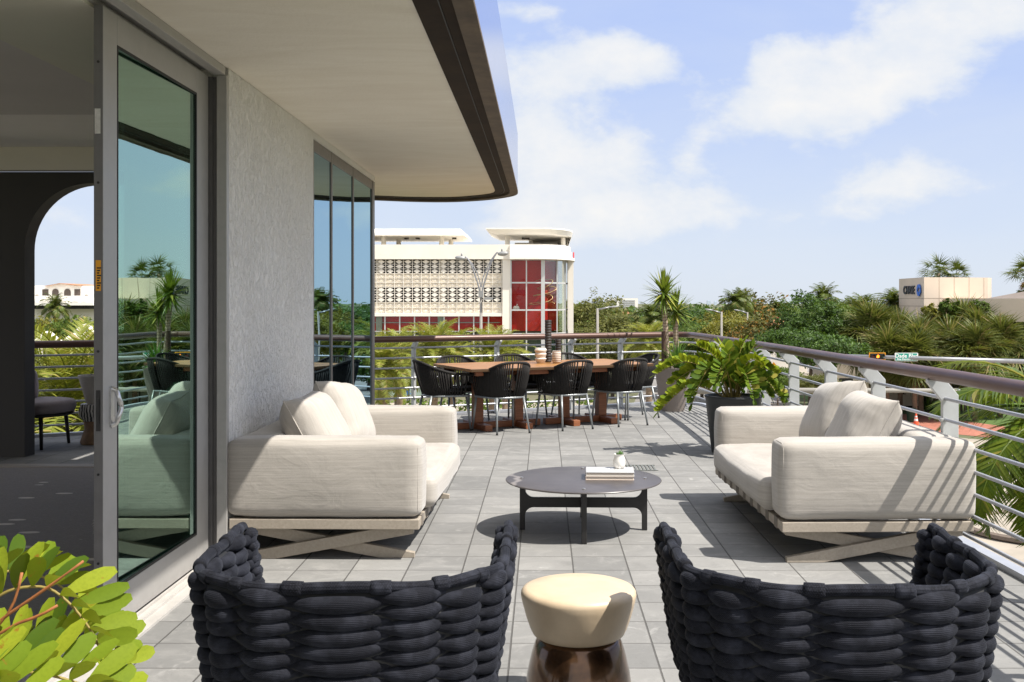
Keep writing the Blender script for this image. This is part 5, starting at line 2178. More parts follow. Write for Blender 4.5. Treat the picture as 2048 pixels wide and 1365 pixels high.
TREES = [
    (1188, 118, 592, 3.9, 'olive', "wispy olive tree rising just right of the white building's end"),
    (1238, 112, 628, 3.7, 'olive', "rounded olive tree right of the wispy one, before the tiled roof"),
    (1165, 108, 655, 3.0, 'olive', "low olive tree at the foot of the white building's right end"),
    (1225, 96, 668, 3.2, 'olive', "low olive tree behind the short street lamp"),
    (1345, 150, 612, 4.8, 'dark', "dark tree on the skyline just right of the yucca"),
    (1398, 165, 609, 5.5, 'dark', "dark broad tree on the skyline between yucca and coconut palms"),
    (1362, 105, 640, 3.4, 'dark', "dark tree behind the railing corner, below the skyline"),
    (1445, 120, 628, 3.8, 'yellow', "yellow green tree behind the twin street lamps"),
    (1404, 96, 652, 3.0, 'mid', "mid green tree left of the yellow green ones"),
    (1462, 92, 642, 3.3, 'yellow', "yellow green rounded tree behind the cardboard palm"),
    (1518, 88, 646, 3.0, 'flame', "low tree speckled with orange flowers above the railing"),
    (1512, 150, 604, 6.0, 'flame', "orange flowering tree on the skyline right of the coconut palms"),
    (1562, 150, 612, 4.6, 'mid', "mid green skyline tree right of the orange flowering tree"),
    (1620, 86, 597, 3.1, 'dark', "left half of the big pair of glossy dark trees in front of the palms"),
    (1668, 88, 606, 3.0, 'mid', "right half of the big pair of glossy trees in front of the palms"),
    (1590, 80, 656, 2.7, 'dark', "low dark tree under the left glossy tree"),
    (1645, 76, 668, 2.8, 'dark', "low dark tree above the railing, below the two glossy trees"),
    (1700, 100, 640, 3.0, 'dark', "dark tree in front of the small beige house"),
    (1700, 150, 612, 5.0, 'mid', "mid green skyline tree behind the drooping coconut palms"),
    (1770, 150, 608, 5.0, 'dark', "dark skyline tree left of the beige bank building"),
    (110, 85, 632, 2.6, 'yellow', "yellow green bush tree seen through the arch below the villa"),
    (165, 80, 628, 2.4, 'mid', "mid green bush tree beside the door edge, seen through the arch"),
    (60, 90, 636, 2.4, 'mid', "mid green tree half hidden by the dark arch wall"),
    (1555, 66, 735, 1.5, 'mid', "small dark young tree beside the orange warning sign"),
    (1640, 60, 752, 1.1, 'olive', "sparse olive shrub tree behind the railing sofa's pillows"),
    (1608, 62, 752, 0.9, 'olive', "small olive shrub just left of the pillows on the railing sofa"),
    (1318, 88, 664, 2.4, 'mid', "mid green tree behind the yucca trunks"),
    (1265, 150, 622, 4.4, 'dark', "dark skyline tree in front of the distant white block"),
    (790, 72, 735, 2.0, 'mid', "mid green shrub tree behind the date palms"),
]
for (px, D, yt, r, kind, lb) in TREES:
    tree_at(px, D, yt, r, kind, lb)

# ---- date palms just beyond the far railing
dp = make_feather_palm("date_palm", "bright date palm beyond the far railing, nearest the tall windows", g_at(766, 42), 6.3, 1.95, 50, 34, 0.42, 0.044, L_PALMY, 31, (1.2, 2.0), "date palms beyond the far railing", 0.19, vee=0.5, lo=-45)
for (px, D, s_, lb) in ((868, 44, 1.06, "bushiest date palm in front of the red window band"), (905, 50, 1.0, "date palm standing behind the bushiest one, left of the double street lamp"),
                        (985, 46, 1.02, "date palm with browning fronds right of the double street lamp"), (800, 55, 0.98, "date palm set back between the first two by the railing"), (1010, 56, 0.95, "smaller date palm at the foot of the glass corner tower")):
    o = copy_tree(dp, lb, g_at(px, D), re_.uniform(0, 6), (1.0, 1.0, s_))
o = copy_tree(dp, "date palm filling the arch view beyond the balcony railing", g_at(150, 17), 2.0, (1.0, 1.0, 1.13))
o = copy_tree(dp, "second date palm behind the arch, left of the first one", g_at(60, 20), 4.0, (1.0, 1.0, 1.08))
o = copy_tree(dp, "grey green feathery palm behind the yucca trunks", g_at(1298, 66), 1.0, (1.25, 1.25, 1.0))

# ---- coconut palms on the skyline
cp = make_feather_palm("coconut_palm", "left of two coconut palms on the skyline right of the yucca", g_at(1462, 128), 8.6, 2.9, 26, 30, 0.95, 0.12, L_PALM, 41, (1.4, 2.2), "coconut palms on the skyline", 0.16, (0.6, 0), vee=-0.1, lo=-15)
for (px, D, yc, s_, lb) in ((1491, 140, 591, 0.85, "right and smaller of two coconut palms on the skyline right of the yucca"), (1637, 112, 582, 1.0, "coconut palm rising above the glossy dark tree"),
                            (1738, 96, 598, 1.1, "coconut palm with long drooping fronds left of the bank building"), (1788, 98, 592, 1.0, "coconut palm touching the left edge of the bank building"),
                            (1700, 105, 604, 1.0, "coconut palm leaning behind the drooping one"), (1300, 100, 612, 1.05, "dark coconut palm left of the yucca crown"), (1330, 120, 614, 0.9, "dark coconut palm partly behind the yucca crown"),
                            (1560, 150, 608, 0.9, "small far coconut palm above the tiled roof"), (105, 112, 604, 0.8, "little palm in front of the villa seen through the arch")):
    z_ = EYE - (yc - 603) * D / FPX - GZ
    copy_tree(cp, lb, g_at(px, D), re_.uniform(0, 6), (s_ * 0.85, s_ * 0.85, (z_ - 1.2 * s_) / 8.6))

# ---- big coconut palm right beside the terrace
make_feather_palm("coconut_palm", "large bright coconut palm with long fronds close outside the railing at the right edge", (5.82, 11.3, GZ), 7.72, 1.9, 22, 60, 0.58, 0.036, L_COCO, 52, (1.2, 2.0), None, 0.13, (-0.1, 0), vee=0.0, lo=-45, hi=48, segs=3)

# ---- sabal palms in front of the bank building
sp = make_fan_palm("sabal_palm", "shaggy sabal palm at the left end of the cluster below the bank", g_at(1742, 84), 6.0, 2.3, 105, 22, L_SABAL, 61, "sabal palms below the bank building", 0.19, 16)
for (px, D, zc, s_, lb) in ((1800, 64, 642, 1.0, "shaggy sabal palm below the bank's lettering"), (1842, 60, 648, .95, "shaggy sabal palm under the bank's corner edge"), (1872, 66, 642, 1.0, "tall sabal palm before the bank's sunlit wall"),
                            (1925, 66, 622, 1.1, "tallest sabal palm of the cluster, before the low annexe"), (1900, 58, 658, 1.0, "sabal palm at the front of the cluster behind the street name sign"), (1965, 62, 632, 1.05, "sabal palm left of the dark opening of the annexe"),
                            (2000, 58, 652, 1.0, "sabal palm at the right end of the cluster"), (1775, 56, 668, .9, "low sabal palm at the front left of the cluster"), (1950, 54, 664, .9, "low sabal palm above the large coconut palm's fronds"), (1830, 54, 674, .9, "low sabal palm right behind the street name sign")):
    D2 = 78 + (D - 54) * 0.6
    copy_tree(sp, lb, g_at(px, D2), re_.uniform(0, 6), (s_, s_, (EYE - (zc - 603) * D2 / FPX - GZ) / 8.1))
# ---- washingtonia palms behind the bank
wp = make_fan_palm("fan_palm", "larger fan palm standing up behind the bank roof", g_at(1877, 108), 11.9, 1.7, 36, 16, L_PALM, 71, "tall fan palms behind the bank", 0.2, 6)
copy_tree(wp, "smaller fan palm beside the larger one behind the bank roof", g_at(1912, 108), 2.0, (0.85, 0.85, 0.965))
copy_tree(wp, "fan palm cut by the right edge above the annexe roof", g_at(2056, 95), 1.0, (1.0, 1.0, 0.955))

# ---- far woods closing the horizon: nobody could count these
mb = MB()
rw = random.Random(3)
for k in range(9000):
    az_ = rw.uniform(R(-38), R(33))
    D = rw.uniform(190, 620)
    hgt = rw.uniform(2.5, 6.6) + 1.2 * math.sin(az_ * 40) + 0.8 * math.sin(az_ * 97 + D)
    c = Vector((math.tan(az_) * D, D, GZ + hgt * rw.uniform(0.5, 1.0)))
    s = rw.uniform(0.5, 1.3)
    for j in range(4):
        nn = Vector((rw.gauss(0, .5), rw.gauss(-.3, .5), rw.gauss(0.7, .4))).normalized()
        a_ = nn.orthogonal().normalized()
        b_ = nn.cross(a_)
        p_ = c + Vector((rw.gauss(0, 1.6), rw.gauss(0, 1.6), rw.gauss(0, 0.8)))
        q = rw.uniform(0, 6.28)
        u_, v_ = a_ * math.cos(q) + b_ * math.sin(q), b_ * math.cos(q) - a_ * math.sin(q)
        mb.add([p_ - u_ * s, p_ - v_ * s * .6, p_ + u_ * s * 0.9, p_ + v_ * s * .7], [[0, 1, 2, 3]])
tag(mb.build("distant_woods", L_MID), kind="stuff")
# low hedges and ground cover along the streets
mb = MB()
for (x0, y0, x1, y1, hh, n) in ((4, 74, 16, 74, 1.2, 700), (2, 62, 16, 63, 0.9, 700), (26, 92, 44, 96, 1.2, 900), (38, 66, 60, 68, 1.0, 500), (25, 100, 60, 101, 1.3, 1200), (-16, 84, 4, 85, 1.0, 1000), (-40, 60, -28, 62, 1.4, 500)):
    for k in range(n):
        f = rw.random()
        c = Vector((x0 + (x1 - x0) * f + rw.gauss(0, .4), y0 + (y1 - y0) * f + rw.gauss(0, .5), GZ + rw.uniform(0.1, hh)))
        nn = Vector((rw.gauss(0, .6), rw.gauss(-.2, .6), rw.gauss(0.6, .4))).normalized()
        a_ = nn.orthogonal().normalized()
        b_ = nn.cross(a_)
        s = rw.uniform(.1, .26)
        mb.add([c - a_ * s, c - b_ * s * .6, c + a_ * s, c + b_ * s * .6], [[0, 1, 2, 3]])
tag(mb.build("ground_cover", L_MID), kind="stuff")

# ================================================================== BUILDINGS BEYOND
def XZ(D):
    return (lambda px: (px - 1087) * D / FPX), (lambda py: EYE - (py - 603) * D / FPX)


WCREAM = simple("cream_white_render", (0.84, 0.79, 0.70), 0.85, 0, 0.05, 0.4, dirt=0.12)
WWHITE = simple("white_render", (0.87, 0.84, 0.78), 0.85, 0, 0.03, 0.4)
REDWALL = simple("red_painted_wall", (0.72, 0.022, 0.016), 0.6, 0, 0.05, 0.3)
VOID = simple("dark_interior", (0.015, 0.015, 0.015), 0.9, 0, 0)
MULL = simple("silver_mullion", (0.58, 0.58, 0.57), 0.4, 0.3, 0.03)
SHOPGL = glass_mat("green_shop_glass", (0.62, 0.74, 0.66), 0.10)
CLEARGL = glass_mat("tower_glass", (0.86, 0.86, 0.84), 0.02, blend=0.12)
TILE = simple("orange_roof_tile", (0.42, 0.20, 0.10), 0.85, 0, 0.25, 2)
CREAMLT = simple("pale_green_ceiling", (0.42, 0.50, 0.42), 0.7, 0, 0.05)

bd = thing("retail_building", "long cream building with patterned block screen, red interior and rounded glass corner tower", "building", (-7, 100, GZ))


def BD(mb, name, mat, **kw):
    o = mb.build(name, mat, bd, **kw)
    o.location = (7, -100, -GZ)
    return o


X, Z = XZ(100.0)
xl = X(470)
mb = MB()                       # body: parapet, piers, ledge, deep mass
mb.box(xl, 99.6, Z(519), X(1021), 100.3, Z(490))
mb.box(xl, 99.75, Z(633), X(1006), 100.35, Z(627))
mb.box(X(1005), 99.7, GZ, X(1022), 101.5, Z(519))
mb.box(X(1137.5), 103.4, GZ, X(1149), 105.0, Z(517))
mb.box(xl, 106, GZ, X(1110), 126, Z(495))
mb.box(X(1110), 110, GZ, X(1149), 126, Z(495))
mb.box(xl, 100.3, Z(519.5), X(1010), 106, Z(516))
BD(mb, "wall", WCREAM)
# tower parapet, rounded towards the right
crn = []
for k in range(13):
    q = PI / 2 * k / 12
    crn.append((X(1080) + (X(1141) - X(1080)) * math.sin(q), 104.6 - 5.2 * math.cos(q)))


def tower_ring(off, y0=99.4):
    pts = [(X(1020) - off * 0.0, 99.4 - off)]
    for k in range(13):
        q = PI / 2 * k / 12
        pts.append((X(1078) + (X(1141) - X(1078) + off) * math.sin(q), 104.6 - (5.2 + off) * math.cos(q)))
    pts += [(X(1141) + off, 110), (X(1020), 110)]
    return pts


mb = MB()
mb.prism(tower_ring(0.1), Z(514), Z(490))
mb.prism(tower_ring(0.55), Z(519.5), Z(514.2))
mb.prism([(x - 0.25, y + 0.1) for x, y in tower_ring(-0.1)], Z(520.5), Z(519.6))
BD(mb, "tower_parapet", WWHITE)
# patterned screen
cw = X(1029.8) - X(1012)
rows_ = [(519.5, 547.5, 3, True), (547.5, 575, 3, False), (575, 605, 3, True), (605, 627, 2, False)]
scr = MB()
back = MB()
for (ya, yb, nr, openk) in rows_:
    za, zb = Z(ya), Z(yb)
    if not openk:
        back.box(xl, 100.12, zb, X(1005), 100.25, za)
    for r_ in range(nr):
        z1 = za + (zb - za) * r_ / nr
        z0 = za + (zb - za) * (r_ + 1) / nr
        zm, hh = (z0 + z1) / 2, (z1 - z0)
        scr.box(xl, 99.93, z0 - 0.022, X(1005), 100.10, z0 + 0.022)
        x = X(1003)
        while x > xl + cw:
            xa = x - cw
            xm = (x + xa) / 2
            a = cw / 2
            # long hexagon plate, its points at the upright bars
            hexa = [(xa + 0.07, zm), (xm - a * 0.06, zm - hh * 0.40), (xm + a * 0.06, zm - hh * 0.40), (x - 0.07, zm), (xm + a * 0.06, zm + hh * 0.40), (xm - a * 0.06, zm + hh * 0.40)]
            if openk:
                scr.prism(hexa, 99.95, 100.05, xf=lambda p, q, y: (p, y, q))
            else:
                # shallow pyramid
                n0 = [(p, 100.12, q) for p, q in hexa] + [(xm - a * 0.2, 99.97, zm), (xm + a * 0.2, 99.97, zm)]
                scr.add(n0, [[0, 1, 6], [1, 2, 7, 6], [2, 3, 7], [3, 4, 7], [4, 5, 6, 7], [5, 0, 6]])
            x -= cw
x = X(1003)
while x > xl:
    scr.box(x - 0.024, 99.925, Z(627), x + 0.024, 100.105, Z(519.6))
    x -= cw
BD(scr, "block_screen", WCREAM)
for px in (883, 758, 633):
    back.box(X(px - 5), 100.3, Z(605), X(px + 5), 100.6, Z(519.6))
BD(back, "screen_backing", WCREAM)
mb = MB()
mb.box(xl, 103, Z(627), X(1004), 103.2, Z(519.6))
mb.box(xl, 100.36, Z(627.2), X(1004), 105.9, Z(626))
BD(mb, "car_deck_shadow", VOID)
# red window band
xs = [977 - 29.6 * k for k in range(9)]
edges_ = [1005] + xs
for i in range(len(edges_) - 1):
    a, b = X(edges_[i + 1]), X(edges_[i])
    mb = MB()
    mb.box(a - 0.06, 100.0, Z(800), a + 0.06, 100.12, Z(633.2))
    mb.box(a + 0.06, 100.02, Z(663.8), b - 0.06, 100.10, Z(662.4))
    w0 = BD(mb, "window", MULL)
    mb = MB()
    mb.box(a + 0.06, 100.05, Z(662.4), b - 0.06, 100.07, Z(633.2))
    mb.box(a + 0.06, 100.05, Z(800), b - 0.06, 100.07, Z(663.8))
    mb.build("pane", CLEARGL if i < 20 else SHOPGL, w0)
mb = MB()
mb.box(xl, 100.55, Z(664), X(1005), 100.7, Z(633.4))
BD(mb, "red_inner_wall", REDWALL)
mb = MB()
mb.box(xl, 100.3, Z(646.5), X(1000), 100.5, Z(645))
for px in (757, 881, 633):
    mb.box(X(px - 6), 100.2, GZ, X(px + 6), 100.54, Z(633.5))
BD(mb, "inner_shelf", CREAMLT)
mb = MB()
mb.box(xl, 103.5, GZ, X(1136), 103.7, Z(664))
BD(mb, "shop_back_wall", simple("dim_green_shop_wall", (0.13, 0.20, 0.15), 0.8, 0, 0.3, 0.4))
mb = MB()
mb.box(X(620), 99.2, Z(772), X(1005), 99.3, GZ)
mb.box(X(860), 99.1, Z(764), X(930), 99.2, Z(770))
BD(mb, "pale_glass_front", simple("pale_green_panel", (0.33, 0.42, 0.35), 0.25, 0, 0.15, 0.5))
# canopies on the roof
for (a, b, rnd, name) in ((470, 928, 0, "roof_canopy"), (972, 1148, 1, "roof_canopy")):
    mb = MB()
    zt0, zt1, zb_ = Z(457), Z(459.5), Z(471)
    if not rnd:
        top = [(X(a), 101.0), (X(b - 9), 101.0), (X(b - 9), 110), (X(a), 110)]
        bot = [(X(a), 100.2), (X(b), 100.2), (X(b), 111), (X(a), 111)]
    else:
        top, bot = [(X(a), 100.6), (X(a) , 111)], [(X(a + 8), 102.2), (X(a + 8), 109)]
        top, bot = [], []
        for k in range(15):
            q = -PI / 2 + PI * k / 14
            top.append((X(1090) + (X(1149) - X(1090)) * math.cos(q), 105.5 + 6.0 * math.sin(q)))
            bot.append((X(1089) + (X(1146) - X(1089)) * math.cos(q), 105.6 + 5.4 * math.sin(q)))
        top += [(X(a), 111.5), (X(a), 99.5)]
        bot += [(X(a + 20), 110.8), (X(a + 20), 100.4)]
    n = len(top)
    vs = [(x, y, zb_ if not rnd else Z(469)) for x, y in bot] + [(x, y, zt1) for x, y in (bot if not rnd else top)] + [(x, y, zt0) for x, y in top]
    fs = [list(range(n))[::-1], [2 * n + i for i in range(n)]]
    for r_ in range(2):
        for i in range(n):
            j = (i + 1) % n
            fs.append([r_ * n + i, r_ * n + j, (r_ + 1) * n + j, (r_ + 1) * n + i])
    if not rnd:
        vs = [(x, y, zb_) for x, y in bot] + [(x, y, Z(467)) for x, y in bot] + [(x, y, zt0) for x, y in top]
    mb.add(vs, fs)
    BD(mb, name, WWHITE)
for (px, y) in ((761, 102), (777, 107), (879, 102), (889, 107), (1013, 102.5), (1128, 104.5), (1060, 108.5), (640, 102)):
    mb = MB()
    mb.cyl((X(px) if y < 104 else X(px), y), 0.24, Z(492), Z(470), 14)
    BD(mb, "roof_column", WCREAM, smooth=True, auto=50)
mb = MB()
tp, bt = [], []
for k in range(14):
    q = R(-12) + R(130) * k / 13
    tp.append(Vector((X(1089) + (X(1147) - X(1089)) * math.cos(q), 105.6 + 5.4 * math.sin(q), Z(466))))
    bt.append(Vector((X(1088) + (X(1138) - X(1088)) * math.cos(q), 105.6 + 4.4 * math.sin(q), Z(493))))
vs = tp + bt + [p + Vector((-0.15, -0.1, 0)) for p in tp] + [p + Vector((-0.15, -0.1, 0)) for p in bt]
fs = []
for i in range(13):
    fs += [[i, i + 1, 14 + i + 1, 14 + i], [28 + i, 42 + i, 42 + i + 1, 28 + i + 1]]
mb.add(vs, fs)
mb.box(X(1025), 108, Z(492), X(1118), 109.8, Z(476.5))
BD(mb, "roof_screen", WCREAM)
mb = MB()
for px in (803, 826, 902, 1046, 1054):
    mb.box(X(px) - 0.2, 103.5, Z(474.5), X(px) + 0.2, 104, Z(471.2))
BD(mb, "ceiling_lamp", simple("brown_lamp", (0.08, 0.06, 0.05), 0.6))
# glass corner tower
gx = [(1022, 99.75), (1053, 99.75), (1086, 99.9), (1114.5, 101.2), (1131.5, 103.0), (1137, 105.5)]
hl = [519.6, 566, 620.5, 668, 735, 790]
for i in range(len(gx) - 1):
    (pa, ya), (pb, yb) = gx[i], gx[i + 1]
    a, b = Vector((X(pa), ya, 0)), Vector((X(pb), yb, 0))
    wv_ = 0.12 if i != 2 else 0.36
    mb = MB()
    mb.bar(a + Vector((0, 0, GZ)), a + Vector((0, 0, Z(519.6))), wv_, 0.2, (0, 1, 0))
    for h_ in hl[1:4]:
        mb.bar(a + Vector((0, 0, Z(h_))) + (b - a) * 0.03, b + Vector((0, 0, Z(h_))) - (b - a) * 0.03, 0.12, 0.14)
    tw = BD(mb, "window", MULL)
    for j in range(len(hl) - 1):
        mb = MB()
        mb.bar(a + (b - a) * 0.02 + Vector((0, 0.03, (Z(hl[j]) + Z(hl[j + 1])) / 2)), b - (b - a) * 0.02 + Vector((0, 0.03, (Z(hl[j]) + Z(hl[j + 1])) / 2)), Z(hl[j]) - Z(hl[j + 1]) - 0.1, 0.02, (1, 0, 0) if False else (a - b).cross(Vector((0, 0, 1))))
        mb.build("pane", CLEARGL if i < 3 else SHOPGL, tw)
mb = MB()
mb.prism([(X(1023), 100.95), (X(1088), 100.95), (X(1119), 103.2), (X(1119), 103.4), (X(1087), 101.2), (X(1023), 101.2)], Z(663), Z(520.8))
BD(mb, "red_tower_wall", REDWALL)
mb = MB()
mb.box(X(1023), 101.3, Z(521.6), X(1118), 104.1, Z(520.7))
BD(mb, "tower_ceiling", WCREAM)
mb = MB()
pts = []
for k in range(140):
    f = k / 139
    q = f * 2 * PI * 3.4 + 0.5 * math.sin(f * 9)
    rr_ = 1.15 * (1.0 - 0.30 * f) + 0.25 * math.sin(f * 14)
    pts.append((X(1085) + rr_ * math.cos(q) + 0.3 * f, 100.5 + rr_ * 0.28 * math.sin(q), Z(612) + (Z(560) - Z(612)) * f + 0.28 * math.sin(q + 0.7)))
mb.tube(pts, 0.03, 6)
BD(mb, "wire_sculpture", simple("gold_wire", (0.62, 0.42, 0.18), 0.35, 0.5, 0.05), smooth=True)
mb = MB()
mb.box(X(1148.6), 104.2, Z(514), X(1151), 104.3, Z(501))
BD(mb, "red_sign", REDWALL)
# small white fruit shaped mark inside the tower window
mb = MB()
lg = X(1032.5), Z(617)
mb.blob((lg[0] - 0.12, 100.0, lg[1] - 0.02), (0.20, 0.03, 0.25), 12, 8)
mb.blob((lg[0] + 0.12, 100.0, lg[1] - 0.02), (0.20, 0.03, 0.25), 12, 8)
mb.blob((lg[0] + 0.07, 100.0, lg[1] + 0.32), (0.05, 0.03, 0.11), 10, 6, Matrix.Rotation(R(30), 3, 'Y'))
BD(mb, "shop_logo", WHITECER, smooth=True)

# ---- bank building
C0 = Vector((32.93, 90.0, 0))
dl = Vector((0.18, 6.86, 0))
dr = Vector((6.13, 1.46, 0))
dr2 = dr + Vector((0.66, 0.75, 0))
zt = EYE + 48 * 90 / FPX
PANEL = simple("beige_precast_panel", (0.60, 0.505, 0.41), 0.85, 0, 0.05, 0.5)
JOINT = simple("panel_joint", (0.33, 0.265, 0.20), 0.9)
bk = thing("bank_building", "beige panelled bank with blue octagon sign, low wing at the right", "building", (C0.x, C0.y, GZ))


def BK(mb, name, mat, **kw):
    o = mb.build(name, mat, bk, **kw)
    o.location = (-C0.x, -C0.y, -GZ)
    return o


mb = MB()
fpr = [C0, C0 + dr, C0 + dr2, C0 + dr2 + Vector((0.3, 6, 0)), C0 + dl + Vector((3, 2, 0)), C0 + dl]
mb.prism([(p.x, p.y) for p in fpr], GZ, zt)
BK(mb, "wall", PANEL)
mb = MB()
nR = Vector((dr.y, -dr.x, 0)).normalized()
nL = Vector((-dl.y, dl.x, 0)).normalized()
for k in range(1, 5):
    p_ = C0 + dr * (k * 0.235)
    mb.bar(p_ + nR * 0.003 + Vector((0, 0, GZ)), p_ + nR * 0.003 + Vector((0, 0, zt - 0.02)), 0.045, 0.012, nR)
for (h_) in (zt - 1.82, zt - 2.5):
    mb.bar(C0 + nR * 0.003 + Vector((0, 0, h_)), C0 + dr + nR * 0.003 + Vector((0, 0, h_)), 0.012, 0.045, (0, 0, 1))
    mb.bar(C0 + nL * 0.003 + Vector((0, 0, h_)), C0 + dl + nL * 0.003 + Vector((0, 0, h_)), 0.012, 0.045, (0, 0, 1))
BK(mb, "panel_joints", JOINT)
# sign on the shaded left face
ml = math.atan2(-dl.y, -dl.x)
sz_ = zt - 1.1
LETTER = simple("dark_sign_letters", (0.03, 0.03, 0.035), 0.5)
sg = lettering("sign_letters", "CHASE", 1.02, LETTER, bk, (C0 + dl * 0.56 + nL * 0.05) - C0 + Vector((0, 0, sz_ - GZ)), (R(90), 0, ml), 0.05, bold=0.02)
mb = MB()
oc = C0 + dl * 0.155 + nL * 0.06
ax = -dl.normalized()
r1, r0 = 0.54, 0.21
for k in range(4):
    # four pieces of the octagon ring
    q0 = R(22.5 + 90 * k)
    pts_ = []
    def P8(r_, q_):
        return oc + ax * (r_ * math.cos(q_)) + Vector((0, 0, sz_ + r_ * math.sin(q_)))
    quad = [P8(r1, q0 + 0.03), P8(r1, q0 + R(45)), P8(r1, q0 + R(84)), P8(r0 * 1.25, q0 + R(70)), P8(r0 * 1.25, q0 - R(0))]
    n = len(quad)
    vs = [tuple(v) for v in quad] + [tuple(v + nL * 0.08) for v in quad]
    fs = [list(range(n)), list(range(n, 2 * n))[::-1]] + [[i, (i + 1) % n, n + (i + 1) % n, n + i] for i in range(n)]
    mb.add(vs, fs)
BK(mb, "sign_emblem", simple("blue_sign", (0.02, 0.13, 0.55), 0.4))
# low wing with dark drive-through
X2, Z2 = XZ(84.0)
mb = MB()
mb.prism([(X2(1948), 86.5), (X2(1958), 85), (X2(2180), 81), (X2(2180), 93), (X2(1948), 93)], Z2(644), Z2(597.5))
mb.box(X2(2008), 88.5, GZ, X2(2016), 89.5, Z2(644))
BK(mb, "low_wing", PANEL)
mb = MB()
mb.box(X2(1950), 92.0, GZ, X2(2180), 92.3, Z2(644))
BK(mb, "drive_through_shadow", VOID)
mb = MB()
a_ = Vector((X2(2020), 89, Z2(598)))
mb.add([a_, a_ + Vector((6, -1, 0)), a_ + Vector((5, 3, 0.7)), a_ + Vector((3, 6, 0))], [[0, 1, 2], [0, 2, 3]])
BK(mb, "roof", simple("brown_metal_roof", (0.17, 0.14, 0.12), 0.6, 0, 0.1, 2))
for (px, py, rr_) in ((1862, 618, 0.65), (1893, 609, 0.8), (1960, 609, 0.8)):
    sh = make_tree("roof_shrub", {1862: "small yellow green shrub at the foot of the bank's sunlit wall", 1893: "dark leafy shrub before the middle of the bank's sunlit wall", 1960: "clipped bright shrub at the left end of the bank's low wing"}[px], "shrub",
                   Vector((X2(px) , 84.0, GZ)), rr_, 0.8, Z2(py) - GZ - 0.4, L_MID if px != 1862 else L_YEL, 60, 18, 0.16, px, 0.2, "shrubs in front of the bank", 0.07)

# small beige house behind the left of the sabal palms
X3, Z3 = XZ(92.0)
hs = thing("beige_house", "small beige flat roofed house left of the sabal palms", "house", (X3(1715), 92, GZ))
mb = MB()
mb.box(-2.4, 0, 0, 1.0, 6, Z3(660) - GZ)
mb.build("wall", WALLB, hs)
mb = MB()
mb.box(-2.6, -0.3, Z3(660) - GZ, 1.2, 6.2, Z3(646) - GZ)
mb.build("roof_edge", WWHITE, hs)
mb = MB()
mb.box(-1.6, -0.03, 0.9, -0.4, 0.03, 2.2)
mb.build("window", VOID, hs)

# low beige wall with openings under the palms
X4, Z4 = XZ(86.0)
lw_ = thing("street_wall", "low beige wall with dark openings under the sabal palms", "wall", (X4(1830), 86, GZ))
mb = MB()
for (a, b, z0, z1) in ((1752, 1795, 812, 752), (1812, 1846, 812, 752), (1860, 1940, 812, 776), (1795, 1812, 762, 752), (1846, 1860, 776, 766), (1795, 1812, 812, 790)):
    mb.box(X4(a) - X4(1830), 0, max(0.0, Z4(z0) - GZ), X4(b) - X4(1830), 0.5, Z4(z1) - GZ)
mb.build("wall", WALLB, lw_)
mb = MB()
mb.box(X4(1752) - X4(1830), 0.51, 0.0, X4(1935) - X4(1830), 0.6, Z4(768) - GZ)
mb.build("dark_opening", VOID, lw_)


def house(label, px, D, wpx, ywall, yroof, name="tiled_house", grp="tiled houses among the trees"):
    Xa, Za = XZ(D)
    h = thing(name, label, "house", (Xa(px), D, GZ), re_.uniform(-.3, .3), grp)
    wd = wpx * D / FPX
    hw = Za(ywall) - GZ
    hr = Za(yroof) - GZ
    mb = MB()
    mb.box(-wd / 2, -wd * .3, 0, wd / 2, wd * .4, hw)
    mb.build("wall", WCREAM, h)
    mb = MB()
    e = wd * 0.06
    vs = [(-wd / 2 - e, -wd * .3 - e, hw), (wd / 2 + e, -wd * .3 - e, hw), (wd / 2 + e, wd * .4 + e, hw), (-wd / 2 - e, wd * .4 + e, hw), (-wd * .2, 0.05 * wd, hr), (wd * .2, 0.05 * wd, hr)]
    mb.add(vs, [[0, 1, 5, 4], [1, 2, 5], [2, 3, 4, 5], [3, 0, 4], [0, 3, 2, 1]])
    mb.build("roof", TILE, h)
    mb = MB()
    mb.box(-wd * .05, -wd * .3 - 0.05, hw * .35, wd * .12, -wd * .3 + .05, hw * .8)
    mb.build("window", VOID, h)
    return h


house("orange tiled white house right of the olive trees", 1262, 170, 42, 651, 638)
house("red roofed house low among the dark trees left of the yucca", 1250, 240, 44, 634, 624)
house("white house with pale tiled roof between the two street lamps", 1432, 180, 26, 646, 636)
h_ = house("white walled house with orange chimney left of the glossy dark trees", 1556, 130, 40, 655, 639)
Xa, Za = XZ(130)
mb = MB()
mb.box(-0.6, 1, 0, 0.3, 2, Za(634) - GZ)
mb.build("chimney", TILE, h_)

# distant white office block
Xd, Zd = XZ(520.0)
ob_ = thing("white_office_block", "distant white office block with dark window strips above the trees", "building", (Xd(1245), 520, GZ))
mb = MB()
mb.box(Xd(1233) - Xd(1245), 0, 0, Xd(1276) - Xd(1245), 20, Zd(597) - GZ)
mb.box(Xd(1217) - Xd(1245), 6, 0, Xd(1233) - Xd(1245), 24, Zd(598.5) - GZ)
mb.build("wall", WWHITE, ob_)
for k in range(5):
    mb = MB()
    y_ = 601.5 + 4.0 * k
    mb.box(Xd(1239) - Xd(1245), -0.15, Zd(y_ + 1.3) - GZ, Xd(1270) - Xd(1245), 0.2, Zd(y_) - GZ)
    mb.box(Xd(1218) - Xd(1245), 5.85, Zd(y_ + 1.6) - GZ, Xd(1232) - Xd(1245), 6.2, Zd(y_) - GZ)
    mb.build("window_strip", simple("strip_glass", (0.12, 0.15, 0.19), 0.3) if "strip_glass" not in MATS else MATS["strip_glass"], ob_)
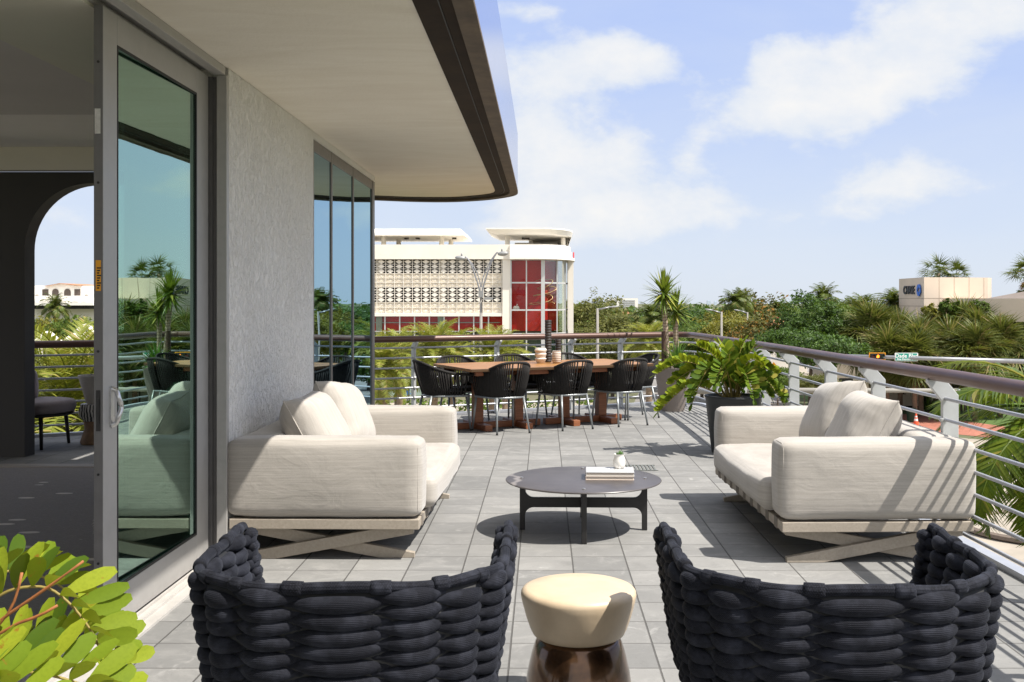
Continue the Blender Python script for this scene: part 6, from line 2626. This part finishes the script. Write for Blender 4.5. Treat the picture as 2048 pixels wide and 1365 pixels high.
for (px, wpx, yt, lb) in ((1418, 7, 602, "faint pale skyline tower, left of the two"), (1431, 5, 603.5, "faint pale skyline tower, narrower and right of the other")):
    Xe, Ze = XZ(2400.0)
    tw = thing("skyline_tower", lb, "tower", (Xe(px), 2400, GZ), 0, "far skyline towers")
    mb = MB()
    wd = wpx * 2400 / FPX
    mb.box(-wd / 2, 0, 0, wd / 2, wd, Ze(yt) - GZ)
    mb.box(-wd / 4, wd * .2, Ze(yt) - GZ, wd / 4, wd * .8, Ze(yt - 1) - GZ)
    mb.build("wall", simple("pale_blue_hazy_wall", (0.50, 0.58, 0.68), 0.3) if "pale_blue_hazy_wall" not in MATS else MATS["pale_blue_hazy_wall"], tw)  # distance haze put into the wall colour

# villa seen through the arch
Xv, Zv = XZ(150.0)
vl = thing("arched_villa", "cream arched villa with orange tiled gable seen through the interior arch", "house", (Xv(125), 150, GZ))
mb = MB()


def arch_poly(cx, z0, w2, zt_):
    pts_ = [(cx + w2, z0)]
    for k in range(9):
        q = PI * k / 8
        pts_.append((cx + w2 * math.cos(q), zt_ - w2 + w2 * math.sin(q)))
    pts_.append((cx - w2, z0))
    return pts_


x0, x1 = Xv(20) - Xv(125), Xv(230) - Xv(125)
gb = [(x0, 0), (x1, 0), (x1, Zv(572) - GZ), (Xv(160) - Xv(125), Zv(572) - GZ), (Xv(122) - Xv(125), Zv(568) - GZ), (Xv(95) - Xv(125), Zv(572) - GZ), (x0, Zv(571) - GZ)]
mb.prism(gb, 0, 9, xf=lambda a, b, c: (a, c, b))
mb.build("wall", WWHITE, vl)
mb = MB()
hx = lambda px: Xv(px) - Xv(125)
hz2 = lambda py: Zv(py) - GZ
mb.add([(hx(92), -0.5, hz2(572.5)), (hx(122), -0.5, hz2(567)), (hx(122), 9, hz2(567)), (hx(92), 9, hz2(572.5)), (hx(165), -0.5, hz2(571.5)), (hx(165), 9, hz2(571.5)), (hx(122), -0.5, hz2(568.2)), (hx(92), -.5, hz2(573.6)), (hx(165), -.5, hz2(572.7))],
       [[0, 1, 2, 3], [1, 4, 5, 2], [0, 7, 6, 1], [1, 6, 8, 4]])
mb.build("roof", TILE, vl)
for (px, w_px, top) in ((111, 13, 578), (135, 13, 578)):
    mb = MB()
    mb.prism(arch_poly(hx(px), hz2(592), w_px / 2 * 150 / FPX, hz2(top)), -0.06, 0.02, xf=lambda a, b, c: (a, c, b))
    mb.build("arched_window", simple("dark_villa_window", (0.10, 0.075, 0.06), 0.5) if "dark_villa_window" not in MATS else MATS["dark_villa_window"], vl)
for (px, w_px, ya, yb) in ((91, 12, 579, 598), (155, 12, 579, 598), (74, 6, 590, 598), (173, 6, 590, 598)):
    mb = MB()
    mb.box(hx(px - w_px / 2), -0.06, hz2(yb), hx(px + w_px / 2), 0.02, hz2(ya))
    wn_ = mb.build("balcony_opening", MATS["dark_villa_window"], vl)
    mb = MB()
    mb.box(hx(px - w_px / 2), -0.5, hz2(yb), hx(px + w_px / 2), -0.07, hz2(yb - 6))
    mb.build("balustrade", WWHITE, wn_)
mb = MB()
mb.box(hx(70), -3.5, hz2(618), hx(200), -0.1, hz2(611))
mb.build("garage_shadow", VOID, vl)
mb = MB()
mb.box(hx(60), -4, hz2(611), hx(210), -0.1, hz2(606))
mb.build("terrace_slab", WWHITE, vl)
# wavy white canopies below the villa
Xw, Zw = XZ(60.0)
for (px, lb, dy) in ((92, "lower white garden wall with a wavy top, seen through the arch", 0), (150, "white garden wall with two rounded peaks, seen through the arch", 4)):
    cn = thing("garden_wall", lb, "wall", (Xw(px), 60 + dy, GZ), 0, "white wavy walls below the villa")
    mb = MB()
    n = 40
    h0 = Zw(680 if dy == 0 else 668) - GZ
    poly_ = [(-1.7, 0), (1.7, 0)] + [(1.7 - 3.4 * i / n, h0 + 0.20 * math.cos((1.7 - 3.4 * i / n) * 3.4 + dy) + 0.07 * math.sin(i * 0.4)) for i in range(n + 1)]
    mb.prism(poly_, 0, 0.35, xf=lambda a, b, c: (a, c, b))
    mb.build("wall", WCREAM, cn)
    mb = MB()
    mb.tube([(x, 0.17, z + 0.03) for x, z in poly_[2:]], 0.2, 6)
    mb.build("coping", WCREAM, cn, smooth=True)

# ================================================================== STREET FURNITURE
POLE = simple("pale_concrete_pole", (0.26, 0.245, 0.22), 0.8, 0, 0.08, 3)
GALV = simple("galvanised_steel", (0.28, 0.285, 0.30), 0.4, 0.5, 0.08, 3)
LAMPG = simple("grey_luminaire", (0.28, 0.285, 0.285), 0.5, 0.2, 0.05)
Xl, Zl = XZ(62.0)
sl_ = thing("street_lamp", "tall double armed street lamp in front of the cream building", "street lamp", (Xl(962), 62, GZ))
ztop = Zl(575) - GZ
mb = MB()
mb.tube([(0, 0, 0), (0, 0, ztop)], [0.15, 0.07], 12)
mb.build("pole", POLE, sl_, smooth=True)
for sx, (pe, ye) in ((-1, (930, 515)), (1, (997, 506))):
    ex, ez = Xl(pe) - Xl(962), Zl(ye) - GZ
    mb = MB()
    mb.tube(catmull([(0, 0, ztop - 0.8), (sx * 0.16, 0, ztop + 0.1), (ex * 0.55, 0, ztop + (ez - ztop) * 0.66), (ex * 0.86, 0, ez - 0.06), (ex, 0, ez)], 6), 0.045, 8)
    mb.tube(catmull([(0, 0, ztop - 0.2), (sx * 0.12, 0, ztop + 0.55), (ex * 0.5, 0, ztop + (ez - ztop) * 0.72), (ex * 0.86, 0, ez - 0.02)], 6), 0.030, 8)
    mb.build("arm", GALV, sl_, smooth=True)
    mb = MB()
    mb.blob((ex + sx * 0.27, 0, ez - 0.05), (0.33, 0.17, 0.15), 14, 8, Matrix.Rotation(R(-sx * 6), 3, 'Y'))
    mb.cyl((ex + sx * 0.2, 0), 0.05, ez + 0.08, ez + 0.24, 8)
    mb.build("luminaire", LAMPG, sl_, smooth=True)
mb = MB()
mb.box(-0.14, -0.2, Zl(595) - GZ, 0.14, -0.08, Zl(582) - GZ)
mb.box(0.2, -0.3, Zl(600) - GZ, 0.7, 0.1, Zl(595) - GZ)
mb.build("control_box", LAMPG, sl_)


def lamp1(label, px, D, ytop, ex_px, ey):
    Xa, Za = XZ(D)
    o = thing("street_lamp", label, "street lamp", (Xa(px), D, GZ), 0, "single armed street lamps")
    zt_ = Za(ytop) - GZ
    mb = MB()
    mb.tube([(0, 0, 0), (0, 0, zt_)], [0.13, 0.08], 10)
    mb.build("pole", POLE, o, smooth=True)
    ex, ez = Xa(ex_px) - Xa(px), Za(ey) - GZ
    mb = MB()
    mb.tube([(0, 0, zt_ - 0.1), (ex * 0.8, 0, ez)], [0.06, 0.04], 8)
    mb.build("arm", GALV, o, smooth=True)
    mb = MB()
    mb.blob((ex, 0, ez), (0.34, 0.12, 0.07), 12, 7, Matrix.Rotation(-math.atan2(ez - zt_, ex) if ex > 0 else math.atan2(ez - zt_, -ex), 3, 'Y'))
    mb.build("luminaire", LAMPG, o, smooth=True)
    return o


lamp1("concrete street lamp whose arm points right, beside the white building", 1195, 70, 617, 1228, 614)
lamp1("street lamp whose arm points left, nearer of the pair above the railing corner", 1443, 82, 624, 1418, 620)
lamp1("street lamp whose arm points left, farther of the pair above the railing", 1495, 105, 625, 1474, 621)

# traffic signals
SIGY = simple("signal_yellow", (0.72, 0.30, 0.01), 0.5, 0, 0.03)
LENS_OFF = simple("dark_red_lens", (0.10, 0.012, 0.01), 0.3)
LENS_OFG = simple("dark_green_lens", (0.008, 0.035, 0.02), 0.3)
AMBER = emit_mat("lit_amber_lens", (1.0, 0.24, 0.02), 2.0)
Xm, Zm = XZ(56.0)
ms = thing("signal_mast", "long grey mast arm carrying the traffic lights and the street name sign", "traffic mast", (Xm(2090), 54.2, GZ))
bx, by = Xm(2090), 54.2
mb = MB()
mb.tube([(0, 0, 0), (0, 0, 7.0)], [0.20, 0.16], 12)
mb.build("pole", GALV, ms, smooth=True)
mb = MB()
mb.tube([(0, 0, Zm(722) - GZ), (Xm(1640) - bx, 56.6 - by, Zm(711.5) - GZ)], [0.13, 0.085], 12)
mb.build("mast_arm", GALV, ms, smooth=True)


def signal(label, px, py, D):
    Xa, Za = XZ(D)
    o = thing("traffic_light", label, "traffic light", (Xa(px), D, Za(py)), 0, "horizontal traffic lights on the mast arm")
    s = D / FPX
    W2, H2 = 16.5 * s, 7.3 * s
    mb = MB()
    for (a, b, c, d_) in ((-W2, -H2, W2, -H2 + 1.6 * s), (-W2, H2 - 1.6 * s, W2, H2), (-W2, -H2 + 1.6 * s, -W2 + 1.6 * s, H2 - 1.6 * s), (W2 - 1.6 * s, -H2 + 1.6 * s, W2, H2 - 1.6 * s)):
        mb.box(a, -0.03, b, c, 0.03, d_)
    mb.build("border", SIGY, o)
    mb = MB()
    mb.box(-W2 + 1.6 * s, -0.02, -H2 + 1.6 * s, W2 - 1.6 * s, 0.025, H2 - 1.6 * s)
    mb.box(-W2 + 2.5 * s, -0.10, -H2 + 2.4 * s, W2 - 2.5 * s, -0.02, H2 - 2.4 * s)
    mb.build("housing", BLACK, o)
    for k, mm in ((-1, LENS_OFF), (0, AMBER), (1, LENS_OFG)):
        mb = MB()
        mb.blob((k * 9.5 * s, -0.10, 0), (3.3 * s, 0.03, 3.3 * s), 16, 8)
        ln_ = mb.build("lens", mm, o, smooth=True)
        mb = MB()
        vp = [(k * 9.5 * s + 3.7 * s * math.cos(q), -0.10 - 0.12, 3.7 * s * math.sin(q)) for q in [R(-10 + 200 * i / 12) for i in range(13)]]
        vq = [(x, -0.10, z) for x, y, z in vp]
        mb.add(vp + vq, [[i, i + 1, 14 + i, 13 + i] for i in range(12)])
        mb.build("visor", BLACK, ln_)
    mb = MB()
    mb.box(-0.05, 0.03, -0.1, 0.05, 0.12, 0.1)
    mb.build("bracket", GALV, o)
    return o


signal("yellow bordered traffic light with lit amber lens, mostly below the rail line at left", 1675, 716, 56.35)
signal("yellow bordered traffic light with lit amber lens, left of the green street name sign", 1754.5, 713, 55.95)
Xs, Zs = XZ(55.6)
ss = thing("street_name_sign", "green street name sign hanging on the mast arm", "street sign", (Xs(1813), 55.6, Zs(714.5)))
s = 55.6 / FPX
mb = MB()
mb.prism([(x, y) for x, y in round_rect(23.3 * s, 8.4 * s, 2.2 * s, 4)], 0.0, 0.03, xf=lambda a, b, c: (a, c, b))
mb.build("border", WHITECER, ss)
mb = MB()
mb.prism([(x, y) for x, y in round_rect(22.0 * s, 7.2 * s, 1.6 * s, 4)], -0.012, -0.001, xf=lambda a, b, c: (a, c, b))
mb.build("panel", simple("teal_green_sign", (0.005, 0.27, 0.21), 0.4, 0, 0.02), ss)
SGW = simple("sign_white_letters", (0.85, 0.85, 0.85), 0.4, 0, 0)
lettering("street_name", "Dade Blvd", 11.0 * s, SGW, ss, (0, -0.016, 2.2 * s), (R(90), 0, 0), 0.003, bold=0.004)
lettering("second_name", "Abe Resnick Blvd", 5.6 * s, SGW, ss, (0, -0.016, -4.4 * s), (R(90), 0, 0), 0.003, bold=0.002)
mb = MB()
mb.box(-0.05, 0.03, -0.1, 0.05, 0.13, 0.15)
mb.build("bracket", GALV, ss)
Xn, Zn = XZ(36.0)
ms2 = thing("signal_mast", "nearer white mast arm ending in a dark cap behind the railing sofa's pillows", "traffic mast", (Xn(1380), 36.4, GZ))
mb = MB()
mb.tube([(0, 0, 0), (0, 0, 6.1)], [0.19, 0.15], 12)
mb.build("pole", GALV, ms2, smooth=True)
mb = MB()
e_ = (Xn(1914) - Xn(1380), -0.4, Zn(781.5) - GZ)
mb.tube([(0, 0, Zn(784) - GZ), e_], [0.12, 0.066], 12)
mb.build("mast_arm", POLE, ms2, smooth=True)
mb = MB()
mb.tube([e_, (e_[0] + 0.10, e_[1], e_[2])], [0.074, 0.06], 12)
mb.build("end_cap", LAMPG, ms2, smooth=True)

# orange turn sign
Xo, Zo = XZ(98.0)
ws = thing("warning_sign", "orange diamond road sign with a black right turn arrow", "road sign", (Xo(1547.5), 98, GZ))
s = 98 / FPX
zc = Zo(736) - GZ
mb = MB()
mb.tube([(0, 0.06, 0), (0, 0.06, zc)], 0.05, 8)
mb.build("post", GALV, ws)
mb = MB()
mb.prism([(0, -11.5 * s), (10 * s, 0), (0, 11.5 * s), (-10 * s, 0)], -0.02, 0.02, xf=lambda a, b, c: (a, c, b + zc))
mb.build("diamond", SIGY, ws)
mb = MB()
mb.prism(round_rect(4.2 * s, 4 * s, 0.5 * s, 2), -0.02, 0.02, xf=lambda a, b, c: (a, c, b + zc - 16 * s))
mb.build("lower_plate", SIGY, ws)
mb = MB()
for poly_ in ([(-4.2, -3.4), (-2.2, -3.4), (-2.2, -0.2), (1.2, -0.2), (1.2, 1.8), (-4.2, 1.8)], [(1.2, -2.4), (5.0, 0.8), (1.2, 4.0)]):
    mb.prism([(a * s, b * s) for a, b in poly_], -0.026, -0.0205, xf=lambda a, b, c: (a, c, b + zc))
mb.build("arrow", BLACK, ws)
Xo, Zo = XZ(78.0)


def cone(label, px, D):
    o = thing("traffic_cone", label, "traffic cone", on_ground(px, D, GZ + 0.02), 0, "orange traffic cones on the pavement")
    mb = MB()
    mb.prism(round_rect(0.26, 0.26, 0.06, 3), 0, 0.05)
    mb.build("base", RUBBER, o)
    mb = MB()
    mb.lathe([(0.20, 0.05), (0.145, 0.36)], 20)
    mb.lathe([(0.115, 0.52), (0.095, 0.62)], 20)
    mb.lathe([(0.075, 0.72), (0.045, 0.88), (0, 0.89)], 20)
    mb.build("cone", MATS["cone_orange"], o, smooth=True, auto=50)
    mb = MB()
    mb.lathe([(0.145, 0.36), (0.115, 0.52)], 20)
    mb.lathe([(0.095, 0.62), (0.075, 0.72)], 20)
    mb.build("white_band", MATS["white_ceramic"], o, smooth=True, auto=50)
    return o


simple("cone_orange", (0.78, 0.10, 0.03), 0.5, 0, 0.04)
cone("orange traffic cone left of the dark green bin", 1791.5, 77.5)
cone("orange traffic cone right of the dark green bin", 1832, 75.0)
bn = thing("litter_bin", "dark green litter bin standing between two orange cones", "bin", on_ground(1823, 77.5, GZ + 0.02))
mb = MB()
mb.lathe([(0, 0), (0.30, 0), (0.33, 0.05), (0.36, 0.85), (0.38, 0.88), (0, 0.88)], 24)
mb.build("body", simple("dark_green_bin", (0.015, 0.055, 0.035), 0.5, 0, 0.1), bn, smooth=True, auto=40)
mb = MB()
mb.lathe([(0.39, 0.881), (0.40, 0.93), (0.30, 1.02), (0, 1.05)], 24)
mb.build("lid", MATS["dark_green_bin"], bn, smooth=True, auto=40)

# agave by the street wall
ag = thing("agave_plant", "dark spiky agave in front of the beige street wall", "plant", on_ground(1858, 82, GZ))
yucca_crown((0, 0, 0.3), 70, 1.5, 0.13, 8, rz, 0.3).build("leaves", L_DARK, ag)
mb = MB()
mb.tube([(0, 0, 0), (0, 0, 0.4)], 0.16, 8)
mb.build("trunk", BARK, ag)


# ---- cars
def car(label, px, D, rz_, paint, grp="parked cars"):
    o = thing("parked_car", label, "car", on_ground(px, D, GZ + 0.006), rz_, grp)
    prof = [(-2.2, 0.32), (-2.22, 0.62), (-2.1, 0.86), (-1.45, 0.95), (-0.75, 1.38), (0.55, 1.42), (1.25, 1.02), (2.05, 0.90), (2.25, 0.66), (2.22, 0.32)]
    mb = MB()
    ws_ = [0.86, 0.88, 0.88, 0.86, 0.66, 0.66, 0.84, 0.86, 0.84, 0.84]
    n = len(prof)
    vs = [(x, -w2, z) for (x, z), w2 in zip(prof, ws_)] + [(x, w2, z) for (x, z), w2 in zip(prof, ws_)]
    fs = [[i, i + 1, n + i + 1, n + i] for i in range(n - 1)] + [[n - 1, 0, n, 2 * n - 1]]
    fs += [[0, 1, 8, 9], [1, 2, 3, 6, 7, 8], [3, 4, 5, 6]]
    fs += [[n + a for a in f] for f in ([9, 8, 1, 0], [8, 7, 6, 3, 2, 1], [6, 5, 4, 3])]
    mb.add(vs, fs)
    mb.build("body", paint, o, smooth=True, auto=35, bevel=0.05)
    mb = MB()
    for sy in (-1, 1):
        q = [(-1.22, 0.80, 0.99), (-0.70, 0.705, 1.30), (0.48, 0.705, 1.335), (1.02, 0.80, 1.02)]
        mb.add([(x, sy * y, z) for x, y, z in q], [[0, 1, 2, 3]])
    mb.add([(1.24, -0.76, 1.055), (1.24, 0.76, 1.055), (0.60, 0.62, 1.43), (0.60, -0.62, 1.43)], [[0, 1, 2, 3]])
    mb.add([(-1.44, -0.78, 0.985), (-0.80, -0.62, 1.385), (-0.80, 0.62, 1.385), (-1.44, 0.78, 0.985)], [[0, 1, 2, 3]])
    mb.build("windows", MATS["car_glass"], o)
    for x in (-1.38, 1.40):
        for sy in (-1, 1):
            mb = MB()
            mb.tube([(x, sy * 0.70, 0.32), (x, sy * 0.90, 0.32)], 0.32, 20)
            wh = mb.build("wheel", RUBBER, o, smooth=True, auto=40)
            mb = MB()
            mb.tube([(x, sy * 0.895, 0.32), (x, sy * 0.915, 0.32)], 0.19, 14)
            mb.build("rim", STEEL, wh, smooth=True, auto=40)
    for sy in (-1, 1):
        mb = MB()
        mb.box(2.16, sy * 0.5, 0.64, 2.26, sy * 0.82, 0.78)
        mb.build("headlight", STEEL, o)
    return o


simple("car_glass", (0.02, 0.025, 0.03), 0.1)
PAINTS = [simple("black_car_paint", (0.02, 0.022, 0.03), 0.2, 0.2, 0, coat=0.6), simple("silver_car_paint", (0.45, 0.46, 0.48), 0.3, 0.6, 0, coat=0.5), simple("white_car_paint", (0.72, 0.72, 0.72), 0.3, 0, 0, coat=0.5)]
car("black parked car between the railing posts behind the sofa pillows", 1712, 118, R(170), PAINTS[0])
car("dark parked car at the left of the parking, just under the rail", 1598, 150, R(20), PAINTS[0])
car("silver car glimpsed under the rail by the orange warning sign", 1525, 140, R(160), PAINTS[1])
car("dark car under the railing corner, beside a white van shape", 1395, 215, R(175), PAINTS[0])
car("white car just left of the dark one under the railing corner", 1381, 225, R(10), PAINTS[2])
car("white car between posts beneath the street name sign", 1652, 128, R(165), PAINTS[2])

# ---- pedestrian in a blue shirt by the shop front
def person(label, loc, rz_):
    o = thing("person", label, "person", loc, rz_)
    me = bpy.data.meshes.new("body")
    J = {'pel': (0, 0, .95), 'ches': (0.02, 0, 1.32), 'neck': (0.03, 0, 1.50), 'head': (0.06, 0, 1.62), 'top': (0.06, 0, 1.74),
         'shl': (0.02, .19, 1.43), 'ell': (-0.10, .24, 1.16), 'hal': (-0.02, .24, .92), 'shr': (0.02, -.19, 1.43), 'elr': (0.03, -.25, 1.14), 'har': (0.20, -.23, .95),
         'hil': (0, .10, .90), 'knl': (0.16, .10, .50), 'anl': (0.10, .10, .08), 'tol': (0.26, .11, .04), 'hir': (0, -.10, .90), 'knr': (-0.06, -.10, .50), 'anr': (-0.30, -.10, .12), 'tor': (-0.18, -.11, .04)}
    rad = {'pel': .15, 'ches': .165, 'neck': .06, 'head': .095, 'top': .075, 'shl': .07, 'ell': .045, 'hal': .035, 'shr': .07, 'elr': .045, 'har': .035, 'hil': .10, 'knl': .065, 'anl': .045, 'tol': .035, 'hir': .10, 'knr': .065, 'anr': .045, 'tor': .035}
    nm = list(J)
    E = [('pel', 'ches'), ('ches', 'neck'), ('neck', 'head'), ('head', 'top'), ('ches', 'shl'), ('shl', 'ell'), ('ell', 'hal'), ('ches', 'shr'), ('shr', 'elr'), ('elr', 'har'), ('pel', 'hil'), ('hil', 'knl'), ('knl', 'anl'), ('anl', 'tol'), ('pel', 'hir'), ('hir', 'knr'), ('knr', 'anr'), ('anr', 'tor')]
    me.from_pydata([J[k] for k in nm], [(nm.index(a), nm.index(b)) for a, b in E], [])
    b = bpy.data.objects.new("body", me)
    COL.objects.link(b)
    b.parent = o
    sk = b.modifiers.new("Skin", 'SKIN')
    for i, k in enumerate(nm):
        me.skin_vertices[0].data[i].radius = (rad[k], rad[k])
    me.skin_vertices[0].data[0].use_root = True
    ss_ = b.modifiers.new("Sub", 'SUBSURF')
    ss_.levels = ss_.render_levels = 2
    m, t, p = new_mat("pedestrian_clothing")
    tcn = t.node('ShaderNodeTexCoord')
    _, y_, z_ = t.xyz(tcn.outputs['Object'])
    c = t.mix(t.math('GREATER_THAN', z_, 0.93), (0.05, 0.055, 0.075, 1), (0.045, 0.16, 0.42, 1))
    c = t.mix(t.math('GREATER_THAN', z_, 1.50), c, (0.42, 0.25, 0.18, 1))
    t.put(p.inputs['Base Color'], c)
    p.inputs['Roughness'].default_value = 0.85
    me.materials.append(m)
    mb = MB()
    mb.blob((0.045, 0, 1.70), (0.108, 0.10, 0.085), 12, 8)
    mb.build("hair", simple("grey_hair", (0.42, 0.40, 0.38), 0.8), o, smooth=True)
    return o


person("pedestrian with grey hair in a blue shirt walking past the green shop front", on_ground(816.5, 90, GZ + 0.005), R(20))
